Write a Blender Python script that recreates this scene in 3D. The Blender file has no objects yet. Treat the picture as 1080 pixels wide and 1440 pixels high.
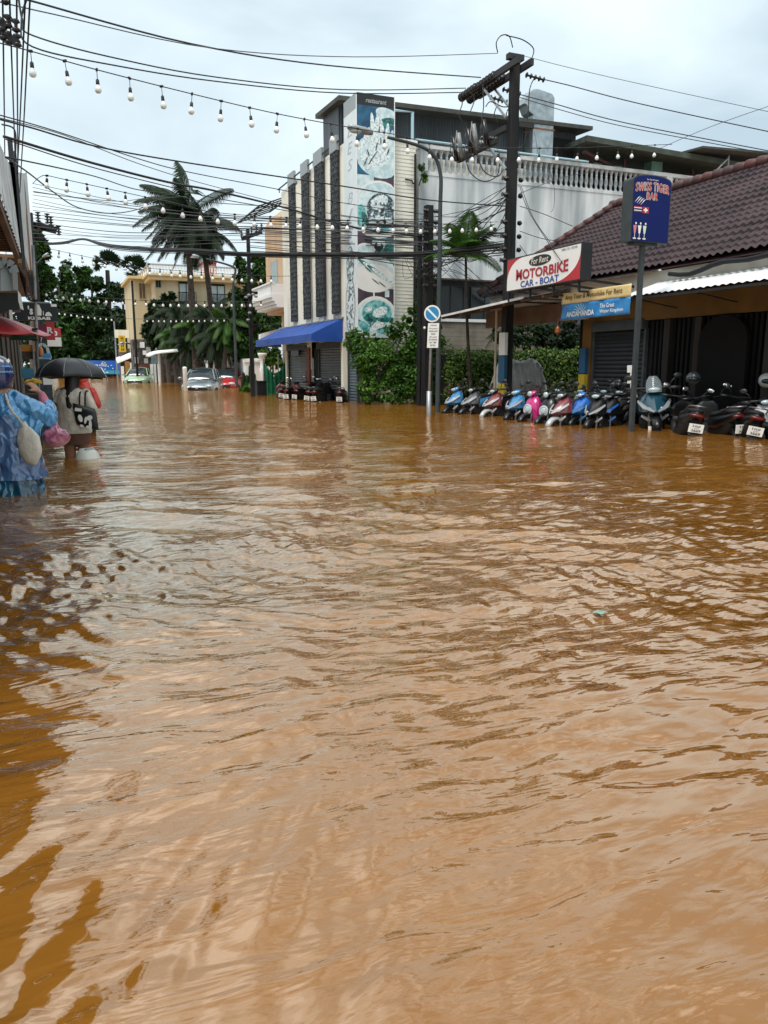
import bpy, bmesh, math, random
import numpy as np
from mathutils import Vector, Matrix, noise as mnoise
random.seed(7)
RAD = math.radians
scene = bpy.context.scene
col = scene.collection

# ------------------------------------------------------------------ camera frame
# The street runs along +Y; the camera stands near its left side and looks 22.5 degrees to the right of it.
YAW, PITCH, F = RAD(22.5), RAD(10.7), 1082.0
CAM = Vector((0, 0, 1.1))
_F = Vector((math.sin(YAW)*math.cos(PITCH), math.cos(YAW)*math.cos(PITCH), -math.sin(PITCH)))
_R = Vector((math.cos(YAW), -math.sin(YAW), 0))
_U = Vector((math.sin(YAW)*math.sin(PITCH), math.cos(YAW)*math.sin(PITCH), math.cos(PITCH)))

def at(x, y, X=None, Y=None, Z=None, D=None):
    """survey helper: the world point seen at photo pixel (x, y) on the plane X=, Y= or Z="""
    d = _F + (x-540)/F*_R + (720-y)/F*_U
    if X is not None: t = (X-CAM.x)/d.x
    elif Y is not None: t = (Y-CAM.y)/d.y
    elif Z is not None: t = (Z-CAM.z)/d.z
    else: t = D
    return CAM + t*d

# ------------------------------------------------------------------ materials
MATS = {}
def mat(name, rgb, rough=0.6, metal=0.0, var=0.12, scale=3.0, bump=0.0, bscale=None, spec=0.5, streak=False,
        rgb2=None, alpha=None, coat=0.0, trans=0.0, fac=(0.35, 0.7), detail=4, backlight=0.0):
    if name in MATS: return MATS[name]
    m = bpy.data.materials.new(name); m.use_nodes = True
    nt = m.node_tree; nt.nodes.clear()
    out = nt.nodes.new('ShaderNodeOutputMaterial'); b = nt.nodes.new('ShaderNodeBsdfPrincipled')
    nt.links.new(b.outputs[0], out.inputs[0])
    b.inputs['Roughness'].default_value = rough; b.inputs['Metallic'].default_value = metal
    b.inputs['Specular IOR Level'].default_value = spec
    b.inputs['Coat Weight'].default_value = coat
    if trans: b.inputs['Transmission Weight'].default_value = trans
    if alpha is not None: b.inputs['Alpha'].default_value = alpha
    tc = nt.nodes.new('ShaderNodeTexCoord'); mp = nt.nodes.new('ShaderNodeMapping')
    nt.links.new(tc.outputs['Object'], mp.inputs[0])
    if streak: mp.inputs['Scale'].default_value = (1, 1, 0.12)
    n = nt.nodes.new('ShaderNodeTexNoise'); n.inputs['Scale'].default_value = scale; n.inputs['Detail'].default_value = detail
    nt.links.new(mp.outputs[0], n.inputs['Vector'])
    r = nt.nodes.new('ShaderNodeValToRGB')
    r.color_ramp.elements[0].position = fac[0]; r.color_ramp.elements[1].position = fac[1]
    c2 = rgb2 if rgb2 else tuple(min(1, c*(1+var)) for c in rgb)
    c1 = rgb if rgb2 else tuple(c*(1-var) for c in rgb)
    r.color_ramp.elements[0].color = (*c1, 1); r.color_ramp.elements[1].color = (*c2, 1)
    nt.links.new(n.outputs[0], r.inputs[0]); nt.links.new(r.outputs[0], b.inputs['Base Color'])
    if bump:
        n2 = nt.nodes.new('ShaderNodeTexNoise'); n2.inputs['Scale'].default_value = bscale or scale*6; n2.inputs['Detail'].default_value = 3
        nt.links.new(tc.outputs['Object'], n2.inputs['Vector'])
        bp = nt.nodes.new('ShaderNodeBump'); bp.inputs['Strength'].default_value = bump; bp.inputs['Distance'].default_value = 0.02
        nt.links.new(n2.outputs[0], bp.inputs['Height']); nt.links.new(bp.outputs[0], b.inputs['Normal'])
    if backlight:
        tl = nt.nodes.new('ShaderNodeBsdfTranslucent'); nt.links.new(r.outputs[0], tl.inputs[0])
        mx = nt.nodes.new('ShaderNodeMixShader'); mx.inputs[0].default_value = backlight
        nt.links.new(b.outputs[0], mx.inputs[1]); nt.links.new(tl.outputs[0], mx.inputs[2]); nt.links.new(mx.outputs[0], out.inputs[0])
    MATS[name] = m
    return m

def plain(name, rgb, rough=0.5, **k): return mat(name, rgb, rough, var=k.pop('var', 0.05), **k)

# ------------------------------------------------------------------ mesh builder
class MB:
    def __init__(s): s.v = []; s.f = []; s.m = []; s.mi = 0
    def face(s, pts):
        i = len(s.v); s.v += [tuple(p) for p in pts]; s.f.append(tuple(range(i, i+len(pts)))); s.m.append(s.mi); return s
    def add(s, vs, fs):
        i = len(s.v); s.v += [tuple(p) for p in vs]
        for f in fs: s.f.append(tuple(i+k for k in f)); s.m.append(s.mi)
        return s
    def box(s, x0, x1, y0, y1, z0, z1):
        return s.add([(x0,y0,z0),(x1,y0,z0),(x1,y1,z0),(x0,y1,z0),(x0,y0,z1),(x1,y0,z1),(x1,y1,z1),(x0,y1,z1)],
                     [(0,3,2,1),(4,5,6,7),(0,1,5,4),(1,2,6,5),(2,3,7,6),(3,0,4,7)])
    def obox(s, c, ax, ay, az):
        c, ax, ay, az = map(Vector, (c, ax, ay, az)); P = []
        for k in (-1, 1):
            for (i, j) in ((-1,-1),(1,-1),(1,1),(-1,1)): P.append(c+ax*i+ay*j+az*k)
        return s.add(P, [(0,3,2,1),(4,5,6,7),(0,1,5,4),(1,2,6,5),(2,3,7,6),(3,0,4,7)])
    def beam(s, a, b, w, h=None, up=(0,0,1)):
        a, b = Vector(a), Vector(b); h = h or w; d = (b-a); L = d.length/2
        if L < 1e-6: return s
        d.normalize(); up = Vector(up)
        if abs(d.dot(up)) > .98: up = Vector((0,1,0))
        sd = d.cross(up).normalized(); u = sd.cross(d).normalized()
        return s.obox((a+b)/2, d*L, sd*w/2, u*h/2)
    def ring(s, c, d, r, n, r2=None, up=None):
        d = Vector(d).normalized(); u = Vector(up) if up else (Vector((0,0,1)) if abs(d.z) < .9 else Vector((1,0,0)))
        a = d.cross(u).normalized(); b = a.cross(d).normalized(); r2 = r if r2 is None else r2
        return [Vector(c)+a*math.cos(2*math.pi*k/n)*r+b*math.sin(2*math.pi*k/n)*r2 for k in range(n)]
    def loft(s, rings, cap=True, closed=True):
        n = len(rings[0]); i = len(s.v)
        for r in rings: s.v += [tuple(p) for p in r]
        for k in range(len(rings)-1):
            for j in range(n if closed else n-1):
                a = i+k*n+j; b = i+k*n+(j+1) % n
                s.f.append((a, b, b+n, a+n)); s.m.append(s.mi)
        if cap and closed:
            s.f.append(tuple(i+j for j in reversed(range(n)))); s.m.append(s.mi)
            s.f.append(tuple(i+(len(rings)-1)*n+j for j in range(n))); s.m.append(s.mi)
        return s
    def tube(s, pts, r, n=6, cap=True):
        pts = [Vector(p) for p in pts]; rs = r if isinstance(r, (list, tuple)) else [r]*len(pts); R = []
        for k, p in enumerate(pts):
            d = pts[min(k+1, len(pts)-1)]-pts[max(k-1, 0)]
            if d.length < 1e-7: d = Vector((0,0,1))
            R.append(s.ring(p, d, rs[k], n))
        return s.loft(R, cap)
    def cyl(s, a, b, r, n=12, r2=None):
        return s.tube([a, b], [r, r if r2 is None else r2], n)
    def lathe(s, c, prof, n=16, axis=(0,0,1)):
        c = Vector(c); ax = Vector(axis).normalized(); R = []
        for (r, h) in prof: R.append(s.ring(c+ax*h, ax, max(r, 1e-4), n))
        return s.loft(R, True)
    def ell(s, c, rx, ry, rz, n=12, m=8, rot=None):
        c = Vector(c); R = []
        for k in range(m+1):
            t = math.pi*k/m; z = -math.cos(t); q = max(math.sin(t), .01)
            ring = []
            for j in range(n):
                a = 2*math.pi*j/n; p = Vector((rx*q*math.cos(a), ry*q*math.sin(a), rz*z))
                if rot: p = rot @ p
                ring.append(c+p)
            R.append(ring)
        return s.loft(R, True)
    def prism(s, poly, ext):
        ext = Vector(ext); P = [Vector(p) for p in poly]; n = len(P)
        return s.add(P+[p+ext for p in P], [tuple(reversed(range(n))), tuple(range(n, 2*n))]+[(k, (k+1) % n, (k+1) % n+n, k+n) for k in range(n)])
    def disc(s, c, r, nrm, n=24, r2=None, up=None):
        return s.face(s.ring(c, nrm, r, n, r2, up))

def children(o): return [c for c in bpy.data.objects if c.parent == o]
def rootmat(o):
    M = Matrix.Identity(4)
    while o: M = Matrix.LocRotScale(o.location, o.rotation_euler, o.scale) @ M; o = o.parent
    return M
def tag(o, label=None, cat=None, group=None, kind=None):
    if label: o['label'] = label
    if cat: o['category'] = cat
    if group: o['group'] = group
    if kind: o['kind'] = kind
    return o
def thing(name, loc, label, cat, group=None, rz=0, kind=None):
    o = bpy.data.objects.new(name, None); col.objects.link(o); o.location = Vector(loc); o.rotation_euler = (0,0,rz)
    o.empty_display_size = 0.2
    return tag(o, label, cat, group, kind)
def obj(name, mb, mats, parent=None, smooth=False, local=False, sub=0, bevel=0, origin=None, auto=None):
    """link the collected faces as ONE mesh object; coordinates are world ones unless local"""
    if not isinstance(mats, (list, tuple)): mats = [mats]
    me = bpy.data.meshes.new(name); vs = mb.v
    if parent is not None and not local:
        inv = rootmat(parent).inverted(); vs = [tuple(inv @ Vector(p)) for p in vs]
    if parent is None and not local:
        if origin is None:
            A = np.array(vs); origin = ((A[:,0].min()+A[:,0].max())/2, (A[:,1].min()+A[:,1].max())/2, A[:,2].min())
        ox, oy, oz = [float(q) for q in origin]; vs = [(p[0]-ox, p[1]-oy, p[2]-oz) for p in vs]
    me.from_pydata(vs, [], mb.f)
    for m in mats: me.materials.append(m)
    me.polygons.foreach_set('material_index', mb.m)
    if smooth: me.polygons.foreach_set('use_smooth', [True]*len(me.polygons))
    me.update()
    if auto:
        me.set_sharp_from_angle(angle=RAD(auto))
    o = bpy.data.objects.new(name, me); col.objects.link(o)
    if parent is not None: o.parent = parent
    elif not local: o.location = origin
    if bevel:
        q = o.modifiers.new('bevel', 'BEVEL'); q.width = bevel; q.segments = 2; q.limit_method = 'ANGLE'
    if sub:
        q = o.modifiers.new('sub', 'SUBSURF'); q.levels = sub; q.render_levels = sub
    return o
def copy_tree(o, parent=None):
    c = o.copy(); col.objects.link(c); c.parent = parent
    for ch in children(o): copy_tree(ch, c)
    return c
def struct(name, mb, m, **k):
    o = obj(name, mb, m, **k); o['kind'] = 'structure'; return o

def remeshed(mb, voxel=0.012, smooth_it=4):
    """fuse overlapping solids into one continuous skin"""
    me = bpy.data.meshes.new('tmp'); me.from_pydata(mb.v, [], mb.f); me.update()
    bm = bmesh.new(); bm.from_mesh(me); bmesh.ops.recalc_face_normals(bm, faces=bm.faces); bm.to_mesh(me); bm.free()
    o = bpy.data.objects.new('tmp', me); col.objects.link(o)
    q = o.modifiers.new('r', 'REMESH'); q.mode = 'VOXEL'; q.voxel_size = voxel
    q = o.modifiers.new('s', 'SMOOTH'); q.iterations = smooth_it; q.factor = 0.5
    dg = bpy.context.evaluated_depsgraph_get(); e = o.evaluated_get(dg); m2 = e.to_mesh()
    r = MB(); r.v = [tuple(v.co) for v in m2.vertices]; r.f = [tuple(p.vertices) for p in m2.polygons]; r.m = [0]*len(r.f)
    e.to_mesh_clear(); bpy.data.objects.remove(o); bpy.data.meshes.remove(me)
    return r

# ------------------------------------------------------------------ lettering
def text_mb(txt, bold=0.0, shear=0.0, depth=0.0, spacing=1.0):
    cu = bpy.data.curves.new('t', 'FONT'); cu.body = txt; cu.size = 1; cu.offset = bold; cu.shear = shear; cu.extrude = depth
    cu.space_character = spacing; cu.resolution_u = 3; cu.align_x = 'LEFT'
    o = bpy.data.objects.new('t', cu); col.objects.link(o)
    dg = bpy.context.evaluated_depsgraph_get(); e = o.evaluated_get(dg); me = e.to_mesh()
    v = [tuple(p.co) for p in me.vertices]; f = [tuple(p.vertices) for p in me.polygons]
    e.to_mesh_clear(); bpy.data.objects.remove(o); bpy.data.curves.remove(cu)
    return v, f
def put_text(mb, txt, org, rt, up, w, h, out=None, lift=0.006, bold=0.02, shear=0.0, fn=None, th=0.002, spacing=1.0):
    """letters fitted into a w x h rectangle whose lower-left corner is org, on the plane (rt, up)"""
    v, f = text_mb(txt, bold, shear, 0.0, spacing)
    if not v: return
    xs = [p[0] for p in v]; ys = [p[1] for p in v]; x0, x1, y0, y1 = min(xs), max(xs), min(ys), max(ys)
    org, rt, up = Vector(org), Vector(rt).normalized(), Vector(up).normalized()
    nrm = rt.cross(up).normalized()
    P = []
    for p in v:
        a = (p[0]-x0)/max(x1-x0, 1e-6); b = (p[1]-y0)/max(y1-y0, 1e-6)
        if fn: a, b = fn(a, b)
        P.append(org+rt*(a*w)+up*(b*h)+nrm*lift)
    mb.add(P, f)
class Board:
    """draws flat shapes on a board: u,v in metres from the lower-left corner"""
    def __init__(s, org, rt, up): s.o = Vector(org); s.r = Vector(rt).normalized(); s.u = Vector(up).normalized(); s.n = s.r.cross(s.u).normalized()
    def P(s, u, v, l=0.004): return s.o+s.r*u+s.u*v+s.n*l
    def poly(s, mb, pts, l=0.004): mb.face([s.P(u, v, l) for u, v in pts])
    def rect(s, mb, u0, v0, u1, v1, l=0.004): s.poly(mb, [(u0,v0),(u1,v0),(u1,v1),(u0,v1)], l)
    def ell(s, mb, cu, cv, a, b, l=0.004, n=28, rot=0, clip=None):
        pts = []
        for k in range(n):
            t = 2*math.pi*k/n; x = a*math.cos(t); y = b*math.sin(t)
            x, y = x*math.cos(rot)-y*math.sin(rot), x*math.sin(rot)+y*math.cos(rot)
            u, v = cu+x, cv+y
            if clip: u = min(max(u, clip[0]), clip[2]); v = min(max(v, clip[1]), clip[3])
            pts.append((u, v))
        s.poly(mb, pts, l)
    def text(s, mb, txt, u, v, w, h, l=0.008, **k): put_text(mb, txt, s.P(u, v, 0), s.r, s.u, w, h, lift=l, **k)
# ------------------------------------------------------------------ palette
BLACK = plain('black_paint', (.012,.013,.015), .45)
DARK = mat('dark_plastic', (.009,.0095,.011), .6, bump=.1, spec=.3)
RUBBER = mat('rubber', (.015,.015,.015), .85)
CHROME = plain('chrome', (.6,.62,.64), .18, metal=1.0)
STEEL = mat('galvanised_steel', (.32,.34,.35), .45, metal=.6, var=.2, scale=8, bump=.1)
GREYP = mat('grey_painted_steel', (.040,.050,.054), .6, spec=.3, var=.2, scale=6)
CONC = mat('weathered_concrete', (.012,.0125,.014), .9, spec=.15, rgb2=(.034,.034,.034), scale=5, streak=True, bump=.4)
WHITE = mat('white_paint', (.62,.64,.62), .6, rgb2=(.80,.81,.80), scale=3, streak=True, fac=(.25,.5), bump=.1)
CREAM = mat('cream_paint', (.58,.56,.47), .75, rgb2=(.82,.80,.70), scale=2, streak=True, fac=(.25,.55), bump=.2)
GREYWALL = mat('stained_grey_plaster', (.30,.33,.35), .9, rgb2=(.62,.65,.66), scale=1.6, streak=True, fac=(.36,.58), bump=.3, detail=8)
PEACH = mat('peach_paint', (.55,.36,.21), .75, rgb2=(.66,.47,.31), scale=1.5, streak=True, bump=.1)
YELLOWW = mat('ochre_plaster', (.42,.35,.21), .8, rgb2=(.60,.52,.35), scale=.8, streak=True, bump=.15, detail=7)
ORANGE = mat('orange_paint', (.12,.06,.007), .8, var=.2, scale=2, bump=.1)
DKMETAL = mat('dark_corrugated_metal', (.028,.036,.045), .55, rgb2=(.07,.088,.10), scale=2, streak=True)
ROOFM = mat('rusty_dark_roof', (.035,.04,.035), .8, rgb2=(.06,.062,.055), scale=4)
TILE = mat('glazed_maroon_tile', (.016,.008,.010), .55, spec=.3, rgb2=(.048,.025,.028), scale=1.6, bump=.15, fac=(.3,.7), detail=8)
TILE2 = mat('red_ridge_tile', (.09,.025,.02), .6, rgb2=(.045,.024,.026), scale=3)
SHUT = mat('roller_shutter_steel', (.10,.11,.115), .45, metal=.3, var=.15, scale=3)
SHUTD = mat('dark_roller_shutter', (.008,.012,.017), .7, metal=.0, var=.15, scale=3)
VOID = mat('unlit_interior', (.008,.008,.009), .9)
BROWN = mat('brown_wood', (.09,.05,.025), .7, rgb2=(.16,.09,.045), scale=2, bump=.3)
SOFFIT = mat('varnished_soffit_boards', (.10,.045,.015), .55, rgb2=(.26,.13,.05), scale=3, bump=.2)
BLUEAWN = mat('blue_awning_canvas', (.002,.045,.26), .6, rgb2=(.004,.075,.38), scale=2.5, bump=.2)
PIPEB = plain('pale_blue_pipe', (.34,.52,.60), .4)
WHITESHEET = mat('white_corrugated_sheet', (.58,.60,.60), .45, rgb2=(.78,.80,.80), scale=4, streak=False)
DUCTM = mat('galvanised_duct', (.26,.31,.33), .38, metal=.7, rgb2=(.42,.48,.50), scale=5, bump=.1)
GREENP = mat('green_paint', (.06,.13,.09), .6, var=.2)
GLASS = plain('window_glass', (.025,.035,.04), .06, spec=.6)
PALEGLASS = plain('curtained_window', (.42,.50,.50), .15)
CABLE = plain('black_cable', (.006,.006,.007), .5)
CABLE2 = plain('grey_cable', (.05,.055,.06), .5)
CERAM = plain('brown_ceramic', (.012,.009,.009), .3)
BULB = mat('frosted_bulb', (.74,.77,.76), .25, var=.03, coat=.3)
SOCK = plain('bulb_socket', (.015,.015,.015), .6)
SKIN = mat('skin', (.36,.19,.115), .55, var=.1, scale=20)
HAIR = mat('black_hair', (.01,.008,.007), .4, bump=.4, bscale=90)
SIGNW = mat('sign_white', (.78,.78,.75), .35, var=.03)
SIGNR = plain('sign_red', (.42,.02,.03), .4)
SIGNB = plain('sign_navy', (.004,.012,.10), .6, spec=.2)
SIGNBK = plain('sign_black', (.01,.01,.012), .4)
SIGNBL = mat('sign_sky_blue', (.015,.15,.45), .45, rgb2=(.04,.30,.62), scale=2.5)
SIGNY = mat('sign_gold', (.62,.45,.18), .5, rgb2=(.74,.60,.30), scale=3)
RUST = mat('rusty_edge', (.14,.05,.02), .85, rgb2=(.30,.14,.06), scale=12)
# foliage
def leafmat(name, a, b, rough=.45, bl=.25, scale=1.7):
    return mat(name, a, rough, rgb2=b, scale=scale, fac=(.3,.72), backlight=bl, spec=.25, detail=5)
LEAF = leafmat('leaf_mid_green', (.012,.042,.006), (.06,.15,.018))
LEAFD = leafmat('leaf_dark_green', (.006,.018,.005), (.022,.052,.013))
LEAFL = leafmat('leaf_light_green', (.04,.12,.012), (.12,.26,.035))
LEAFP = leafmat('palm_frond_green', (.005,.016,.007), (.022,.05,.018), rough=.65)
LEAFY = leafmat('areca_frond_green', (.018,.060,.010), (.08,.17,.03), rough=.38)
HEDGE = leafmat('glossy_hedge_leaf', (.03,.08,.008), (.24,.36,.07), rough=.25, scale=9)  # the lighter tone paints bright glints onto the leaves
BARK = mat('bark', (.045,.035,.028), .9, rgb2=(.10,.08,.06), scale=8, bump=.5)
PBARK = mat('palm_bark', (.035,.025,.02), .9, rgb2=(.09,.07,.055), scale=7, bump=.5)
# ------------------------------------------------------------------ setting: ground, pavement, water, sky
GROUND = mat('wet_asphalt', (.03,.03,.03), .8, var=.2)
PAVE = mat('pavement_concrete', (.14,.13,.12), .8, var=.2)
g = MB(); g.face([(-300,-60,-.56),(300,-60,-.56),(300,420,-.56),(-300,420,-.56)])
struct('ground', g, GROUND)
g = MB(); g.box(8.2,30,2,21.5,-.555,-.33); struct('pavement', g, PAVE)
g = MB(); g.box(8.0,8.2,2,21.5,-.555,-.32); struct('kerb', g, CONC)

def water_material():
    m = bpy.data.materials.new('muddy_flood_water'); m.use_nodes = True
    nt = m.node_tree; b = nt.nodes['Principled BSDF']; L = nt.links.new
    tc = nt.nodes.new('ShaderNodeTexCoord')
    def noise(sc, vec, det=3, rough=.5, dist=0):
        mp = nt.nodes.new('ShaderNodeMapping'); L(tc.outputs['Object'], mp.inputs[0]); mp.inputs['Scale'].default_value = vec
        mp.inputs['Rotation'].default_value = (0, 0, RAD(22.5))
        n = nt.nodes.new('ShaderNodeTexNoise'); n.inputs['Scale'].default_value = sc; n.inputs['Detail'].default_value = det
        n.inputs['Roughness'].default_value = rough; n.inputs['Distortion'].default_value = dist
        L(mp.outputs[0], n.inputs['Vector']); return n.outputs[0]
    def math_(op, a, c):
        q = nt.nodes.new('ShaderNodeMath'); q.operation = op
        for i, z in enumerate((a, c)):
            if isinstance(z, (int, float)): q.inputs[i].default_value = z
            else: L(z, q.inputs[i])
        return q.outputs[0]
    # silt swirling in the water
    sw = noise(.9, (1,.6,1), 6, .6, 1.2)
    r = nt.nodes.new('ShaderNodeValToRGB'); L(sw, r.inputs[0])
    r.color_ramp.elements[0].position = .3; r.color_ramp.elements[0].color = (.215,.084,.010,1)
    r.color_ramp.elements[1].position = .72; r.color_ramp.elements[1].color = (.270,.116,.019,1)
    L(r.outputs[0], b.inputs['Base Color'])
    b.inputs['Roughness'].default_value = .035; b.inputs['IOR'].default_value = 2.5; b.inputs['Specular Tint'].default_value = (1,.84,.64,1)
    b.inputs['Specular IOR Level'].default_value = .5
    # fine ripples in patches on top of the modelled waves
    fine = noise(16, (.55,1.6,1), 3, .55, .4)
    mid = noise(5, (.5,1.5,1), 3, .5, .5)
    patch = noise(.75, (1,1,1), 3, .6, .6)
    rp = nt.nodes.new('ShaderNodeValToRGB'); L(patch, rp.inputs[0])
    rp.color_ramp.elements[0].position = .40; rp.color_ramp.elements[0].color = (.06,.06,.06,1); rp.color_ramp.elements[1].position = .66; rp.color_ramp.elements[1].color = (1,1,1,1)
    h = math_('ADD', math_('MULTIPLY', math_('MULTIPLY', fine, rp.outputs[0]), .0045), math_('MULTIPLY', mid, .019))
    bp = nt.nodes.new('ShaderNodeBump'); bp.inputs['Strength'].default_value = 1; bp.inputs['Distance'].default_value = 1
    L(h, bp.inputs['Height'])
    # muddy body under a clear reflecting skin
    out = nt.nodes['Material Output']; nt.nodes.remove(b)
    df = nt.nodes.new('ShaderNodeBsdfDiffuse'); L(r.outputs[0], df.inputs['Color']); L(bp.outputs[0], df.inputs['Normal'])
    gl = nt.nodes.new('ShaderNodeBsdfGlossy'); gl.inputs['Roughness'].default_value = .03; gl.inputs['Color'].default_value = (1,.93,.81,1); L(bp.outputs[0], gl.inputs['Normal'])
    fr = nt.nodes.new('ShaderNodeFresnel'); fr.inputs['IOR'].default_value = 1.62; L(bp.outputs[0], fr.inputs['Normal'])
    fm = nt.nodes.new('ShaderNodeMath'); fm.operation = 'MULTIPLY'; fm.use_clamp = True; fm.inputs[1].default_value = 2.15; L(fr.outputs[0], fm.inputs[0])
    mx = nt.nodes.new('ShaderNodeMixShader'); fc = nt.nodes.new('ShaderNodeMath'); fc.operation = 'MINIMUM'; fc.inputs[1].default_value = .66; L(fm.outputs[0], fc.inputs[0]); L(fc.outputs[0], mx.inputs[0]); L(df.outputs[0], mx.inputs[1]); L(gl.outputs[0], mx.inputs[2]); L(mx.outputs[0], out.inputs['Surface'])
    return m
WATER = water_material()

def build_water():
    rng = np.random.default_rng(5)
    nr, nc = 860, 761
    # rings spaced like picture rows, so that near waves are finely modelled
    ang = np.linspace(RAD(62), RAD(.55), nr)
    dist = 1.1/np.tan(ang)
    th = np.linspace(RAD(-46), RAD(46), nc)+YAW
    D, T = np.meshgrid(dist, th, indexing='ij')
    X = D*np.sin(T); Y = D*np.cos(T)
    dr = np.gradient(dist)[:,None]*np.ones_like(X); dt = D*(th[1]-th[0]); sp = np.maximum(dr, dt)
    # slow swells bend the ripple crests
    wx = X + .35*np.sin(.9*Y+.5*X+1)+.16*np.sin(2.3*Y-1.4*X); wy = Y + .30*np.sin(.8*X-.4*Y+2)+.14*np.sin(2.1*X+1.7*Y)
    env = .5+.5*np.sin(.55*X+1.3*np.sin(.4*Y)+.8)*np.sin(.47*Y+.9*np.sin(.5*X)+.4)
    H = np.zeros_like(X)
    for k in range(84):
        lam = .11*(1.5/.11)**(rng.random()**1.6); kk = 2*np.pi/lam
        a = YAW + RAD(90) - RAD(90) + rng.normal(0, .62)       # crests mostly across the view
        if rng.random() < .25: a += RAD(62)
        dx, dy = np.sin(a), np.cos(a)
        slope = .016 if lam > .3 else .0195
        amp = slope/kk*(1.0 if lam < .9 else 1.0)
        damp = np.clip((lam/sp-2.2)/2.5, 0, 1)
        near = np.clip((D-1.2)/3.0, .55, 1)                        # calmer water at the photographer's feet
        loc = (.35+.9*env) if lam < .5 else 1
        ph = kk*(dx*wx+dy*wy)+rng.random()*6.28
        if lam < .6: amp = amp*(1+.55*np.exp(-((np.log(D)-np.log(6.5))/.75)**2))
        H += amp*damp*near*loc*(np.sin(ph)+.22*np.sin(2*ph+.6))
    fade = np.clip((60-D)/20, 0, 1); H *= fade
    V = np.stack([X, Y, H], -1).reshape(-1, 3)
    idx = np.arange(nr*nc).reshape(nr, nc)
    Q = np.stack([idx[:-1,:-1], idx[:-1,1:], idx[1:,1:], idx[1:,:-1]], -1).reshape(-1, 4)
    # outer, flat part of the flood right round the modelled sector
    base = len(V)
    extra = []
    me = bpy.data.meshes.new('flood_water')
    rim = [idx[0,j] for j in range(nc)]
    outer = 500.0
    tf = np.concatenate([th, np.linspace(th[-1], th[0]+2*np.pi, 60)[1:-1]])
    faces = [tuple(int(q) for q in f) for f in Q]
    # far skirt beyond the last ring
    far = [(math.sin(t)*outer, math.cos(t)*outer, 0.0) for t in th[::8]]
    fi = list(range(base, base+len(far))); extra += far
    for k in range(len(far)-1):
        js = list(range(8*k, min(8*k+8, nc-1)+1))
        faces.append(tuple([int(idx[-1,j]) for j in js])+(fi[k+1], fi[k]))
    # behind and beside the camera: flat fan
    b2 = base+len(extra)
    rest = [(math.sin(t)*d, math.cos(t)*d, 0.0) for t in np.linspace(th[-1], th[0]+2*np.pi, 40) for d in (dist[0], outer)]
    extra += rest
    for k in range(39):
        a = b2+2*k; faces.append((a, a+2, a+3, a+1))
    b3 = base+len(extra); inner = [(math.sin(t)*dist[0], math.cos(t)*dist[0], 0.0) for t in np.linspace(0, 2*np.pi, 41)[:-1]]
    extra += inner; faces.append(tuple(range(b3, b3+40)))
    AV = np.concatenate([V, np.array(extra)])
    me.from_pydata(AV.tolist(), [], faces); me.materials.append(WATER)
    me.polygons.foreach_set('use_smooth', [True]*len(me.polygons)); me.update()
    bm = bmesh.new(); bm.from_mesh(me)
    for f in bm.faces:
        if f.normal.z < 0: f.normal_flip()
    bm.to_mesh(me); bm.free()
    o = bpy.data.objects.new('flood_water', me); col.objects.link(o); o['kind'] = 'structure'
build_water()

# overcast sky
w = bpy.data.worlds.new('World'); scene.world = w; w.use_nodes = True
nt = w.node_tree; bg = nt.nodes['Background']; L = nt.links.new
sky = nt.nodes.new('ShaderNodeTexSky'); sky.sky_type = 'NISHITA'; sky.sun_disc = False
SUN_EL, SUN_AZ = RAD(64), RAD(-128)
sky.sun_elevation = SUN_EL; sky.sun_rotation = SUN_AZ; sky.air_density = 1.2; sky.dust_density = 2.0
tc = nt.nodes.new('ShaderNodeTexCoord'); mp = nt.nodes.new('ShaderNodeMapping'); L(tc.outputs['Generated'], mp.inputs[0]); mp.inputs['Scale'].default_value = (1,1,2.2)
n = nt.nodes.new('ShaderNodeTexNoise'); n.inputs['Scale'].default_value = 1.9; n.inputs['Detail'].default_value = 6; n.inputs['Roughness'].default_value = .5; n.inputs['Distortion'].default_value = .4
L(mp.outputs[0], n.inputs['Vector'])
cr = nt.nodes.new('ShaderNodeValToRGB'); L(n.outputs[0], cr.inputs[0])
cr.color_ramp.elements[0].position = .36; cr.color_ramp.elements[0].color = (3.5,4.4,5.0,1)
cr.color_ramp.elements[1].position = .62; cr.color_ramp.elements[1].color = (6.1,6.95,7.25,1)
# uneven cloud overhead, out of view, contrast raised to streak the water's reflections
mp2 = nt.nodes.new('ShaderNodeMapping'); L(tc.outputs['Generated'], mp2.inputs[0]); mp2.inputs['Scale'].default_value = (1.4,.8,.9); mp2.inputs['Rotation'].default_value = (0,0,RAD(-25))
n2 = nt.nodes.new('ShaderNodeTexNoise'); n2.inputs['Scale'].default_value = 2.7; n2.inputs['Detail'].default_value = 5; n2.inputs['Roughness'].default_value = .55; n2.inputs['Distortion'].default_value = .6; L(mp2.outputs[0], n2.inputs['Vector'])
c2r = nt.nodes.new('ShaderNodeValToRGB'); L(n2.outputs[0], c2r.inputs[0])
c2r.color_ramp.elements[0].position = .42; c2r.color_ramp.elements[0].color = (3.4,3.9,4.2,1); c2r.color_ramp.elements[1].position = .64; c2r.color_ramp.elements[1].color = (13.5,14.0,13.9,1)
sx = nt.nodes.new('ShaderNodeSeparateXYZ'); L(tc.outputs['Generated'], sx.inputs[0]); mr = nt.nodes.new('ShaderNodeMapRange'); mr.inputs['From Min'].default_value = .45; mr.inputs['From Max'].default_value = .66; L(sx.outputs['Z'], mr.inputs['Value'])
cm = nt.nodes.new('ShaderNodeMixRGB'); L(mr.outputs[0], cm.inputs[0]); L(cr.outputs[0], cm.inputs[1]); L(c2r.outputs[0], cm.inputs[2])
mx = nt.nodes.new('ShaderNodeMixRGB'); mx.inputs[0].default_value = .93
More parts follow.
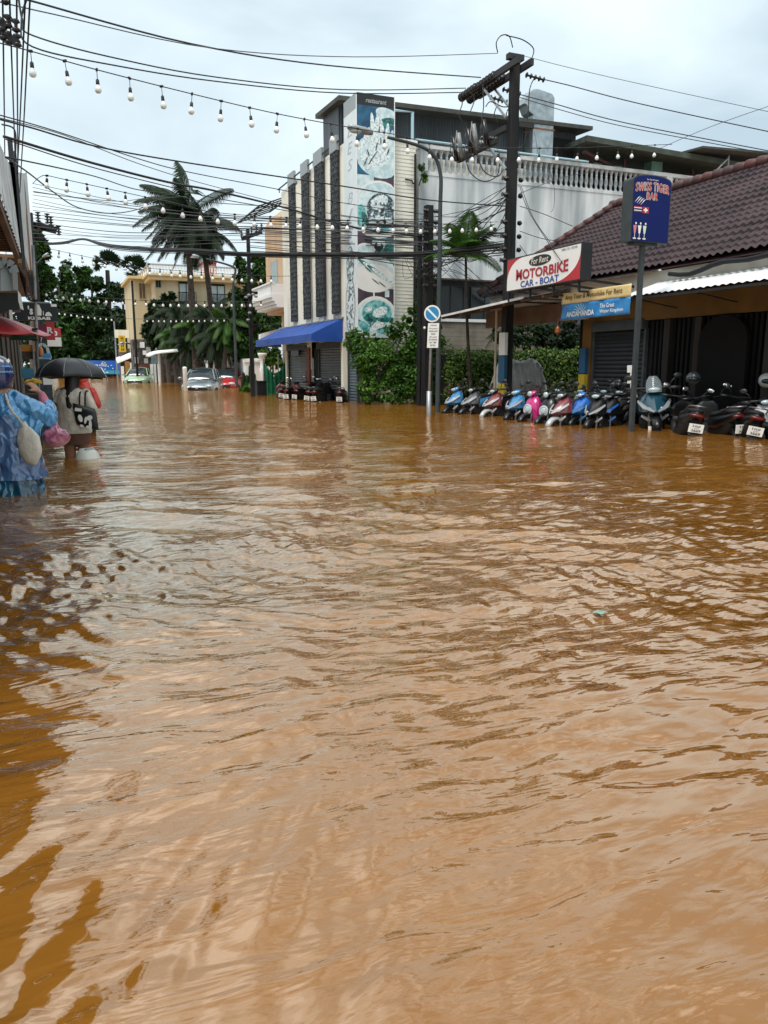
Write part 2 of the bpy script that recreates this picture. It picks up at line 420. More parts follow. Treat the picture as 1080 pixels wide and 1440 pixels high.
L(sky.outputs[0], mx.inputs[1]); L(cm.outputs[0], mx.inputs[2]); L(mx.outputs[0], bg.inputs['Color'])
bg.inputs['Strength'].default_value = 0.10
sl = bpy.data.lights.new('sun', 'SUN'); sl.energy = 1.9; sl.angle = RAD(20); sl.color = (1,.95,.88)
so = bpy.data.objects.new('sun', sl); col.objects.link(so)
sd = Vector((math.sin(SUN_AZ)*math.cos(SUN_EL), math.cos(SUN_AZ)*math.cos(SUN_EL), math.sin(SUN_EL)))
so.rotation_euler = (-sd).to_track_quat('-Z', 'Y').to_euler()

cd = bpy.data.cameras.new('camera'); co = bpy.data.objects.new('camera', cd); col.objects.link(co)
co.location = CAM; co.rotation_euler = (RAD(90)-PITCH, 0, -YAW)
cd.sensor_fit = 'VERTICAL'; cd.sensor_height = 36; cd.lens = F/1440*36; cd.clip_end = 2000; cd.clip_start = .05
scene.camera = co
scene.view_settings.view_transform = 'Standard'; scene.view_settings.look = 'None'
scene.view_settings.exposure = 0.72; scene.view_settings.gamma = 1
# ------------------------------------------------------------------ cream building with the picture pillar
XF = 8.3
cb = thing('cream_building', (XF, 22.2, -.55), 'cream three-storey building with dark lattice fins above a blue awning', 'building')
m = MB(); m.box(XF, 10.6, 23.12, 30.3, 1.95, 7.65); m.box(10.6, 16, 23.72, 30.3, 3.9, 7.65)   # upper storeys
m.box(XF+.25, 10.6, 23.12, 30.3, -.55, 1.95)                # ground floor set back behind the shutters
for y in (30.0, 27.0, 26.72, 23.35): m.box(XF-.02, XF+.25, y, y+.22, -.55, 1.95)
m.box(XF, XF+.25, 26.72, 27.2, 1.4, 1.95)
obj('wall', m, CREAM, cb)
m = MB()
for y in (24.3, 25.35, 26.75, 28.1, 29.35): m.box(XF-.06, XF-.002, y-.17, y+.25, 2.6, 7.45)
obj('wall_strip', m, CREAM, cb)
# the lattice fins
LATT = mat('lattice_backing', (.012,.014,.016), .6, var=.3, scale=9)
LATL = plain('lattice_metal', (.06,.068,.075), .5)
CAPM = plain('grey_fin_cap', (.27,.30,.31), .5)
for k, (xa, xb) in enumerate(((461.5,473),(439,452.5),(421,432.5),(403,413.5))):
    ya = at(xa, 300, X=XF-.2).y; yb = at(xb-2.5, 300, X=XF-.2).y; top = 7.95; G_ = .2
    f = MB(); f.box(XF-.12, XF-.062, yb, ya, 2.75, top-.42)
    fin = obj('lattice_fin', f, LATT, cb)
    g = MB(); rr = random.Random(k)
    for z in np.arange(2.8, top-.45, .17):
        for j in range(4):
            y = yb+.03+(ya-yb-.06)*j/4; dz = rr.uniform(.03,.14); wy = (ya-yb)/4
            g.beam((XF-.13, y, z), (XF-.13, y+wy, z+dz), .012, .022, up=(1,0,0))
            g.beam((XF-.13, y+wy*rr.random(), z), (XF-.13, y+wy*rr.random(), z+.17), .012, .018, up=(1,0,0))
            g.beam((XF-.12+.055*j/4, yb-.008, z), (XF-.12+.055*(j+1)/4, yb-.008, z+dz), .02, .01)
    obj('lattice', g, LATL, fin)
    c = MB(); c.box(XF-.14, XF-.05, yb-.02, ya+.02, top-.42, top); obj('cap', c, CAPM, fin)
m = MB(); m.tube([(XF-.1, 23.2, 7.75), (XF-.1, 30.4, 7.75)], .025, 6)
for y in (24,25.9,27.3,28.7,30.2): m.tube([(XF-.1,y,7.6),(XF-.1,y,7.76)], .02, 5)
obj('roof_rail', m, GREYP, cb)
# brick side wall seen to the right of the pillar
m = MB(); BX0, BX1 = 9.44, 10.26; m.box(BX0, BX1, 22.3, 23.1, -.55, 7.62); sw = obj('tiled_wall', m, CREAM, cb)
m = MB(); z = -.3
GROUT = plain('tile_joint', (.46,.45,.38), .8)
while z < 7.55:
    m.box(BX0, BX1, 22.293, 22.3, z, z+.012); z += .105
obj('tile_joints', m, GROUT, sw)
m = MB(); m.box(BX0-.02, BX1+.04, 22.26, 23.12, 7.62, 7.70); obj('coping', m, WHITE, cb)
m = MB(); p0 = at(570, 252, Y=22.25); m.tube([p0, p0+Vector((.22,0,-.02)), p0+Vector((.25,0,-.1)), p0+Vector((.34,0,-.1))], .025, 6); obj('outlet_pipe', m, GREYP, cb)
m = MB(); m.tube([(10.20,22.2,7.3),(10.20,22.2,2.2)], .035, 8); obj('downpipe', m, DARK, cb)
# shutters
def shutter(name, parent, y0, y1, z0, z1, X, mt, label=None, axis='X'):
    m = MB(); z = z0; k = 0
    P = []
    while z < z1:
        P += [(0, z), (.018, z+.03), (.018, z+.055), (0, z+.085)]; z += .09
    P = [(d, min(q, z1)) for d, q in P]
    rows = [[(X-d, y, q) if axis == 'X' else (y, X-d, q) for y in (y0, y1)] for d, q in P]
    for a, b in zip(rows[:-1], rows[1:]):
        m.face([a[0], a[1], b[1], b[0]])
    o = obj(name, m, mt, parent)
    if label: o['label'] = label
    f = MB()
    for y in (y0, y1):
        if axis == 'X': f.box(X-.06, X+.02, y-.03, y+.03, z0, z1+.02)
        else: f.box(y-.03, y+.03, X-.06, X+.02, z0, z1+.02)
    if axis == 'X': f.box(X-.14, X+.02, y0, y1, z1, z1+.2)
    else: f.box(y0, y1, X-.14, X+.02, z1, z1+.2)
    obj('guide_frame', f, GREYP, o)
    return o
shutter('roller_shutter', cb, 27.25, 29.97, -.4, 1.70, XF+.1, SHUT)
shutter('roller_shutter', cb, 23.6, 26.1, -.4, 1.70, XF+.1, SHUT)
shutter('roller_shutter', cb, 22.3, 23.1, -.4, 1.95, XF+.1, mat('bluish_shutter', (.12,.16,.19), .45, metal=.3), 'bluish roller shutter under the picture pillar')
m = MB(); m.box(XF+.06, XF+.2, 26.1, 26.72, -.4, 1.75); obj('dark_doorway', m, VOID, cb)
m = MB(); m.box(XF-.1, XF+.04, 26.75, 27.2, -.5, 1.0); m.box(XF-.08, XF+.02, 26.8, 27.15, 1.0, 1.75)
o = obj('pillar_cladding', m, mat('red_brown_pillar', (.20,.05,.03), .7, var=.3, scale=5), cb)
m = MB(); m.box(XF-.03, XF, 28.3, 29.3, 1.5, 1.85); obj('shop_sign_board', m, SIGNBK, cb)

# rooftop shed
m = MB(); ys, yb_ = 23.9, 25.4
n = 90; x0, x1 = 8.4, 17.1
pts = []
for k in range(n*2+1):
    x = x0+(x1-x0)*k/(2*n); pts.append((x, ys+(.035 if k % 2 else 0)))
zt = lambda x: 9.05+(x-8)*.012
m.loft([[(x, y, 7.3) for x, y in pts], [(x, y, zt(x)) for x, y in pts]], cap=False, closed=False)
m.face([(x0,ys,7.3),(x0,yb_,7.3),(x0,yb_,9.1),(x0,ys,9.1)]); m.face([(x1,ys,7.3),(x1,yb_,7.3),(x1,yb_,9.1),(x1,ys,9.1)])
shed = thing('rooftop_shed', (12, 24, 7.3), 'dark corrugated metal shed with a flat overhanging roof on top of the cream building', 'shed')
obj('wall', m, DKMETAL, shed)
m = MB(); m.prism([(8.2,23.3,8.87),(17.35,23.3,9.02),(17.35,23.3,9.14),(8.2,23.3,9.0)], (0,2.3,.1)); obj('roof', m, ROOFM, shed)
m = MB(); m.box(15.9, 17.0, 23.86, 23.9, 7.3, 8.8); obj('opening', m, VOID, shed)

# the picture pillar
pil = thing('picture_pillar', (8.8, 22.6, 2.0), 'tall white advertising pillar covered with pictures of food dishes, rising above the bush', 'sign')
PX0, PX1, PY0, PY1, PZ0, PZ1 = 8.28, 9.46, 22.05, 23.1, 1.95, 8.72
m = MB(); m.box(PX0+.01, PX1-.01, PY0+.01, PY1, PZ0, PZ1-.01); obj('frame', m, SIGNW, pil)
TEAL = mat('print_teal', (.02,.22,.22), .35, rgb2=(.25,.55,.55), scale=7, fac=(.4,.6), detail=8)
DKTEAL = mat('print_dark_green', (.01,.05,.045), .35, rgb2=(.03,.22,.20), scale=9, fac=(.4,.6))
PALEB = mat('print_pale_blue', (.42,.58,.62), .35, rgb2=(.66,.77,.78), scale=6, fac=(.35,.6))
FOODW = mat('print_food_white', (.36,.52,.55), .35, rgb2=(.80,.84,.84), scale=16, fac=(.4,.55), detail=9)
FOODD = mat('print_food_dark', (.03,.035,.045), .35, rgb2=(.30,.42,.44), scale=26, fac=(.5,.62), detail=9)
NAVY = mat('print_deep_blue', (.008,.05,.11), .35, rgb2=(.02,.14,.26), scale=4, detail=7)
PLUM = mat('print_plum', (.05,.035,.05), .35, rgb2=(.10,.075,.10), scale=3)
B = Board((PX0, PY0, PZ0), (1,0,0), (0,0,1)); Wd, Hd = PX1-PX0, PZ1-PZ0
def up_(y): return (470-y)/339*Hd          # picture row on the pillar
mats = [SIGNW, PLUM, NAVY, PALEB, FOODW, FOODD, TEAL, DKTEAL, SIGNBK]
m = MB()
def R_(mi, u0, v0, u1, v1, l): m.mi = mi; B.rect(m, u0, v0, u1, v1, l)
def E_(mi, u, v, a, b, l, rot=0, n=28): m.mi = mi; B.ell(m, u, v, a, b, l, n, rot, clip=(.012,.01,Wd-.012,Hd-.01))
R_(8, .0, up_(147), Wd, Hd, .004)
R_(2, .0, up_(240), Wd, up_(147), .004)
E_(3, .75, up_(212), .78, .62, .006)
E_(3, 1.0, up_(158), .42, .2, .0065, -.3)
E_(7, .95, up_(166), .3, .12, .008, .2)
E_(4, .55, up_(208), .5, .42, .008)
rr = random.Random(3)
for (u, v, ln, a) in ((.30,188,.55,1.2),(.5,176,.85,1.65),(.62,174,.8,1.45),(.80,180,.75,1.75),(.95,184,.7,1.5),(1.06,190,.6,1.35),(.25,205,.5,.8),(.5,215,.5,1.0),(.75,210,.5,2.0),(.4,222,.45,1.2),(.95,206,.5,1.9)):
    E_(4 if rr.random() < .7 else 3, u, up_(v), ln*.5, .07, .010+.0006*rr.random()*4, a, 16)
for (u, v, ln, a) in ((.62,200,.25,1.3),(.86,196,.25,1.8),(.5,216,.5,.95),(.28,222,.3,1.1),(.98,205,.2,1.2),(.75,192,.2,1.6),(.36,210,.2,1.9)):
    E_(5, u, up_(v), ln*.5, .022, .0135, a, 12)
# second dish
R_(3, .0, up_(318), Wd*.45, up_(240), .004); R_(1, Wd*.45, up_(318), Wd, up_(238), .004)
E_(0, .72, up_(285), .82, .78, .006)
E_(3, .72, up_(285), .76, .72, .0075)
E_(5, .78, up_(288), .48, .5, .010); E_(4, .70, up_(276), .30, .18, .012, .5); E_(4, .62, up_(305), .30, .2, .012, .2); E_(4, .98, up_(302), .16, .12, .012)
for k in range(34):
    a = rr.uniform(0, 6.28); q = rr.uniform(.05, .45); E_(5 if k % 2 else 4, .76+q*math.cos(a), up_(287)+q*math.sin(a), rr.uniform(.02,.07), rr.uniform(.015,.05), .0135+.0001*k, rr.uniform(0,3), 9)
E_(6, .12, up_(296), .16, .3, .0145); E_(7, .25, up_(300), .09, .2, .015, .4); E_(6, .88, up_(312), .14, .1, .018)
# third: dark table, cup, plate of sushi
R_(1, .0, up_(385), Wd, up_(318), .0042)
E_(0, .66, up_(318), .5, .16, .0052)
E_(0, .28, up_(342), .3, .16, .006); E_(3, .28, up_(343), .26, .13, .007)
R_(6, .8, up_(362), Wd, up_(326), .0062); E_(7, 1.03, up_(344), .22, .22, .0075)
E_(3, .68, up_(334), .22, .17, .009); E_(8, .68, up_(338), .15, .12, .0105); E_(3, .69, up_(335), .07, .05, .0115); E_(7, .72, up_(350), .17, .16, .0088)
E_(0, .52, up_(378), .78, .52, .0092); E_(3, .52, up_(378), .70, .45, .0098)
for k in range(4): E_(4 if k % 2 else 7, .45+k*.14, up_(370+4*k), .5, .07, .0115+.0003*k, -.55, 14)
for (u, v) in ((.35,372),(.58,388),(.8,392)): E_(5, u, up_(v), .15, .018, .0135, -.6, 10)
# fourth: dark table and bowl of green salad
R_(1, .0, up_(432), Wd, up_(398), .0045); E_(0, .52, up_(382), .62, .38, .0099)
R_(0, .5, up_(410), .55, up_(402), .0096); R_(3, .88, up_(410), 1.02, up_(400), .0096)
E_(0, .60, up_(445), .74, .72, .006); E_(3, .60, up_(443), .66, .60, .0075); E_(6, .62, up_(434), .48, .38, .009)
for (mi, u, v, a, b, r) in ((4,.72,432,.26,.14,.4),(7,.45,440,.24,.13,.1),(7,.92,443,.28,.07,.1),(6,.2,453,.22,.12,-.6),(4,.6,452,.26,.15,.5),(5,.42,452,.25,.03,.7),(7,.15,450,.18,.05,-.8),(4,1.0,450,.14,.07,.6),(5,.9,455,.3,.025,.2),(6,.85,460,.25,.08,0),(4,.35,428,.12,.08,.3),(5,.86,431,.08,.03,1)):
    E_(mi, u, up_(v), a, b, .0105+.0002*((u*37) % 9), r, 16)
obj('food_picture', m, mats, pil)
m = MB(); B.text(m, 'restaurant', .28, up_(143), .65, .11, l=.012, shear=.3); obj('top_lettering', m, plain('faint_lettering', (.30,.33,.33), .5), pil)
# street side of the pillar: pale panel with upright italic letters and two plates of food
S = Board((PX0, PY1, PZ0), (0,-1,0), (0,0,1))
m = MB(); SW_ = PY1-PY0
m.mi = 0; S.rect(m, 0, Hd-.42, SW_, Hd, .004)
m.mi = 1; S.rect(m, .0, .0, SW_, Hd-.42, .004)
for (v, a, b) in ((.95,.42,.85),(2.15,.33,.55)):
    m.mi = 2; S.ell(m, SW_*.45, v, a, b, .006); m.mi = 1; S.ell(m, SW_*.45, v, a-.05, b-.06, .0075)
    for k in range(60):
        t = rr.uniform(0,6.28); q = math.sqrt(rr.random())*.8; m.mi = 2 if k % 3 else 3
        S.ell(m, SW_*.45+q*a*math.cos(t), v+q*b*math.sin(t), rr.uniform(.02,.045), rr.uniform(.03,.07), .009+.0001*k, 8, rr.uniform(0,3))
obj('side_panel', m, [CAPM, mat('side_print', (.60,.68,.70), .4, rgb2=(.72,.76,.77), scale=2), FOODD, DKTEAL], pil)
m = MB(); v = Hd-1.05
for ch in 'LES BISTRO':
    if ch != ' ': S.text(m, ch, SW_*.30, v, SW_*.40, .30, l=.008, shear=.25, bold=-.005)
    v -= .46
obj('side_lettering', m, mat('grey_script', (.38,.45,.50), .5), pil)
m = MB()
for (x, y) in ((PX0,PY0),(PX1,PY0)): m.box(x-.012, x+.012, y-.012, y+.0, PZ0, PZ1)
obj('edge_trim', m, WHITE, pil)

# awning
aw = thing('blue_awning', (XF-.6, 27, 1.9), 'bright blue canvas awning over the shuttered shopfronts', 'awning')
XO = 7.26; AY0, AY1 = 23.4, 30.8; ZT, ZF, ZV = 2.58, 2.10, 1.86
n = 12; m = MB()
ys_ = [AY0+(AY1-AY0)*k/n for k in range(n+1)]
sag = [-.02*abs(math.sin(math.pi*k)) - (.03 if k % 2 else 0) for k in range(n+1)]
m.loft([[(XF-.01,y,ZT) for y in ys_], [((XF+XO)/2,y,(ZT+ZF)/2+s) for y, s in zip(ys_, sag)], [(XO,y,ZF) for y in ys_], [(XO-.01,y,ZV+.012*(k % 2)) for k, y in enumerate(ys_)]], cap=False, closed=False)
for y in (AY0, AY1):
    m.face([(XF-.01,y,ZT),(XO,y,ZF),(XO-.01,y,ZV),(XF-.01,y,ZV+.02)])
obj('canvas', m, BLUEAWN, aw)
m = MB()
for y in (AY0+.04, 27, AY1-.04):
    m.beam((XF,y,ZT-.06),(XO+.02,y,ZF-.03),.03); m.beam((XF,y,ZV+.02),(XO+.02,y,ZV+.02),.03)
m.beam((XO+.02,AY0,ZV+.02),(XO+.02,AY1,ZV+.02),.03); m.beam((XF-.02,AY0-.1,ZT+.02),(XF-.02,AY1+.2,ZT+.02),.05,.05)
obj('frame', m, STEEL, aw)

# peach building beyond, with white balcony
pb = thing('peach_building', (9.6, 32, -.55), 'peach building with a white corniced balcony just past the cream building', 'building')
m = MB(); m.box(8.55, 15, 30.35, 34, 3.3, 6.7)
prof = [(8.55, 6.7), (8.58, 7.0), (8.75, 7.3), (9.3, 7.5), (15, 7.5), (15, 6.7)]
m.prism([(x, 30.35, z) for x, z in prof], (0, 3.65, 0)); m.box(9.2, 15, 30.35, 34, -.55, 3.3)
obj('wall', m, PEACH, pb)
m = MB()
for (a, b, z0, z1) in ((7.95,9.2,3.82,3.96),(8.02,9.2,3.68,3.82),(8.12,9.2,3.56,3.68),(8.2,9.2,3.44,3.56)): m.box(a, b, 31.0, 34.4, z0, z1)
m.box(8.0,8.08,31.05,34.3,3.96,4.35); m.box(8.0,8.55,31.02,31.1,3.96,4.35); m.box(7.95,8.13,31.0,34.4,4.35,4.41)
obj('balcony', m, WHITE, pb)
m = MB(); m.box(8.5,8.55,32,33,4.3,5.4); obj('window', m, PALEGLASS, pb)
m = MB()
for k in range(6): m.beam((7.5, 30.6+k*.75, 7.15),(8.9, 30.6+k*.75, 7.7),.045)
m.beam((7.5,30.5,7.15),(7.5,34.5,7.15),.05); m.beam((8.0,30.5,7.35),(8.0,34.5,7.35),.035); m.beam((8.9,30.5,7.7),(8.9,34.5,7.7),.05)
obj('roof_trellis', m, DARK, pb)
# ------------------------------------------------------------------ grey annex with the baluster terrace
gx = thing('grey_annex', (15, 23, -.55), 'stained grey plaster building with a terrace balustrade behind the big utility pole', 'building')
m = MB(); m.box(10.7, 24, 23.0, 23.4, 3.9, 6.95); m.box(23.7, 24, 23.4, 34, -.5, 6.95); m.box(16.05, 23.7, 23.4, 34, 6.6, 6.94)
obj('wall', m, GREYWALL, gx)
m = MB(); m.box(10.7, 24, 23.55, 23.7, -.5, 3.9); obj('recess', m, mat('dark_recess', (.02,.024,.026), .7, rgb2=(.035,.04,.042), scale=2), gx)
for x in (11.6, 12.9, 14.2, 16.5):
    m = MB(); m.box(x, x+1.0, 23.5, 23.55, 2.6, 3.7); w_ = obj('window', m, GLASS, gx); m = MB()
    for a in (x-.03, x+.5, x+1.0): m.box(a, a+.04, 23.47, 23.5, 2.57, 3.73)
    m.box(x, x+1.0, 23.475, 23.5, 2.55, 2.6); m.box(x, x+1.0, 23.475, 23.5, 3.7, 3.74)
    obj('window_frame', m, GREYP, w_)
# balustrade
bal = MB(); bal.box(10.7, 24, 22.96, 23.3, 7.72, 7.84); bal.box(10.7, 24, 22.98, 23.3, 6.95, 7.06)
for x in (10.72, 20.35, 23.7): bal.box(x, x+.26, 22.94, 23.3, 7.06, 7.72)
br = obj('handrail', bal, GREYWALL, gx)
bm_ = MB(); bm_.lathe((0,0,0), [(.05,0),(.065,.03),(.04,.07),(.038,.12),(.07,.24),(.062,.32),(.035,.44),(.045,.48),(.035,.52),(.06,.6),(.065,.66)], 10)
first = None; x = 11.1
BALM = mat('weathered_baluster', (.30,.33,.35), .85, rgb2=(.62,.64,.64), scale=5, fac=(.4,.6))
while x < 23.6:
    if not (20.25 < x < 20.7):
        if first is None: first = obj('baluster', bm_, BALM, br, smooth=True, local=True); o = first
        else: o = first.copy(); col.objects.link(o)
        o.location = Vector((x, 23.12, 7.06)) - gx.location
    x += .205
m = MB(); m.tube([(9.6,22.75,8.6),(10.35,22.75,8.62),(10.38,22.75,3.0)], .05, 8); m.tube([(10.5,22.86,7.9),(16.9,22.86,7.86)], .035, 8)
obj('blue_pipe', m, PIPEB, gx)
# terrace roof structure to the right
tr = thing('terrace_roof', (19, 24, 7), 'dark flat terrace canopy with a green edge beam above the balustrade', 'canopy')
m = MB(); m.prism([(16.6,22.6,8.42),(26,22.6,8.15),(26,22.6,8.33),(16.6,22.6,8.6)], (0,8,0)); obj('roof', m, mat('dark_green_fascia', (.045,.06,.045), .7, var=.3, scale=4), tr)
m = MB(); m.box(17.2, 26, 24.5, 24.6, 7.0, 8.2); obj('dark_interior_panel', m, VOID, tr)  # near-black panel stands in for the shade inside the terrace
m = MB(); m.box(20.0, 20.5, 22.97+.4, 23.75, 7.0, 8.3); obj('green_column', m, mat('green_column_paint', (.10,.20,.15), .6, var=.15), tr)
m = MB(); rr = random.Random(5)
for k in range(26):
    x = rr.uniform(16.8, 24); z = rr.uniform(7.9, 8.3); m.box(x, x+rr.uniform(.3,1.0), 24.38-.001*k, 24.45-.001*k, z, z+.025)
obj('painted_light_strip', m, mat('painted_daylight', (.5,.55,.55), .5), tr)  # pale solid strips stand in for daylight showing under the roof
m = MB()
for x in (17.4,18.9,22.0,23.4): m.box(x, x+.07, 23.5, 23.57, 7.0, 8.3)
m.beam((16.8,23.0,8.2),(19.5,24.0,7.9),.1); obj('posts', m, mat('dark_red_steel', (.07,.025,.02), .7), tr)
m = MB(); m.prism([(21.0,22.0,8.5),(27.5,22.0,8.75),(27.5,22.0,8.82),(21.0,22.0,8.57)], (0,6,.3)); obj('upper_sheet', m, ROOFM, tr)
m = MB(); m.tube([(21.6,22.3,7.6),(22.5,22.3,8.4)], .03, 6); m.tube([(22.6,22.4,8.5),(22.6,22.4,8.0)], .03, 6); obj('brace', m, STEEL, tr)
# big duct
du = thing('ventilation_duct', (15.2, 23.2, 7.7), 'tall square galvanised ventilation duct with a hooded top in front of the roof shed', 'duct')
m = MB(); y0, y1 = 23.35, 23.85
m.box(15.0, 15.8, y0, y1, 7.35, 8.85); obj('lower_box', m, DUCTM, du, bevel=.01)
m = MB(); m.box(14.96, 15.84, y0-.03, y1+.03, 8.83, 8.87); obj('flange', m, RUST, du)
m = MB(); m.prism([(15.0,y0,8.87),(15.8,y0,8.87),(15.8,y0,9.85),(15.7,y0,9.97),(15.15,y0,10.05),(14.95,y0,10.02),(14.7,y0,9.75),(14.62,y0,9.55),(14.75,y0,9.52),(14.85,y0,9.32),(15.0,y0,9.25)], (0,y1-y0,0))
obj('hood', m, DUCTM, du, bevel=.01)
m = MB(); m.beam((15.05,y0-.01,8.75),(15.4,y0-.01,7.5),.012,.012); m.beam((15.75,y0-.01,8.75),(15.4,y0-.01,7.5),.012,.012); obj('seam', m, CAPM, du)
# board fence and pickets behind the hedge
bf = thing('board_screen', (12, 21.9, -.55), 'weathered grey-brown horizontal board screen above the hedge, left of the pole', 'fence')
BOARD = mat('weathered_board', (.20,.175,.14), .85, rgb2=(.33,.30,.25), scale=2.5, bump=.2)
m = MB(); z = 1.62
while z < 2.45: m.box(10.6, 14.4, 21.9, 21.93, z, z+.128); z += .135
obj('boards', m, BOARD, bf)
m = MB(); m.box(10.5,14.5,21.85,21.9,2.47,2.56); obj('top_beam', m, WHITE, bf)
m = MB()
for k in range(24): m.box(10.75+k*.155, 10.79+k*.155, 21.94, 21.97, .2, 1.62)
obj('pickets', m, mat('picket_wood', (.17,.11,.07), .8, var=.25), bf)
m = MB()
for x in (10.55, 12.4, 14.4): m.box(x, x+.08, 21.98, 22.06, -.55, 2.5)
obj('post', m, GREYP, bf)
wf = thing('white_wire_fence', (17, 21.6, -.4), 'white wire mesh fence panel above the hedge between the painted columns', 'fence')
m = MB()
for k in range(26): m.box(14.9+k*.2, 14.92+k*.2, 21.6, 21.62, .9, 1.62)
for z in (.95,1.15,1.35,1.6): m.box(14.9, 20, 21.59, 21.6, z, z+.025)
obj('mesh', m, WHITE, wf)
m = MB(); m.box(14.82,14.9,21.57,21.65,-.5,1.7); m.box(20,20.08,21.57,21.65,-.5,1.7); obj('post', m, WHITE, wf)
# ------------------------------------------------------------------ tiled shop house on the right
sh = thing('shop_house', (11.5, 12, -.55), 'single-storey shop with an undulating maroon tiled roof and dark shuttered front', 'building')
SXW = 11.0
# roof: stepped, corrugated tiles
EX, EZ, RX, RZ, Y0, Y1 = 10.45, 2.93, 14.0, 5.27, 5.5, 18.6
m = MB(); rows = []
nrow = 16; ncol = 400
def ridge_end(t): return Y1-.9*t                       # the gable end leans in a little
for r in range(nrow):
    for (a, dz) in ((r/nrow, .055), ((r+.97)/nrow, .012)):
        row = []
        for c in range(ncol+1):
            y = Y0+(ridge_end(a)-Y0)*c/ncol; ph = (y-Y0)/.175*2*math.pi
            zz = EZ+(RZ-EZ)*a+dz+.023*math.sin(ph)+(.012*math.sin(y*.9+r))
            row.append((EX+(RX-EX)*a-(.0 if dz > .03 else 0), y, zz))
        rows.append(row)
m.loft(rows, cap=False, closed=False)
under = [[(EX,Y0,EZ-.05),(EX,Y1,EZ-.05)],[(RX,Y0,RZ-.05),(RX,Y1-.9,RZ-.05)]]
m.loft(under, cap=False, closed=False)
rf = obj('roof', m, TILE, sh, smooth=True, auto=50)
m = MB(); y = Y0
while y < Y1-1.0:
    m.tube([(RX,y,RZ+.07),(RX,y+.3,RZ+.085),(RX,y+.34,RZ+.05)], [.10,.125,.10], 8); y += .3
k = 0
while k < 14:
    a = k/14; b = (k+1.1)/14
    p = lambda t: Vector((RX+(EX-RX)*t, Y1-.9+.9*t, RZ+(EZ-RZ)*t+.08))
    m.tube([p(a), p(b)], [.075,.10], 8); k += 1
obj('ridge_tiles', m, TILE2, rf, smooth=True)
m = MB(); m.loft([[(RX,Y0,RZ),(RX,Y1-.9,RZ)],[(RX+3.6,Y0,EZ),(RX+3.6,Y1,EZ)]], cap=False, closed=False); obj('rear_slope', m, TILE, rf)
m = MB(); m.face([(EX+.3,Y1-.15,EZ),(RX,Y1-1.0,RZ-.05),(RX+3.2,Y1-.15,EZ)]); obj('gable', m, WHITE, rf)
# fascia under the eave (pale), yellow-orange beam, walls
m = MB(); m.box(10.62,10.72,Y0,18.3,2.52,2.88); obj('fascia', m, mat('cream_fascia', (.60,.58,.50), .7, rgb2=(.78,.76,.68), scale=2, bump=.1), sh)
m = MB(); m.box(SXW-.03,SXW+.2,8.97,14.75,2.02,2.5); m.box(SXW-.03,SXW+.2,14.45,14.75,-.4,2.02)
obj('orange_beam', m, ORANGE, sh)
m = MB(); m.box(SXW-.03,SXW+.2,5,8.94,2.0,2.6); obj('blue_beam', m, mat('navy_beam', (.008,.02,.06), .6), sh)
m = MB(); m.box(SXW+.1,SXW+.3,5,14.75,-.5,2.5); m.box(SXW,17,14.75,14.9,-.5,2.9); m.box(SXW,17,5,14.7,2.5,2.6)
obj('wall', m, mat('dark_wall', (.007,.007,.008), .9, spec=.2), sh)
shutter('roller_shutter', sh, 12.75, 14.4, -.4, 1.85, SXW+.06, SHUTD)
m = MB()
for y in (6.3,7.1,7.9,8.5,9.6,10.4,11.2,12.0): m.box(SXW-.05,SXW+.09,y,y+.16,-.5,2.0)
obj('door_post', m, mat('brown_post', (.014,.010,.008), .7, var=.3), sh)
m = MB(); y = 5.2
while y < 12.6: m.box(SXW+.02, SXW+.09, y, y+.06, -.4, 2.0); y += .12
obj('folding_gate', m, mat('black_gate', (.006,.006,.007), .7, spec=.2), sh)
m = MB()
m.prism([(SXW-.13,10.6+.55*math.cos(t)*1.0,1.55+.45*math.sin(t)) for t in np.linspace(0,math.pi,14)]+[(SXW-.13,10.05,-.4),(SXW-.13,11.15,-.4)], (.07,0,0))
obj('arched_door', m, mat('near_black_door', (.004,.004,.0045), .8, spec=.2), sh)
m = MB(); m.box(SXW-.12,SXW+.02,14.5,14.72,.95,1.5); obj('blue_band', m, plain('band_blue', (.01,.07,.16), .5), sh)
m = MB(); m.box(SXW-.121,SXW+.02,14.5,14.72,.1,.93); obj('yellow_band', m, mat('band_yellow', (.40,.30,.02), .6), sh)
m = MB(); m.box(10.55,SXW,14.95,18.3,2.18,2.24); m.box(10.5,10.56,14.0,18.3,2.1,2.5); obj('porch_ceiling', m, mat('porch_boards', (.10,.055,.03), .7, rgb2=(.17,.11,.07), scale=2), sh)

# white corrugated canopy
wc = thing('white_canopy', (10, 9, 2.5), 'long white corrugated sheet canopy in front of the dark shop fronts', 'canopy')
m = MB(); n = 190; a = []; b = []
for k in range(n+1):
    y = 4.5+(11.95-4.5)*k/n; z = .012*math.sin(k*math.pi/2)
    a.append((9.72, y, 2.37+z)); b.append((10.62, y, 2.68+z))
m.loft([a, b], cap=False, closed=False); obj('sheet', m, WHITESHEET, wc, smooth=True)
m = MB(); m.beam((9.75,4.5,2.31),(9.75,11.9,2.31),.04); m.beam((10.5,4.5,2.55),(10.5,11.9,2.55),.04)
for y in (5.5,7.2,8.9,10.4,11.85): m.beam((9.74,y,2.3),(10.7,y,2.62),.035); m.beam((9.95,y,2.34),(10.95,y,2.2),.02)
m.beam((9.8,8.6,2.33),(9.8,8.6,2.1),.03)
obj('frame', m, BLACK, wc)
m = MB(); m.tube([(10.4,y,2.78+.05*math.sin(y*2.1)+.03*math.sin(y*5)) for y in np.arange(5,11.6,.25)], .045, 6); obj('rolled_tarpaulin', m, DARK, wc, smooth=True)

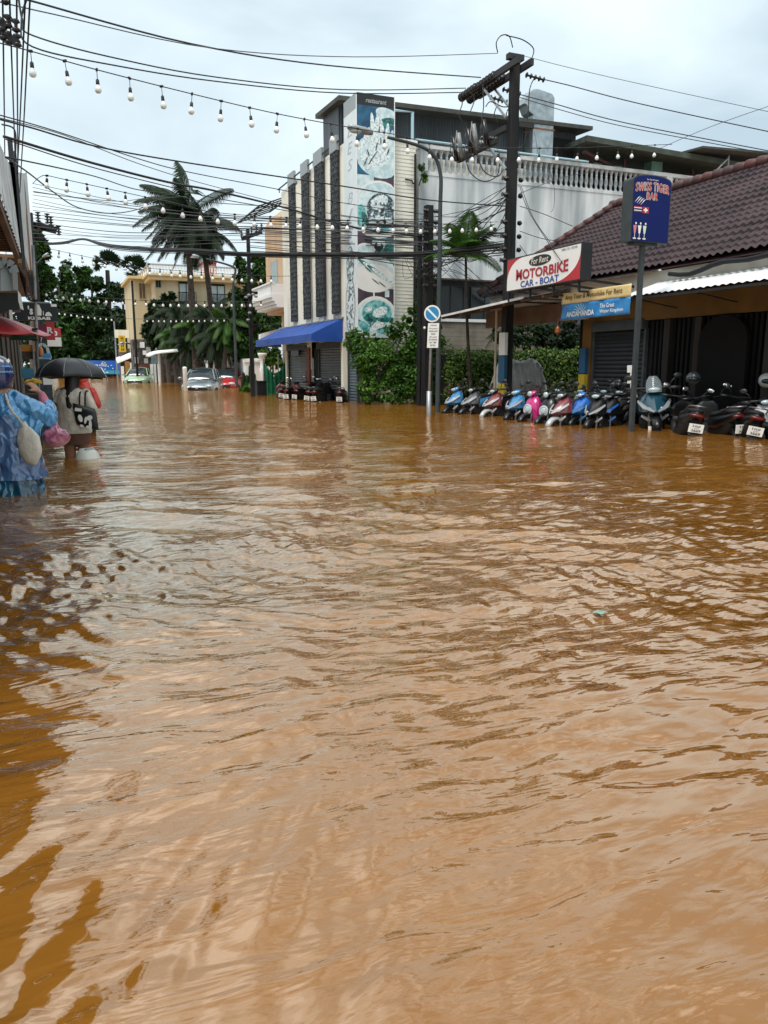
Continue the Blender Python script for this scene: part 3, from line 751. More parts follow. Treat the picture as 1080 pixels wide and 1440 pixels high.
# maroon lean-to canopy on the left of the shop
lc = thing('lean_to_canopy', (9.8, 17, 2.4), 'dark lean-to canopy with a pale front edge beside the hedge', 'canopy')
e0 = at(617, 446, X=9.35); e1 = at(736, 419, X=9.35)
m = MB(); n = 80; a = []; b = []
for k in range(n+1):
    t = k/n; p = e0.lerp(e1, t); z = .015*math.sin(k*math.pi/2)
    a.append((p.x, p.y, p.z+z)); b.append((11.6, p.y+.1, p.z+.42+z))
m.loft([a, b], cap=False, closed=False)
obj('sheet', m, mat('maroon_sheet', (.06,.022,.018), .7, rgb2=(.12,.05,.04), scale=3), lc)
m = MB(); m.beam(e0+Vector((-.01,0,.005)), e1+Vector((-.01,0,.005)), .035, .05); obj('edge_trim', m, WHITESHEET, lc)
m = MB()
for t in (.05,.3,.55,.8,.98):
    p = e0.lerp(e1, t); m.beam(p-Vector((0,0,.05)), (11.6,p.y+.1,p.z+.36), .05)
m.beam(e0-Vector((-.5,0,-.05)), e1-Vector((-.5,0,-.05)), .05); m.beam((11.5,e0.y,e0.z+.3),(11.5,e1.y,e1.z+.3),.06)
obj('rafters', m, BROWN, lc)
m = MB(); q = at(697, 490, X=9.9); m.tube([(q.x,q.y,-.35),(q.x,q.y,e0.z+.08)], .03, 8); m.tube([(11.5,e0.y,-.4),(11.5,e0.y,e0.z+.3)], .04, 8); obj('post', m, mat('beige_post', (.36,.30,.22), .6), lc)
m = MB(); q = at(784, 467, X=10.4); m.tube([q+Vector((0,0,.3)), q+Vector((0,0,.12))], .006, 5); m.lathe(q-Vector((0,0,.05)), [(.03,0),(.07,.05),(.06,.13),(.02,.18)], 12); tag(obj('hanging_lantern', m, mat('copper', (.35,.12,.05), .4, metal=.5), origin=q), 'small copper lantern hanging under the porch roof', 'lantern')

# MOTORBIKE sign
SX = 9.2; sp0 = at(712, 408, X=SX); sp1 = at(817, 386, X=SX)
sg = thing('rental_sign', (SX, 13.8, 2.7), 'white lightbox sign with red corners reading For Rent MOTORBIKE CAR - BOAT under the roof edge', 'sign')
ya, yb2 = sp0.y, sp1.y; z0, z1 = 2.70, 3.40; Wg = ya-yb2; Hg = z1-z0
m = MB(); m.box(SX, SX+.24, yb2, ya, z0, z1); obj('box', m, BLACK, sg, bevel=.01)
SB = Board((SX, ya, z0), (0,-1,0), (0,0,1))
m = MB(); m.mi = 0; SB.rect(m, .03, .03, Wg-.03, Hg-.03, .004)
m.mi = 1
def arc(c, r0, r1, t0, t1, n=14): return [(c[0]+r0*math.cos(t0+(t1-t0)*k/n), c[1]+r1*math.sin(t0+(t1-t0)*k/n)) for k in range(n+1)]
pts = [(.03,Hg-.03)]+[(.03+ .62*(1-math.cos(t)) , Hg-.03-(.46*(1-math.sin(t)))) for t in np.linspace(0, math.pi/2, 12)]
SB.poly(m, pts, .006)
pts = [(Wg-.03,.03)]+[(Wg-.03-.95*(1-math.cos(t)), .03+.52*(1-math.sin(t))) for t in np.linspace(0, math.pi/2, 12)]
SB.poly(m, pts, .006)
m.mi = 2; SB.ell(m, Wg*.48, Hg*.76, .40, .105, .008, 30)
obj('face', m, [SIGNW, SIGNR, SIGNBK], sg)
m = MB(); SB.text(m, 'For Rent', Wg*.48-.31, Hg*.76-.055, .62, .12, l=.012, shear=.15, bold=.01); SBo = obj('for_rent_lettering', m, plain('cream_letters', (.70,.66,.50), .5), sg)
def serifs_(mb, u, v, w, h, n, l):
    for k in range(n):
        c = w/n; SB.rect(mb, u+k*c+.10*c, v-.001, u+k*c+.42*c, v+h*.09, l); 
m = MB(); SB.text(m, 'MOTORBIKE', Wg*.15, Hg*.31, Wg*.70, Hg*.27, l=.012, bold=.03, fn=lambda a, b: (a, b*(1+.25*(2*abs(a-.5))**2)-.03)); obj('motorbike_lettering', m, plain('crimson_letters', (.38,.012,.03), .4), sg)
m = MB(); SB.text(m, 'CAR - BOAT', Wg*.22, Hg*.075, Wg*.52, Hg*.19, l=.012, bold=.018); obj('car_boat_lettering', m, plain('navy_letters', (.015,.05,.30), .4), sg)
m = MB(); SB.text(m, '088 721 8208', Wg*.76, Hg*.87, Wg*.19, Hg*.055, l=.012, bold=.0); obj('phone_number', m, DARK, sg)
m = MB()
for k in range(4):
    y = yb2+.2+k*.85; m.beam((SX+.2,y,z0+.05),(10.7,y,z0-.05),.04); m.beam((SX+.12,y,z0),(SX+.12,y,z0-.18),.04); m.beam((SX+.12,y,z0-.18),(10.7,y,z0-.18),.035)
obj('bracket', m, BLACK, sg)

# two banners
def banner(name, label, mt, y0, y1, z0, z1, X, wav=.02):
    t = thing(name, (X, (y0+y1)/2, z0), label, 'banner'); m = MB(); R = []
    for j in range(7):
        R.append([(X-wav*math.sin(k*.9+j*.4)-wav*.5*math.sin(k*2.1+j), y0+(y1-y0)*k/24, z0+(z1-z0)*j/6-.02*math.sin(k*.26)*0) for k in range(25)])
    m.loft(R, cap=False, closed=False); o = obj('cloth', m, mt, t, smooth=True)
    q = o.modifiers.new('thickness', 'SOLIDIFY'); q.thickness = .006
    return t, Board((X-wav*1.6, y1, z0), (0,-1,0), (0,0,1))
b0 = at(790, 430, X=9.55); b1 = at(888, 410, X=9.55); By1, By0 = b0.y, b1.y; Wb = By1-By0
t, Bd = banner('gold_banner', 'gold banner reading Amy Tour & Motorbike For Rent above the blue banner', SIGNY, By0, By1, 2.34, 2.56, 9.55, .006)
m = MB(); Bd.text(m, 'Amy Tour & Motorbike For Rent', .12, .05, Wb-.35, .12, l=.006, bold=.012, shear=.1); obj('lettering', m, plain('brown_letters', (.07,.03,.02), .5), t)
t, Bd = banner('blue_banner', 'sky-blue banner with white swirls reading ANDAMANDA The Great Water Kingdom', SIGNBL, By0, By1, 2.03, 2.335, 9.55, .012)
m = MB(); Bd.text(m, 'ANDAMANDA', Wb*.10, .05, Wb*.42, .10, l=.008, bold=.02); Bd.text(m, 'The Great', Wb*.60, .16, Wb*.20, .08, l=.008, bold=.012); Bd.text(m, 'Water Kingdom', Wb*.60, .05, Wb*.32, .08, l=.008, bold=.012)
obj('lettering', m, SIGNW, t)
m = MB()
for a in np.linspace(.3, 2.8, 7):
    P_ = [Bd.P(Wb*.31+ r*math.cos(a+.5*r*3), .12+r*.75*math.sin(a+.5*r*3), .010) for r in np.linspace(.06,.22,8)]
    for p, q in zip(P_[:-1], P_[1:]): m.beam(p, q, .004, .012, up=(0,0,1))
obj('swirl', m, mat('pale_swirl', (.45,.62,.72), .5), t)

# bar sign on its post
q = at(915, 300, Y=10.5); cx = q.x
ts = thing('bar_sign', (cx, 10.7, -.4), 'blue box sign with a rounded top reading SWISS TIGER BAR on a dark post', 'sign')
TX0, TX1, TY0, TY1 = at(888,300,Y=10.5).x, at(942,300,Y=10.5).x, 10.5, 10.74
tz0, tz1 = at(915, 341, Y=10.5).z, at(915, 246, Y=10.5).z
hw = (TX1-TX0)/2; cx = (TX0+TX1)/2; zs = tz1-.10
outline = [(cx-hw, tz0), (cx+hw, tz0)]+[(cx+hw*math.cos(t), zs+(tz1-zs)*math.sin(t)**.8) for t in np.linspace(0, math.pi, 20)]
m = MB(); m.prism([(x, TY0, z) for x, z in outline], (0, TY1-TY0, 0)); obj('box', m, GREYP, ts)
m = MB(); m.mi = 0; cz = (tz0+tz1)/2
m.face([(cx+(x-cx)*.955, TY0-.006, cz+(z-cz)*.975) for x, z in reversed(outline)][::-1])
TB = Board((TX0, TY0, tz0), (1,0,0), (0,0,1)); TW = TX1-TX0; TH = tz1-tz0
# small flag pair
m.mi = 3; TB.rect(m, TW*.05, TH*.44, TW*.25, TH*.52, .009); m.mi = 1; TB.rect(m, TW*.05, TH*.455, TW*.25, TH*.505, .0105); m.mi = 2; TB.rect(m, TW*.05, TH*.468, TW*.25, TH*.492, .012)
m.mi = 3; TB.rect(m, TW*.27, TH*.425, TW*.43, TH*.52, .009); m.mi = 1; TB.rect(m, TW*.33, TH*.44, TW*.37, TH*.505, .0105); TB.rect(m, TW*.295, TH*.462, TW*.405, TH*.484, .0115)
# claw marks
m.mi = 1
for k in range(4):
    u = .05+.05*k; v = .575-.012*k
    TB.poly(m, [(TW*u, TH*v), (TW*(u+.025), TH*(v+.015)), (TW*(u+.15), TH*(v+.10)), (TW*(u+.09), TH*(v+.08))], .010)
# cocktail glasses
for (u, c) in ((.10,4),(.22,1),(.35,5)):
    m.mi = c; TB.poly(m, [(TW*(u-.045),TH*.24),(TW*(u+.045),TH*.24),(TW*(u+.02),TH*.12),(TW*(u-.02),TH*.12)], .010)
    m.mi = 1; TB.rect(m, TW*(u-.006), TH*.05, TW*(u+.006), TH*.12, .010); TB.ell(m, TW*u, TH*.045, TW*.045, TH*.012, .010, 12)
    TB.ell(m, TW*(u+.02), TH*.27, TW*.02, TH*.018, .011, 10)
obj('face', m, [SIGNB, SIGNW, plain('flag_navy', (.01,.015,.10), .4), SIGNR, plain('pink_drink', (.62,.20,.20), .4), plain('pale_drink', (.60,.72,.50), .4)], ts)
m = MB()
fnu = lambda a, b: (a, b*(1-.0*a)-.45*(2*(a-.5))**2*.5)
for (dx, dz) in ((.007,0),(-.007,0),(0,.007),(0,-.007)):
    TB.text(m, 'SWISS TIGER', TW*.07+dx, TH*.765+dz, TW*.86, TH*.125, l=.009, bold=.008, fn=fnu, spacing=1.14); TB.text(m, 'BAR', TW*.36+dx, TH*.635+dz, TW*.28, TH*.105, l=.009, bold=.008, spacing=1.12)
TB.text(m, 'Soi Sea Dragon', TW*.34, TH*.915, TW*.3, TH*.025, l=.009, bold=.01)
obj('lettering_outline', m, SIGNW, ts)
m = MB(); TB.text(m, 'SWISS TIGER', TW*.07, TH*.765, TW*.86, TH*.125, l=.0125, bold=.0, fn=fnu, spacing=1.14); TB.text(m, 'BAR', TW*.36, TH*.635, TW*.28, TH*.105, l=.0125, bold=.0, spacing=1.12); obj('lettering', m, plain('orange_red_letters', (.62,.05,.02), .4), ts)
m = MB(); m.box(cx-.065, cx+.005, TY0+.09, TY0+.16, -.45, tz0+.02); m.box(cx-.28, cx+.22, TY0+.06, TY0+.18, tz0-.04, tz0-.002); obj('post', m, GREYP, ts)
# ------------------------------------------------------------------ poles, lamps, post sign
def insulator(mb, p, d, L=.45, n=6, r=.05):
    """a string of ceramic discs from p along d"""
    p = Vector(p); d = Vector(d).normalized(); prof = []
    for k in range(n):
        h = L*k/n; prof += [(r*.35, h), (r, h+L/n*.25), (r*.8, h+L/n*.5), (r*.35, h+L/n*.6)]
    mb.lathe(p, prof, 9, d)
up = thing('utility_pole', (10.0, 16.4, -.4), 'tall square concrete utility pole with double crossarm, insulators and a blue and yellow painted foot', 'utility pole')
PXc, PYc = 10.0, 16.4
m = MB(); m.loft([[(PXc-s_,PYc-s_,z),(PXc+s_,PYc-s_,z),(PXc+s_,PYc+s_,z),(PXc-s_,PYc+s_,z)] for s_, z in ((.115,-.5),(.10,3),(.088,7.95))]); obj('pole', m, CONC, up)
m = MB()
for z0, z1, mi in ((-.4,.70,0),(.72,1.35,1),(1.37,1.9,2)):
    m.mi = mi; m.box(PXc-.14, PXc-.06, PYc-.138, PYc+.138, z0, z1)
obj('painted_band', m, [mat('band_yellow2', (.42,.32,.02), .6, var=.3), plain('band_blue2', (.008,.06,.12), .5), mat('band_white', (.55,.55,.52), .6)], up)
m = MB(); AZ = 7.6
for dx in (-.17, .17): m.box(PXc+dx-.04, PXc+dx+.04, PYc-.45, PYc+1.95, AZ+.08, AZ+.22)
m.box(PXc-.2, PXc+.2, PYc-.07, PYc+.07, AZ+.3, AZ+.42); obj('crossarm', m, mat('tarred_timber', (.02,.02,.022), .7), up)
m = MB(); m.beam((PXc-.17,PYc+.05,AZ-.9),(PXc-.17,PYc+1.2,AZ+.1),.04); m.beam((PXc+.17,PYc+.05,AZ-.9),(PXc+.17,PYc+1.2,AZ+.1),.04)
m.beam((PXc-.1,PYc+.1,5.6),(PXc-.1,PYc+1.3,6.6),.05); obj('brace', m, STEEL, up)
INSW = [(2.6, -1), (1.85, -1), (1.2, -1)]
for k, (yy, dx_) in enumerate(((.6,-.16),(.65,.12),(1.45,-.18),(1.5,.08))):
    m = MB(); insulator(m, (PXc+dx_, PYc+yy, AZ+.16), (-.05,1,-.05), .80, 6, .11); obj('insulator', m, CERAM, up, smooth=True)
for k, yy in enumerate((-.1, .9, 1.5)):
    m = MB(); insulator(m, (PXc+.22, PYc+yy, AZ+.0), (1,-.35,-.25), .5, 5, .065); obj('insulator', m, CERAM, up, smooth=True)
m = MB(); m.box(PXc-.14, PXc-.04, PYc+.1, PYc+2.0, 6.45, 6.57); m.box(PXc-.3, PXc-.2, PYc+.3, PYc+2.2, 6.2, 6.3); m.box(PXc+.1, PXc+.5, PYc-.1, PYc, 6.5, 6.6); obj('lower_crossarm', m, mat('dark_arm', (.02,.02,.02), .7), up)
for k in range(5):
    yy = .55+k*.38; x = PXc-.35-.06*(k % 2)
    m = MB(); m.cyl((x, PYc+yy, 6.2), (x-.12, PYc+yy, 6.75), .055, 8); insulator(m, (x+.05, PYc+yy, 6.35), (1,0,.1), .22, 3, .07)
    m.tube([(x-.02,PYc+yy,6.2),(x-.2,PYc+yy,6.4),(x-.16,PYc+yy,6.8)], .012, 4)
    obj('fuse_cutout', m, mat('fuse_grey', (.14,.15,.15), .4, rgb2=(.28,.30,.30)) if k % 2 else CERAM, up, smooth=True)
for z in (5.35, 5.0, 4.4, 4.1, 3.8, 3.55):
    m = MB(); m.lathe((PXc-.17, PYc-.1, z), [(.05,0),(.06,.05),(.03,.09),(.055,.13)], 8, (-1,0,0)); m.lathe((PXc+.15, PYc-.1, z), [(.05,0),(.06,.05),(.03,.09)], 8, (1,0,0)); obj('spool', m, CERAM, up)
m = MB()
def loop(pts, r=.012): m.tube(smooth_path([Vector(p) for p in pts]), r, 5)
def smooth_path(P, n=8):
    R = []
    for i in range(len(P)-1):
        p0 = P[max(i-1,0)]; p1 = P[i]; p2 = P[i+1]; p3 = P[min(i+2,len(P)-1)]
        for k in range(n):
            t = k/n
            R.append(.5*((2*p1)+(-p0+p2)*t+(2*p0-5*p1+4*p2-p3)*t*t+(-p0+3*p1-3*p2+p3)*t**3))
    R.append(P[-1]); return R
def W(*pts, Y=16.9): return [at(x, y, Y=Y) for x, y in pts]
for pts in (((700,74),(698,60),(705,50),(716,51),(721,67)), ((712,50),(735,56),(750,68),(748,82)), ((646,134),(650,145),(646,162),(655,180)), ((661,128),(667,140),(660,160)), ((679,118),(680,150),(677,165)), ((705,135),(695,160),(700,172)),
            ((652,205),(660,240),(680,255),(700,245),(702,215)), ((668,210),(680,240),(700,248),(712,230)), ((720,146),(712,160),(716,175)), ((752,109),(745,125),(743,155),(740,180)), ((740,185),(735,205),(722,208)), ((683,150),(690,143),(706,150),(715,150))):
    loop(W(*pts), .013)
obj('jumper_wire', m, CABLE, up)

# small concrete pole behind the lamp
q = at(601, 470, Y=20)
p2 = thing('short_utility_pole', (q.x, 20, -.4), 'shorter concrete utility pole with cable spools just left of the street lamp', 'utility pole')
m = MB(); zt_ = at(601, 289, Y=20).z; m.loft([[(q.x-s_,20-s_,z),(q.x+s_,20-s_,z),(q.x+s_,20+s_,z),(q.x-s_,20+s_,z)] for s_, z in ((.13,-.5),(.10,zt_))]); obj('pole', m, CONC, p2)
m = MB()
for z in np.arange(zt_-.15, zt_-2.2, -.28): m.lathe((q.x-.2,19.9,z),[(.03,0),(.06,.04),(.04,.08),(.06,.12)],8,(1,0,0)); m.lathe((q.x+.1,19.9,z),[(.03,0),(.06,.04),(.04,.08),(.06,.12)],8,(1,0,0))
obj('cable_spool', m, CERAM, p2); q2 = at(590, 400, Y=20.3)
m = MB(); m.tube([(q2.x,20.3,-.5),(q2.x,20.3,at(591,330,Y=20.3).z)], .07, 8); tag(obj('dark_conduit', m, DARK), 'dark upright conduit between the short utility pole and the cream wall', 'conduit')

# street lamps
def lamp(name, pts, head, r, label, mt=GREYP, base=None):
    """pts: path from base up and along the arm; head: (a, b) ends of the luminaire"""
    t = thing(name, pts[0], label, 'street lamp')
    pts = [Vector(p) for p in pts]; m = MB(); P = smooth_path(pts, 6) if len(pts) > 3 else pts
    rs = [r*(1-.45*k/(len(P)-1)) for k in range(len(P))]; m.tube(P, rs, 10); obj('pole', m, mt, t, smooth=True)
    a, b = Vector(head[0]), Vector(head[1]); d = (b-a)
    m = MB(); n = d.normalized(); R = []
    for (f, w_, h) in ((0,.04,.04),(.12,.07,.06),(.35,.10,.07),(.7,.115,.065),(.95,.09,.05),(1,.05,.03)):
        R.append(m.ring(a+d*f, d, w_*r/.055, 10, h*r/.055))
    m.loft(R); hd = obj('lamp_head', m, STEEL, t, smooth=True)
    m = MB(); m.ell(a+d*.65-Vector((0,0,.05*r/.055)), .16*r/.055, .09*r/.055, .04, 10, 6); obj('lens', m, PALEGLASS, hd, smooth=True)
    return t
b_ = at(616, 530, Y=17.0)
lx = b_.x
lamp('street_lamp', [(lx,17,-.5),(lx,17,2),(lx,17,4.6),(lx-.02,17,at(616,240,Y=17).z),at(600,210,Y=17),at(545,193,Y=17)], (at(524,187,Y=17), at(489,178,Y=17)), .06, 'grey street lamp whose long arm reaches left across the picture pillar')
q = at(333, 545, Z=0)
lamp('street_lamp', [(q.x,q.y,-.5),(q.x,q.y,3),(q.x,q.y,at(333,400,Y=q.y).z),at(331,380,Y=q.y),at(322,373,Y=q.y),at(290,364,Y=q.y)], (at(280,362,Y=q.y), at(270,359,Y=q.y)), .08, 'grey street lamp beside the red car with its arm reaching left over the palms')
q = at(52, 430, Y=40)
lamp('street_lamp', [(q.x,40,-.5),(q.x,40,2),(q.x,40,at(52,380,Y=40).z),at(53,370,Y=40),at(60,362,Y=40)], (at(60,362,Y=40), at(68,356,Y=40)), .055, 'small pale street lamp beside the far pole at the end of the white canopy')
q = at(190, 540, Y=62)
lamp('street_lamp', [(q.x,62,-.5),(q.x,62,2),(q.x,62,at(190,492,Y=62).z),at(186,485,Y=62),at(178,482,Y=62)], (at(175,482,Y=62), at(168,483,Y=62)), .10, 'thin far street lamp beside the yellow vertical sign')
q = at(194, 540, Y=56); m = MB(); m.tube([(q.x,56,-.5),(q.x,56,at(194,395,Y=56).z)], [.09,.07], 8); tag(obj('thin_pole', m, CONC), 'thin dark pole in front of the left corner of the ochre hotel', 'utility pole')
q = at(166, 540, Y=75); m = MB(); m.tube([(q.x,75,-.5),(q.x,75,at(158,452,Y=75).z)], [.08,.06], 8); tag(obj('thin_pole', m, STEEL), 'thin pole in front of the dark trees left of the yellow vertical sign', 'utility pole')

# no-parking post
q = at(603, 584, Z=0); nx, ny = q.x, q.y
ns = thing('no_parking_sign', (nx, ny, -.5), 'round blue no-parking sign over a white text panel on a thin leaning post', 'road sign')
m = MB(); topz = at(607, 430, Y=ny).z; tx = at(608, 430, Y=ny).x; m.tube([(nx,ny,-.5),(nx,ny,.55)], .055, 10); m.tube([(nx,ny,.5),(tx,ny,topz)], .03, 8); obj('post', m, STEEL, ns, smooth=True)
m = MB(); c = at(608, 441, Y=ny-.05); nr_ = Vector((-.55,-.83,0)); m.mi = 0; m.cyl(c-nr_*.0, c+nr_*.012, .185, 28)
rt = Vector((.83,-.55,0)); DB = Board(c+nr_*.014, rt, (0,0,1)); m.mi = 1; DB.ell(m, 0, 0, .15, .15, .003); m.mi = 0; DB.poly(m, [(-.12,.09),(-.09,.12),(.12,-.09),(.09,-.12)], .006)
obj('disc', m, [SIGNW, plain('road_sign_blue', (.02,.22,.48), .35)], ns)
m = MB(); c = at(606.5, 472.5, Y=ny-.05); PB = Board(c+Vector((-.105,.0,-.26)), Vector((.9,-.35,0)), (.04,0,1)); m.prism([PB.P(0,0,0),PB.P(.25,0,0),PB.P(.25,.54,0),PB.P(0,.54,0)], -PB.n*.012); obj('panel', m, SIGNW, ns)
m = MB(); ww = [.14,.18,.19,.10,.18,.19,.16,.12]
for k, a_ in enumerate(('หยุดรถ','ห้ามจอด','08.00-20.00','ตลอด','เว้นรถ','NO PARKING','ANY TIME','จราจร')):
    PB.text(m, a_, .125-ww[k]/2, .47-.062*k, ww[k], .036, l=.005, bold=.01)
obj('text_lines', m, DARK, ns)
m = MB(); m.ell(at(597,461,Y=ny),.03,.03,.03,8,6); m.ell(at(614,448,Y=ny),.03,.03,.03,8,6); obj('bracket_cap', m, SIGNW, ns)

# pole by the awning with street gear
q = at(354, 556, Z=0); ax, ay = 6.5, 28.6
ap = thing('concrete_pole', (ax, ay, -.5), 'slim concrete pole with small crossarms and cable clutter beside the blue awning', 'utility pole')
m = MB(); zt_ = at(353, 322, Y=ay).z; ax = at(354, 500, Y=ay).x; m.loft([[(ax-s_,ay-s_,z),(ax+s_,ay-s_,z),(ax+s_,ay+s_,z),(ax-s_,ay+s_,z)] for s_, z in ((.075,-.5),(.055,zt_))]); obj('pole', m, CONC, ap)
m = MB(); a, b = at(340,336,Y=ay+.3), at(368,326,Y=ay-.2); m.beam(a, b, .10, .12); m.beam(at(340,412,Y=ay), at(362,412,Y=ay), .10); m.beam(at(350,456,Y=ay), at(392,457,Y=ay-.5), .035); obj('crossarm', m, DARK, ap)
for k in range(5):
    m = MB(); p = a.lerp(b, k/4); insulator(m, p+Vector((0,0,.05)), (0,0,1), .28, 4, .06); obj('insulator', m, CERAM, ap)
m = MB()
for (x, y) in ((346,418),(350,415),(356,414),(360,417),(351,440),(349,450)): m.ell(at(x,y,Y=ay-.12), .07, .06, .05, 8, 6)
obj('clutter', m, mat('clutter_grey', (.10,.10,.10), .6, rgb2=(.4,.4,.4), scale=9), ap)

# far pole on the left
fp = thing('far_utility_pole', (at(50,400,Y=42).x, 42, -.5), 'distant utility pole with three crossarms rising behind the white canopy on the left', 'utility pole')
fx = at(49, 400, Y=42).x
m = MB(); m.loft([[(fx-s_,42-s_,z),(fx+s_,42-s_,z),(fx+s_,42+s_,z),(fx-s_,42+s_,z)] for s_, z in ((.2,-.5),(.16,at(48,300,Y=42).z))]); obj('pole', m, CONC, fp)
m = MB(); m.beam(at(40,313,Y=42.2), at(79,322,Y=41.6), .22, .2); m.beam(at(40,318,Y=42.4), at(78,327,Y=41.8), .14, .12); m.beam(at(44,331,Y=42.2), at(61,333,Y=42), .2); obj('crossarm', m, DARK, fp)
for x, y in ((54,312),(67,314),(72,318),(83,331),(57,326)):
    m = MB(); insulator(m, at(x, y, Y=41.9), (0,0,1), .5, 4, .14); obj('insulator', m, CERAM, fp)
# near left pole, mostly out of frame
npole = thing('near_utility_pole', (-.95, 9.6, -.5), 'near utility pole at the left edge with stacked insulators showing against the sky', 'utility pole')
m = MB(); m.loft([[(-.95-s_,9.6-s_,z),(-.95+s_,9.6-s_,z),(-.95+s_,9.6+s_,z),(-.95-s_,9.6+s_,z)] for s_, z in ((.14,-.5),(.12,8.2))]); obj('pole', m, CONC, npole)
m = MB(); m.beam((-1.3,9.6,5.05),at(26,62,Y=9.4),.07); m.beam((-1.3,9.6,5.3),at(10,38,Y=9.4),.07); obj('crossarm', m, DARK, npole)
for x, y in ((3,40),(12,35),(23,41),(4,52),(12,58),(25,62),(8,2)):
    m = MB(); insulator(m, at(x, y+5, Y=9.4), (0,0,1), .16, 2, .045); obj('insulator', m, CERAM, npole, smooth=True)
# slim white-grey pole in front of the kebab sign
lp = thing('slim_pole', (at(48,500,Y=13).x, 13, -.5), 'slim pale pole with cable brackets in front of the black kebab sign', 'pole')
m = MB(); m.tube([at(50,540,Y=13)-Vector((0,0,.9)), at(49,400,Y=13), at(46,345,Y=13)], .022, 8); obj('pole', m, mat('pale_grey_pole', (.12,.13,.13), .6, rgb2=(.36,.38,.36), scale=4), lp, smooth=True)
m = MB(); 
for y in (423, 463, 478): m.box(at(45,y,Y=12.95).x, at(53,y,Y=12.95).x, 12.9, 13.1, at(48,y+1.2,Y=13).z, at(48,y-1.2,Y=13).z)
obj('clamp', m, DARK, lp)
# ------------------------------------------------------------------ cables
def wire(pts, Ys, r, label, group=None, mt=None, name='overhead_cable'):
    """pts: pixels surveyed along the cable, Ys: its depth at both ends"""
    n = len(pts); P = [at(x, y, Y=Ys[0]+(Ys[1]-Ys[0])*(k/(n-1))) for k, (x, y) in enumerate(pts)]
    if n == 2:   # natural sag
        a, b = P; L = (b-a).length; P = [a.lerp(b, t)-Vector((0,0,.018*L*4*t*(1-t))) for t in np.linspace(0,1,10)]
    m = MB(); m.tube(smooth_path(P, 6) if n > 2 else P, r, 5); return tag(obj(name, m, mt or CABLE, smooth=True), label, 'cable', group)
GX = 'overhead cables crossing the street'
wire([(-20,-12),(28,-3),(270,62),(460,92),(676,109)], (9.2,18.0), .014, 'thick black cable from the top left corner to the crossarm of the tall pole', GX)
wire([(-20,-2),(75,20),(300,68),(500,80),(700,75)], (9.2,17.2), .008, 'thin grey cable running from the top left to the very top of the tall pole', GX, CABLE2)
wire([(25,-10),(32,30),(46,50),(150,79),(300,108),(480,126),(655,124)], (9.3,18.7), .012, 'upper of the two black cables passing just over the picture pillar', GX)
wire([(45,-20),(30,30),(46,66),(150,90),(300,114),(480,131),(650,130)], (9.3,18.6), .012, 'lower of the two black cables passing just over the picture pillar', GX)
wire([(0,168),(45,180),(140,207),(270,230),(483,262),(600,281),(712,290)], (12,16.6), .013, 'black cable passing above the coconut palm and across the upper picture pillar', GX)
wire([(0,162),(80,185),(200,225),(270,243),(400,268),(480,285),(600,302)], (12,20), .009, 'thin cable sagging behind the top of the coconut palm', GX)
wire([(0,166),(90,190),(200,232),(300,262),(440,296),(560,312),(600,310)], (12.2,20), .007, 'thinner cable just below the one over the coconut palm', GX, CABLE2)
wire([(5,192),(125,228),(235,256),(300,268),(400,292),(500,320),(596,333)], (12.4,20), .021, 'thickest single cable sloping from the left canopy through the palm crown', GX)
wire([(8,196),(125,234),(235,262),(300,278),(420,300),(520,326),(596,336)], (12.6,20), .009, 'thin cable hugging the underside of the thickest cable', GX)
wire([(10,221),(100,240),(140,250),(190,266),(240,273),(300,285),(420,292)], (12,26), .011, 'wavy cable from the canopy corner to the left edge of the palm crown', GX)
wire([(8,221),(40,243),(75,270),(110,292),(155,300),(195,294),(225,280),(262,276)], (11.5,30), .013, 'deeply sagging black cable loop left of the coconut palm', GX)
wire([(48,270),(110,278),(170,283),(222,280),(300,300)], (13,30), .008, 'thin level cable behind the second string of bulbs', GX, CABLE2)
# bundle
for k, (dy, r) in enumerate(((0,.035),(2.5,.02),(-2,.018),(4.5,.012))):
    wire([(62,343+dy*.3),(90,341+dy*.5),(116,336+dy*.3),(140,342+dy*.6),(165,347+dy),(220,351+dy),(270,352+dy),(350,357+dy*.8),(480,358+dy*1.2),(590,357+dy*1.3),(712,346+dy*2)], (41,16.9), r*1.1, 'one of the thick black cables bunched together across the picture at mid height', 'bunched thick cables across the middle')
# many thin parallel cables
rr = random.Random(11)
for k in range(16):
    y0 = 258+k*5.4; y1 = 300+k*2.2+rr.uniform(-6,6); xm = 200+rr.uniform(-40,40); ym = y0+(y1-y0)*.45+rr.uniform(6,14)
    wire([(46,y0),(xm,ym),(352,y1+6),(598,y1+12+rr.uniform(-10,12))], (41,20), .009+.006*rr.random(), 'thin cable among the many parallel ones between the left canopy and the picture pillar', 'thin parallel cables', CABLE2 if k % 2 else CABLE)
for k in range(22):
    y0 = 300+rr.uniform(0,62); y1 = 268+rr.uniform(0,95)
    wire([(rr.choice((352,480,596)), y0),(rr.uniform(590,640),y0+rr.uniform(0,22)),(rr.uniform(655,690),(y0+y1)/2+rr.uniform(0,16)),(714,y1)], (rr.uniform(20,26),16.7), .007+.008*rr.random(), 'thin cable in the tangle left of the tall pole', 'tangled cables by the tall pole')
for k in range(9):
    x0 = rr.uniform(560,600); wire([(x0,rr.uniform(352,366)),(x0+rr.uniform(-8,25),rr.uniform(375,400)),(x0+rr.uniform(30,60),rr.uniform(345,372))], (20,19.6), .006, 'short cable hanging in a loop below the tangle beside the short pole', 'hanging cable loops by the short pole')
for k in range(8):
    wire([(608,rr.uniform(330,380)),(650,rr.uniform(360,410)),(708,rr.uniform(395,440))], (19.8,17.2), .006, 'thin cable crossing behind the areca palm', 'thin cables behind the areca palm')
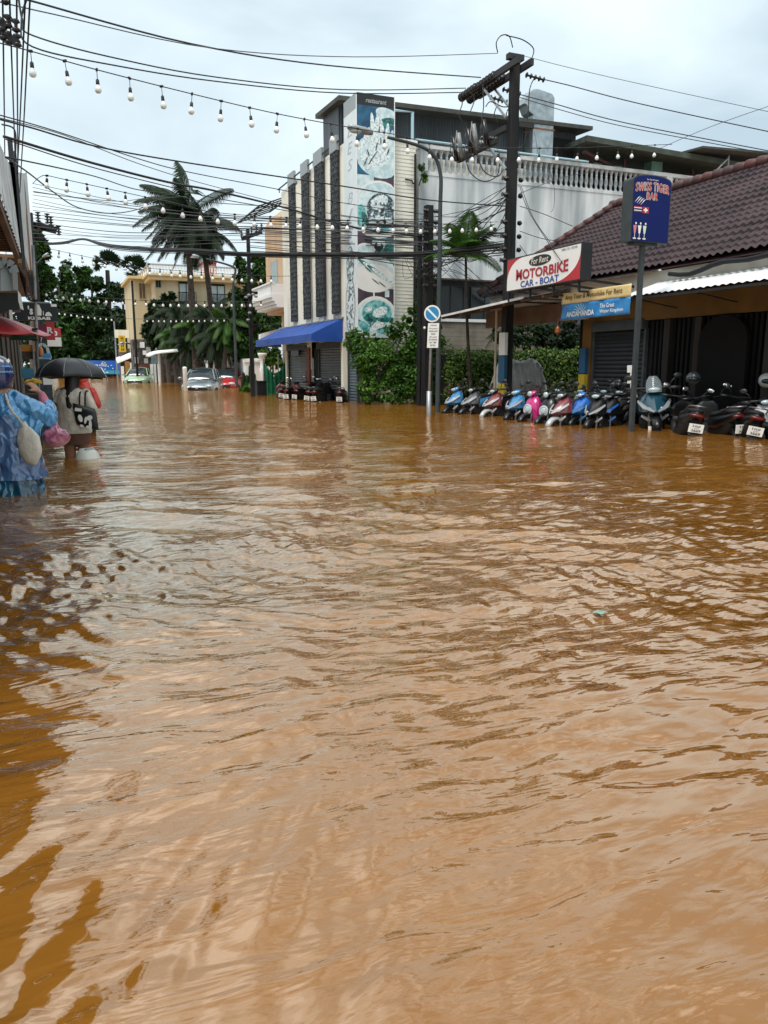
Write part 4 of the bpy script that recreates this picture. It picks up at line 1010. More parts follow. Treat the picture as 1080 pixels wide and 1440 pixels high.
# to the right of the tall pole
wire([(738,79),(800,95),(900,118),(1085,158)], (16.2,13), .006, 'thin grey cable running right from the top of the tall pole', None, CABLE2)
wire([(748,108),(800,120),(900,146),(1085,186)], (16.6,13), .011, 'black cable running right from the upper insulator of the tall pole')
wire([(728,132),(780,146),(880,173),(1085,213)], (17,13.5), .011, 'black cable running right just above the duct, upper of two')
wire([(728,136),(790,155),(860,174),(950,192),(1085,217)], (17,13.4), .009, 'black cable running right just above the duct, lower of two')
wire([(920,212),(1000,178),(1085,148)], (15,12), .006, 'thin cable rising to the right from behind the bar sign', None, CABLE2)
for k, (pp, yy) in enumerate((([(731,290),(762,300),(805,318)],(16.3,15)), ([(731,262),(745,300),(792,372)],(16.3,13)), ([(733,262),(752,310),(800,374)],(16.3,13)), ([(731,325),(765,336),(812,342)],(16.3,14)), ([(731,345),(760,380),(800,395)],(16.3,14)), ([(731,272),(790,250),(840,240)],(16.3,22)), ([(772,235),(779,262),(779,290),(775,298)],(22.8,22.8)), ([(715,262),(690,275),(640,305)],(16.4,19)), ([(715,258),(675,290),(605,306)],(16.4,20)))):
    wire(pp, yy, .008, ['cable from the tall pole to the ridge of the tiled roof','left of two steep cables dropping to the tiled roof','right of two steep cables dropping to the tiled roof','cable from the tall pole passing over the rental sign','loose cable hanging from the tall pole behind the rental sign','cable rising from the tall pole to the balustrade','short black cable hanging down the grey plaster wall','upper slanting cable left of the tall pole','lower slanting cable left of the tall pole'][k])
# long ones running along the street at top left
for k, (x0, x1) in enumerate(((3,5),(12,20),(23,23),(37,22),(44,27))):
    m = MB(); a = at(x0, -40, Y=8.6); b = at(x1+2, 250, Y=17); m.tube([a, a.lerp(b,.5)-Vector((0,0,.03)), b, b+(b-a)*1.3], .010, 5); tag(obj('overhead_cable', m, CABLE, smooth=True), 'near upright-looking cable running along the street at the top left', 'cable', 'cables running along the street at top left')
m = MB(); P_ = [(5.5+.9*math.sin(t)*.25, 0, 0) for t in range(2)]
wire([(2,175),(20,182),(22,210),(19,235)], (13,13), .012, 'short dark cable tail hanging by the top of the white canopy')

# ------------------------------------------------------------------ bulb strings
bulbm = MB(); bulbm.lathe((0,0,-.172), [(.004,0),(.021,.004),(.033,.018),(.037,.037),(.031,.057),(.020,.075),(.015,.09)], 12)
sockm = MB(); sockm.lathe((0,0,-.085), [(.017,0),(.02,.01),(.018,.05),(.009,.06)], 8); sockm.tube([(0,0,-.03),(0,0,.0)], .004, 4)
BPROTO = {}
def bulb_string(name, label, cable, Ys, bulbs, size, drop=1.0, r=.006, lit=None):
    """cable: pixel path, bulbs: pixel x positions; every bulb hangs from the cable"""
    n = len(cable); C = smooth_path([at(x, y, Y=Ys[0]+(Ys[1]-Ys[0])*(k/(n-1))) for k, (x, y) in enumerate(cable)], 10)
    t = thing(name, C[0], label, 'string lights', 'strings of bulbs over the street')
    m = MB(); m.tube(C, r, 4); obj('cable', m, CABLE, t)
    # pixel x of every sample
    def px_(p):
        q = p-CAM; return 540+F*q.dot(_R)/q.dot(_F)
    X = [px_(p) for p in C]
    for k, bx in enumerate(bulbs):
        for i in range(len(C)-1):
            if min(X[i],X[i+1]) <= bx <= max(X[i],X[i+1]) and X[i] != X[i+1]:
                p = C[i].lerp(C[i+1], (bx-X[i])/(X[i+1]-X[i])); break
        else: continue
        key = (round(drop,2), lit)
        if key not in BPROTO:
            s1 = MB(); s1.v = [(a, b, c-.1*(drop-1)) for a, b, c in sockm.v]; s1.f = sockm.f; s1.m = sockm.m; s1.tube([(0,0,0),(0,0,-.04-.1*(drop-1))], .004, 4); s1.box(-.02,.02,-.01,.01,-.012,.012)
            b1 = MB(); b1.v = [(a, b, c-.1*(drop-1)) for a, b, c in bulbm.v]; b1.f = bulbm.f; b1.m = bulbm.m
            ob = obj('bulb', b1, BULB, t, smooth=True, local=True); os_ = obj('socket', s1, SOCK, ob, smooth=True, local=True); BPROTO[key] = (ob, os_)
            ob2, os2 = ob, os_
        else:
            ob, os_ = BPROTO[key]; ob2 = ob.copy(); col.objects.link(ob2); ob2.parent = t; os2 = os_.copy(); col.objects.link(os2); os2.parent = ob2
        ob2.location = p-C[0]; ob2.scale = (size,)*3; ob2.rotation_euler = (rr.uniform(-.12,.12), rr.uniform(-.12,.12), rr.uniform(0,6))
    return t
bulb_string('bulb_string', 'nearest string of large bulbs sweeping from the top left corner to the bar sign', [(-15,57),(40,71),(136,98),(270,132),(390,160),(503,181),(560,190),(620,205),(700,208),(800,208),(890,205),(945,203)], (8.6,13.5),
            [43,91,136,182,227,270,311,351,390,428,465,503,540,572,604,636,666,700,730,759,783,814,841,869,889,921], .98, 1.7)
bulb_string('bulb_string', 'second string of bulbs crossing in front of the coconut palm and picture pillar', [(46,258),(56,249),(66,247),(94,253),(204,277),(280,295),(350,303),(470,309),(600,315),(700,312)], (14,16.5),
            [66,94,122,150,176,204,230,256,280,306,330,358,380,403,423,445,467,489,510,531,552,571,592,613,632,650,670,690], 1.15, 1.1)
bulb_string('bulb_string', 'third string of small bulbs level with the hotel balustrade', [(70,350),(131,363),(190,375),(283,383),(367,388),(420,388)], (22,20), [83,98,115,131,147,163,180,196,211,225,240,253,268,283,298,313,327,341,354,367,381], 1.05, 1.0)
bulb_string('bulb_string', 'fourth string of bulbs, strung across the dark trees and over the palm row', [(58,408),(101,415),(160,420),(240,424),(367,424)], (26,24), [64,77,89,101,113,125,137,149,160,172,190,205,217,229,240,252,264,276,288,300,312,325,340,352,367], 1.1, .8)
bulb_string('bulb_string', 'lowest string of tiny bulbs under the others across the trees', [(80,438),(157,447),(240,449),(320,448)], (34,32), [83,91,100,108,116,124,133,141,149,157,207,215,223,231,240,248,256,264,272,280,288,297,306,315], .95, .6)
# ------------------------------------------------------------------ vegetation
NPR = np.random.default_rng(21)
def leaves_mesh(P, N, size, aspect=.45, rng=NPR, jitter=.35):
    """one pointed, folded leaf (2 quads) at every point P facing roughly N"""
    n = len(P); N = N+rng.normal(0, .55, (n,3)); N /= np.linalg.norm(N, axis=1)[:,None]
    T = rng.normal(0, 1, (n,3)); T[:,2] -= .5; T -= (T*N).sum(1)[:,None]*N; T /= np.linalg.norm(T, axis=1)[:,None]
    B = np.cross(N, T); s = size*(1+rng.uniform(-jitter, jitter, n))[:,None]; w = s*aspect/2
    a = P-T*s*.5; b = P+T*s*.5; c = P+B*w-N*s*.06; d = P-B*w-N*s*.06
    V = np.stack([a, c, b, d], 1).reshape(-1,3); i = np.arange(n)[:,None]*4
    Fc = np.concatenate([i+np.array([[0,1,2]]), i+np.array([[0,2,3]])], 1).reshape(-1,3)
    return V, Fc
def np_obj(name, V, Fc, m, parent, origin=(0,0,0), mi=None, mats=None):
    me = bpy.data.meshes.new(name); V = V-np.array(origin)
    me.vertices.add(len(V)); me.vertices.foreach_set('co', V.astype(np.float32).ravel())
    k = Fc.shape[1]; me.loops.add(Fc.size); me.loops.foreach_set('vertex_index', Fc.astype(np.int32).ravel())
    me.polygons.add(len(Fc)); me.polygons.foreach_set('loop_start', (np.arange(len(Fc))*k).astype(np.int32)); me.polygons.foreach_set('loop_total', np.full(len(Fc), k, np.int32))
    for q in (mats or [m]): me.materials.append(q)
    if mi is not None: me.polygons.foreach_set('material_index', mi.astype(np.int32))
    me.update(calc_edges=True); o = bpy.data.objects.new(name, me); col.objects.link(o); o.parent = parent
    if parent is None: o.location = origin
    return o
def crown(name, blobs, nleaf, size, mats, parent, rng=NPR, aspect=.45, weights=(.55,.45)):
    """blobs: (cx,cy,cz,rx,ry,rz); leaves fill clumps set unevenly over the blobs"""
    Ps, Ns = [], []; vol = np.array([b[3]*b[4]*b[5] for b in blobs])**.67; vol = vol/vol.sum()
    for b, v in zip(blobs, vol):
        nc = max(6, int(26*v*len(blobs)**.6)+6); k = int(nleaf*v/nc)+1
        d = rng.normal(0,1,(nc,3)); d /= np.linalg.norm(d,axis=1)[:,None]; rad = rng.uniform(.45,1.02,(nc,1))
        C = np.array(b[:3])+d*rad*np.array(b[3:])
        for c, dd in zip(C, d):
            q = rng.normal(0,1,(k,3)); q /= np.linalg.norm(q,axis=1)[:,None]; rr_ = rng.uniform(.2,1,(k,1))**.5
            cs = rng.uniform(.2,.42)*np.array([b[3],b[4],b[5]])
            Ps.append(c+q*rr_*cs); Ns.append(q*.6+dd*.5+np.array([0,0,.5]))
    P = np.concatenate(Ps); N = np.concatenate(Ns)
    V, Fc = leaves_mesh(P, N, size, aspect, rng)
    mi = np.repeat((rng.random(len(P)) > weights[0]).astype(int), 2)
    org = rootmat(parent).translation if parent else (0,0,0)
    return np_obj(name, V, Fc, None, parent, org, mi, mats)
def trunk(parent, base, top, r, m=BARK, limbs=(), name='trunk'):
    mb = MB(); b, t = Vector(base), Vector(top); n = 7
    P = [b.lerp(t, k/n)+Vector((math.sin(k*1.7)*r*.3, math.cos(k*1.3)*r*.3, 0)) for k in range(n+1)]
    mb.tube(P, [r*(1.25-.75*k/n) for k in range(n+1)], 9)
    for l in limbs: mb.tube([b.lerp(t, .55+.1*(hash(l) % 4)), Vector(l).lerp(t, .35)+Vector((0,0,.1)), l], [r*.5, r*.35, r*.12], 6)
    return obj(name, mb, m, parent, smooth=True)
def tree(name, label, base, blobs, nleaf, size, r=.2, group=None, mats=(LEAFD, LEAF), cat='tree', aspect=.45, trk=True):
    t = thing(name, base, label, cat, group)
    if trk:
        c = np.mean([b[:3] for b in blobs], axis=0); trunk(t, base, tuple(c), r, limbs=[tuple(b[:3]) for b in blobs[:7]])
    crown('crown', blobs, nleaf, size, list(mats), t, aspect=aspect); return t
def blobs_px(lst, Y, depth=.8):
    """lst of (px x, px y, px radius x, px radius y)"""
    R = []
    for (x, y, rx, ry) in lst:
        p = at(x, y, Y=Y); s = (p-CAM).dot(_F)/F
        R.append((p.x, p.y, p.z, rx*s, max(rx, ry)*s*depth, ry*s))
    return R

# big bush under the picture pillar
bq = at(560, 566, Z=0)
BY = 21.4
bl = blobs_px([(515,500,32,34),(555,490,42,36),(600,505,40,44),(575,535,50,34),(520,545,22,26),(545,550,40,20),(610,545,30,28),(500,480,20,16),(590,468,26,20),(575,450,14,16),(600,450,16,22),(608,480,24,28),(535,515,40,30)], BY, .5)
tree('bush', 'big dense green bush growing over the foot of the picture pillar', (at(560,560,Y=BY).x, BY, -.4), bl, 15000, .13, .06, mats=(LEAF, LEAFL), cat='bush', aspect=.5)
cl = blobs_px([(593,235,5,6),(597,250,4,7)], 22.7); tree('wall_plant', 'small plant sprouting from the wall beside the blue downpipe', (cl[0][0], 22.9, cl[1][2]-.2), cl, 260, .10, .015, mats=(LEAF, LEAFL), cat='plant')
cl = blobs_px([(598,400,8,30),(592,430,8,20),(604,425,10,20),(590,380,4,10)], 20.6); tree('creeper', 'leafy creeper climbing the dark conduit and short utility pole', (at(596,440,Y=20.6).x, 20.6, -.4), cl, 1900, .11, .03, mats=(LEAFD, LEAF), cat='plant')

# clipped hedge
def hedge(name, label, x0, x1, Y, ztop, dens=2600):
    t = thing(name, ((x0+x1)/2, Y, -.45), label, 'hedge'); rng = np.random.default_rng(int(x0*10))
    n = int(dens*(x1-x0)); P = np.stack([rng.uniform(x0,x1,n), Y+rng.choice([0,1],n,p=[.7,.3])*rng.uniform(0,.9,n)+rng.normal(0,.06,n)+.12*np.sin(rng.uniform(0,6,n)), rng.uniform(-.35,ztop,n)+rng.normal(0,.05,n)], 1)
    N = np.tile(np.array([[-.1,-.8,.55]]), (n,1)); V, Fc = leaves_mesh(P, N, .095, .55, rng)
    np_obj('foliage', V, Fc, None, t, rootmat(t).translation, np.repeat((rng.random(n) > .5).astype(int), 2), [HEDGE, LEAF])
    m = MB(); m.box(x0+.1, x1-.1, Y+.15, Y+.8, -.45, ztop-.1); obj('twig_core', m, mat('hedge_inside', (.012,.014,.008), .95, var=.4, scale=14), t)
hedge('hedge', 'glossy clipped hedge below the board screen, left of the blue and yellow pole', 10.25, 13.0, 20.0, 1.55)
hedge('hedge', 'glossy clipped hedge behind the motorbikes between the painted pole and the shop', 13.15, 17.2, 20.0, 1.62, 1900)
bl = blobs_px([(740,470,30,22),(775,480,30,24),(800,465,22,26),(810,490,16,16),(700,470,10,16)], 20.9, .5)
tree('bush', 'dark loose shrub behind the second hedge, seen under the porch roof', (at(770,500,Y=20.9).x, 20.9, -.4), bl, 3600, .16, .05, mats=(LEAFD, LEAFD), cat='bush')

# palms ---------------------------------------------------------------
def frond(mb, base, az, el, L, droop, w, nl=26, stiff=.0, wind=(0,0), lw=.03, curl=0):
    """a feather leaf: midrib curve with hanging leaflets"""
    base = Vector(base); P = []; d = Vector((math.cos(az)*math.cos(el), math.sin(az)*math.cos(el), math.sin(el))); p = base.copy(); n = 14
    wv = Vector((wind[0], wind[1], 0)); T = []
    for k in range(n+1):
        P.append(p.copy()); T.append(d.copy()); p = p+d*(L/n); d = (d+Vector((0,0,-droop/n))+wv*(1/n)).normalized()
    mb.mi = 1; mb.tube(P, [lw*(1-.8*k/n) for k in range(n+1)], 4); mb.mi = 0
    for k in range(2, nl+1):
        t = k/nl; i = min(int(t*n), n-1); q = P[i].lerp(P[i+1], t*n-i); dd = T[i]
        sd = dd.cross(Vector((0,0,1)))
        if sd.length < 1e-3: sd = Vector((1,0,0))
        sd.normalize(); upv = sd.cross(dd)
        ll = w*math.sin(math.pi*(.12+.86*t))**.6*random.uniform(.85,1.12)
        for s_ in (-1, 1):
            v = (sd*s_*(.75+stiff)+dd*(.55)+upv*(.25*stiff)+Vector((0,0,-.55+stiff*.6))+wv*.5).normalized()
            m1 = q+v*ll*.5; v2 = (v+Vector((0,0,-.55+stiff*.4))).normalized(); e = m1+v2*ll*.5
            hw = lw*.8*max(1, ll*1.0); wd = dd*hw
            mb.add([q-wd*.5, q+wd*.5, m1+wd, m1-wd, e], [(0,1,2,3),(3,2,4)])
def palm(name, label, base, top, r, fronds, L, w, group=None, mats=(LEAFP, PBARK), seed=1, wind=(0,0), nl=26, stiff=0, el=(-.5,1.3), droop=(1.1,1.9), lw=.03, ring=True, bend=0):
    random.seed(seed); t = thing(name, base, label, 'palm tree', group); b, tp = Vector(base), Vector(top)
    m = MB(); n = 16; P = [b.lerp(tp, k/n)+Vector((bend*math.sin(math.pi*k/n),0,0)) for k in range(n+1)]
    m.tube([p for p in P], [r*(1.2-.5*k/n)*(1.06 if k % 2 else .96) for k in range(n+1)], 9); obj('trunk', m, PBARK, t, smooth=True)
    m = MB()
    for k in range(fronds):
        az = 2*math.pi*(k*.382)+random.uniform(-.2,.2); e = el[0]+(el[1]-el[0])*((k+.5)/fronds)
        frond(m, tp+Vector((0,0,random.uniform(-.1,.12)*r*6)), az, e, L*random.uniform(.85,1.1), random.uniform(*droop), w, nl, stiff, wind, lw)
    obj('fronds', m, list(mats), t)
    return t
wl = -_R*1.15
C1 = at(262, 303, Y=46); C2 = at(284, 322, Y=47)
palm('coconut_palm', 'taller coconut palm with wind-blown fronds swept to the left against the sky', (at(275,470,Y=46).x,46,-.5), C1, .2, 36, 3.05, .95, 'pair of coconut palms before the hotel', seed=4, wind=(wl.x*.9,wl.y*.9), nl=64, lw=.034, el=(-1.0,1.35))
palm('coconut_palm', 'shorter coconut palm with leaning trunk and fronds hanging to the right', (at(308,470,Y=47).x,47,-.5), C2, .18, 24, 2.45, .85, 'pair of coconut palms before the hotel', seed=9, wind=(.1,-.1), nl=56, lw=.032, el=(-1.0,1.1))
LABS = ['leftmost','second','third','fourth','fifth','sixth','seventh','eighth']
for k, (tx_, bx_, cy, Yp) in enumerate(((243,249,462,52),(252,258,432,50),(268,272,476,47),(280,280,450,46),(294,296,436,45),(306,303,466,44),(320,311,448,43),(230,238,440,55))):
    palm('street_palm', '%s trunk of the row of drooping dark palms before the white wall' % (['second','third','fourth','fifth','sixth','seventh','eighth and rightmost','leftmost'][k]), (at(bx_,530,Y=Yp).x,Yp,-.5), at(tx_,cy+10,Y=Yp), .14, 22, 1.5+.2*(k%3), .55, 'row of street palms', seed=30+k, nl=34, lw=.034, el=(-1.1,1.25), droop=(1.5,2.6), mats=(LEAFP if k % 3 else LEAF, PBARK))
q = at(655, 395, Y=18.6); 
palm('areca_palm', 'young palm with bright green upright fronds in front of the grey plaster wall', (at(668,525,Y=18.6).x,18.6,-.4), at(655,362,Y=18.6), .045, 17, 1.15, .46, seed=5, nl=30, stiff=.5, el=(.35,1.4), droop=(.9,1.5), lw=.026, mats=(LEAFY, LEAF), bend=-.06)
palm('areca_palm', 'small shaded palm under the edge of the lean-to canopy', (at(706,540,Y=19.3).x,19.3,-.4), at(706,470,Y=19.3), .03, 9, .75, .26, seed=15, nl=12, stiff=.2, el=(-.4,1.0), lw=.018, mats=(LEAF, LEAFP))
for k, (x, y, Yp, h) in enumerate(((151,372,92,1.9),(189,378,84,1.8))):
    t = thing('toddy_palm', (at(x+3,520,Y=Yp).x, Yp, -.5), ['left of the two thin toddy palms rising above the dark trees','right of the two thin toddy palms, nearest the hotel'][k], 'palm tree', 'toddy palms on the skyline')
    m = MB(); m.tube([(at(x+3,520,Y=Yp).x,Yp,-.5), at(x+2,420,Y=Yp), at(x,y+8,Y=Yp)], [.3,.26,.22], 8); obj('trunk', m, PBARK, t, smooth=True)
    c = at(x, y, Y=Yp); m = MB(); rr = random.Random(k)
    for j in range(34):
        a = rr.uniform(0,6.28); e = rr.uniform(-.5,1.4); d = Vector((math.cos(a)*math.cos(e), math.sin(a)*math.cos(e), math.sin(e))); p = c+d*h*.45; s_ = d.cross(Vector((.3,.2,1))).normalized(); u_ = s_.cross(d)
        for f in np.linspace(-1.25,1.25,9):
            e1 = p+(d*math.cos(f)+s_*math.sin(f))*h*.5+Vector((0,0,-.12)); sd_ = (s_*math.cos(f)-d*math.sin(f))*.09; m.face([p-sd_*.2, p+(e1-p)*.6-sd_, e1, p+(e1-p)*.6+sd_])
        m.beam(c, p, .05)
    obj('fronds', m, LEAFP, t)

# trees behind ---------------------------------------------------------
tree('broad_tree', 'bushy bright-topped tree rising behind the pole beside the peach building', (at(350,540,Y=43).x,43,-.5), blobs_px([(350,395,24,26),(372,380,22,20),(340,430,26,26),(370,425,28,28),(355,460,32,26),(338,372,10,14),(385,400,16,26),(380,450,22,34),(335,480,24,26),(365,492,30,24)], 43, .7), 11000, .34, .25, mats=(LEAFD, LEAF))
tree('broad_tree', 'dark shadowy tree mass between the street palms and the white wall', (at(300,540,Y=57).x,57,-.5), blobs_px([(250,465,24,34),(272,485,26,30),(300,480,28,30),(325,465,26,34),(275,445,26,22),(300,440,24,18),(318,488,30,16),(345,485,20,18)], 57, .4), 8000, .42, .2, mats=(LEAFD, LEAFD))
far = 'dark trees closing the end of the street'
for k, (lb, bl, Yt, mt) in enumerate((
    ('dark crown at the far left, close behind the far utility pole', [(40,345,18,22),(55,350,16,14),(62,358,10,8),(38,380,24,22),(52,330,7,8),(60,395,18,18)], 70, (LEAFD, LEAF)),
    ('tall round dark crown behind the kebab sign', [(80,395,26,20),(105,385,24,16),(70,430,34,30),(100,440,34,34),(85,480,40,34)], 88, (LEAFD, LEAF)),
    ('wide crown in the middle of the far tree wall, with lighter leaves', [(128,400,26,16),(150,410,20,16),(120,440,30,26),(140,470,32,32),(125,495,34,22)], 92, (LEAF, LEAFD)),
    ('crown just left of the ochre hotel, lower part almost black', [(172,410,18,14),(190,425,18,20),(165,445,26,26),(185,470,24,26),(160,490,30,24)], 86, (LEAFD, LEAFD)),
    ('low dense crown behind the red shop signs', [(60,470,34,30),(90,500,34,20),(45,500,30,20)], 80, (LEAFD, LEAF)),
    ('crown peeping above the hotel left corner', [(213,420,12,16),(222,440,16,22),(205,455,12,20)], 66, (LEAF, LEAFD)))):
    tree('street_tree', lb, (at(bl[0][0]+5,520,Y=Yt).x,Yt,-.5), blobs_px(bl, Yt, .6), 7000, .62, .35, far, mats=mt)
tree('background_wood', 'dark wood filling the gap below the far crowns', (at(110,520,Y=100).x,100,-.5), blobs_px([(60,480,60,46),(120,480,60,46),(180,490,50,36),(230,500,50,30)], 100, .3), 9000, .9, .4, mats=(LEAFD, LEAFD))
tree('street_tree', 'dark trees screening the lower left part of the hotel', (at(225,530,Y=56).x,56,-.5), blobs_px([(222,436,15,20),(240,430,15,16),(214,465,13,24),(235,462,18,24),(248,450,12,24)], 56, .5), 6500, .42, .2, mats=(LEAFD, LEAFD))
# plants by the wall
cl = blobs_px([(350,545,8,7),(358,540,6,7),(344,548,6,4)], 34); tree('wall_plant', 'low spiky plant by the white wall beside the slim concrete pole', (cl[0][0],34,-.3), cl, 500, .22, .04, cat='plant', mats=(LEAF, LEAFL))
for k, (x, y0) in enumerate(((342,523),(347,527),(352,512),(357,524))):
    m = MB(); p = at(x, 552, Y=36); q = at(x, y0, Y=36); m.tube([p, p.lerp(q,.5), q.lerp(p,.1), q], [.09,.10,.09,.02], 7); tag(obj('cactus', m, LEAFD, smooth=True), 'column cactus in front of the white wall left of the slim pole', 'cactus', 'column cacti by the white wall')
cl = blobs_px([(372,500,8,8),(388,495,8,8),(380,508,10,6),(392,508,6,10)], 33.6); tree('wall_plant', 'leafy plant behind the green net', (cl[0][0],33.6,-.3), cl, 900, .24, .04, cat='plant', mats=(LEAF, LEAFL))
cl = blobs_px([(645,545,8,8),(632,548,6,6)], 19.6); tree('wall_plant', 'reddish dry shrub at the foot of the hedge beside the first blue motorbike', (cl[0][0],19.6,-.4), cl, 700, .09, .02, cat='plant', mats=(mat('dry_leaf', (.12,.06,.03), .7, rgb2=(.30,.18,.11), scale=9), LEAF))
# ------------------------------------------------------------------ hotel, far shops, wall
ht = thing('hotel', (10, 62, -.5), 'ochre hotel with a roof balustrade behind the coconut palms', 'building')
HX0 = at(218, 400, Y=60).x; HX1 = 14.2; HZ = at(260, 396, Y=60).z
m = MB(); m.box(HX0, HX1, 60, 70, 1.5, HZ); m.box(5.45, HX0+.1, 63, 70, 2.3, 7.6); m.box(HX0+.5, HX1, 60.4, 70, -.5, 1.5); obj('wall', m, YELLOWW, ht)
m = MB()
m.box(HX0-.45, HX1+.3, 59.4, 70.4, HZ, HZ+.28); m.box(HX0-.6, HX1+.4, 59.25, 70.5, HZ+.28, HZ+.42); m.box(5.2, HX0-.3, 62.6, 70, 7.6, 7.8)
rf = obj('roof_slab', m, mat('ochre_cornice', (.55,.40,.16), .75, rgb2=(.60,.47,.27), scale=2), ht)
m = MB(); m.box(HX0-.5, HX1+.3, 59.35, 59.5, HZ+1.0, HZ+1.1); m.box(HX0-.5, HX0-.35, 59.35, 70, HZ+1.0, HZ+1.1); obj('handrail', m, mat('grey_rail', (.35,.34,.30), .7), rf)
bmb = MB(); bmb.lathe((0,0,0), [(.05,0),(.09,.15),(.05,.32),(.05,.4),(.08,.5),(.05,.58)], 7); f0 = None
for k in range(36):
    p = Vector((HX0-.35+k*.22, 59.42, HZ+.42)) if k < 30 else Vector((HX0-.42, 60.4+(k-30)*1.4, HZ+.42))
    if f0 is None: f0 = obj('baluster', bmb, WHITE, rf, smooth=True, local=True); o = f0
    else: o = f0.copy(); col.objects.link(o)
    o.location = p-ht.location
m = MB(); p = at(287, 384, Y=62); q = at(304, 370, Y=62); m.box(p.x, q.x, 62, 64, HZ+.4, q.z); m.box(p.x-.06, q.x+.06, 61.94, 64.06, q.z, q.z+.1); obj('roof_tank_room', m, mat('pink_paint', (.45,.14,.13), .7), rf)
def hwin(x0, y0, x1, y1, Y, parent, m_=PALEGLASS, fr=DARK, rail=True):
    a = at(x0, y1, Y=Y); b = at(x1, y0, Y=Y); m = MB(); m.box(a.x, b.x, Y-.03, Y, a.z, b.z); w = obj('window', m, m_, parent)
    m = MB(); t_ = (b.x-a.x)*.05
    for x in (a.x, (a.x+b.x)/2-t_/2, b.x-t_): m.box(x, x+t_, Y-.06, Y-.031, a.z, b.z)
    m.box(a.x, b.x, Y-.062, Y-.032, b.z-t_*1.5, b.z+t_); m.box(a.x, b.x, Y-.062, Y-.032, a.z-t_, a.z)
    obj('frame', m, fr, w)
    if rail:
        m = MB(); zr = a.z+(b.z-a.z)*.42
        m.box(a.x-.1, b.x+.1, Y-.35, Y-.30, zr, zr+.06)
        for k in range(14): x = a.x-.1+(b.x-a.x+.2)*k/13; m.box(x, x+.03, Y-.34, Y-.31, a.z-.1, zr)
        m.box(a.x-.1, b.x+.1, Y-.4, Y-.0, a.z-.25, a.z-.1); obj('balcony_rail', m, DARK, w)
hwin(252,398,272,423,60,ht); hwin(295,401,316,425,60,ht); hwin(219,394,226,404,60,ht, DARK, CAPM, False); hwin(196,398,204,420,63,ht, mat('brown_glass', (.12,.08,.05), .3), YELLOWW, False)
hwin(236,440,250,462,60,ht)
# lower dark clutter of shops in front of the hotel
m = MB(); fs = thing('far_shop_row', (6.5, 58, -.5), 'dark cluttered shop fronts below the left corner of the hotel', 'building')
a = at(186, 475, Y=58); b = at(250, 545, Y=58); m.box(a.x, b.x+1, 58, 60, -.5, a.z-.1); obj('wall', m, mat('far_shop_wall', (.035,.03,.028), .8, rgb2=(.14,.12,.10), scale=2.4, fac=(.45,.6)), fs)
rr = random.Random(8); 
for (x0,y0,x1,y1,c) in ((197,481,203,489,WHITE),(201,493,206,499,WHITE),(206,488,212,498,mat('dull_sign', (.35,.36,.34), .6)),(190,502,194,511,WHITE),(203,504,208,511,mat('dull_sign',(.3,.3,.3),.6)),(213,478,220,493,PALEGLASS),(192,512,210,517,mat('dark_red_sign', (.12,.03,.02), .6))):
    p, q = at(x0,y1,Y=57.9), at(x1,y0,Y=57.9); m = MB(); m.box(p.x,q.x,57.86,57.98,p.z,q.z); obj('sign_panel', m, c, fs)
for (x0,x1) in ((212,215),(217,219),(222,224),(228,229)):
    p, q = at(x0,530,Y=57.5), at(x1,512,Y=57.5); m = MB(); m.box(p.x,q.x,57.4,57.6,-.5,q.z); obj('column', m, WHITE, fs)
m = MB(); p, q = at(213,512,Y=57.7), at(232,500,Y=57.7); m.box(p.x,q.x,57.7,57.75,p.z,q.z); obj('shopfront_glass', m, mat('far_glass', (.10,.15,.17), .2, rgb2=(.2,.27,.28), scale=4), fs)
# shop on the far left of it, with sloping awning
f2 = thing('corner_shop', (5, 68, -.5), 'small corner shop with a pale sloping awning under the yellow vertical sign', 'building')
m = MB(); a = at(168, 490, Y=68); b = at(192, 530, Y=68); m.box(a.x, b.x, 68, 70, -.5, a.z); obj('wall', m, mat('far_shop_wall', (.04,.03,.03), .8), f2)
m = MB(); p = [at(165,508,Y=67), at(193,498,Y=66), at(193,500,Y=66), at(165,511,Y=67)]; m.prism(p, (0,1.5,.3)); obj('awning', m, WHITE, f2)
m = MB(); p, q = at(162,475,Y=67.8), at(181,464,Y=67.8); m.box(p.x,q.x,67.7,68,p.z,q.z); obj('parapet', m, CREAM, f2)
for (x0,x1,c,y0) in ((171,174,WHITE,515),(177,182,mat('amber_pillar', (.35,.18,.04), .6),508),(182.5,186,WHITE,510),(187,190,WHITE,510)):
    p, q = at(x0,530,Y=66.5), at(x1,y0,Y=66.5); m = MB(); m.box(p.x,q.x,66.4,66.7,-.5,q.z); obj('pillar', m, c, f2)
ys = thing('vertical_sign', (at(172,480,Y=65).x, 65, 3), 'narrow upright yellow sign with dark red marks left of the hotel', 'sign')
p, q = at(168,495,Y=65), at(176,472,Y=65); m = MB(); m.box(p.x,q.x,65,65.25,p.z,q.z); obj('board', m, mat('yellow_sign', (.62,.42,.03), .5), ys)
VB = Board((p.x,65,p.z),(1,0,0),(0,0,1)); w_, h_ = q.x-p.x, q.z-p.z; m = MB()
for v in (.08,.3,.56,.76): VB.rect(m, w_*.3, h_*v, w_*.42, h_*(v+.16), .01); VB.rect(m, w_*.58, h_*v, w_*.7, h_*(v+.16), .01); VB.rect(m, w_*.3, h_*(v+.06), w_*.7, h_*(v+.09), .012)
obj('marks', m, mat('dark_red_marks', (.12,.02,.01), .5), ys)
m = MB(); m.tube([at(176,482,Y=65), at(184,482,Y=65), at(190,490,Y=65)], .05, 5); obj('bracket', m, STEEL, ys)
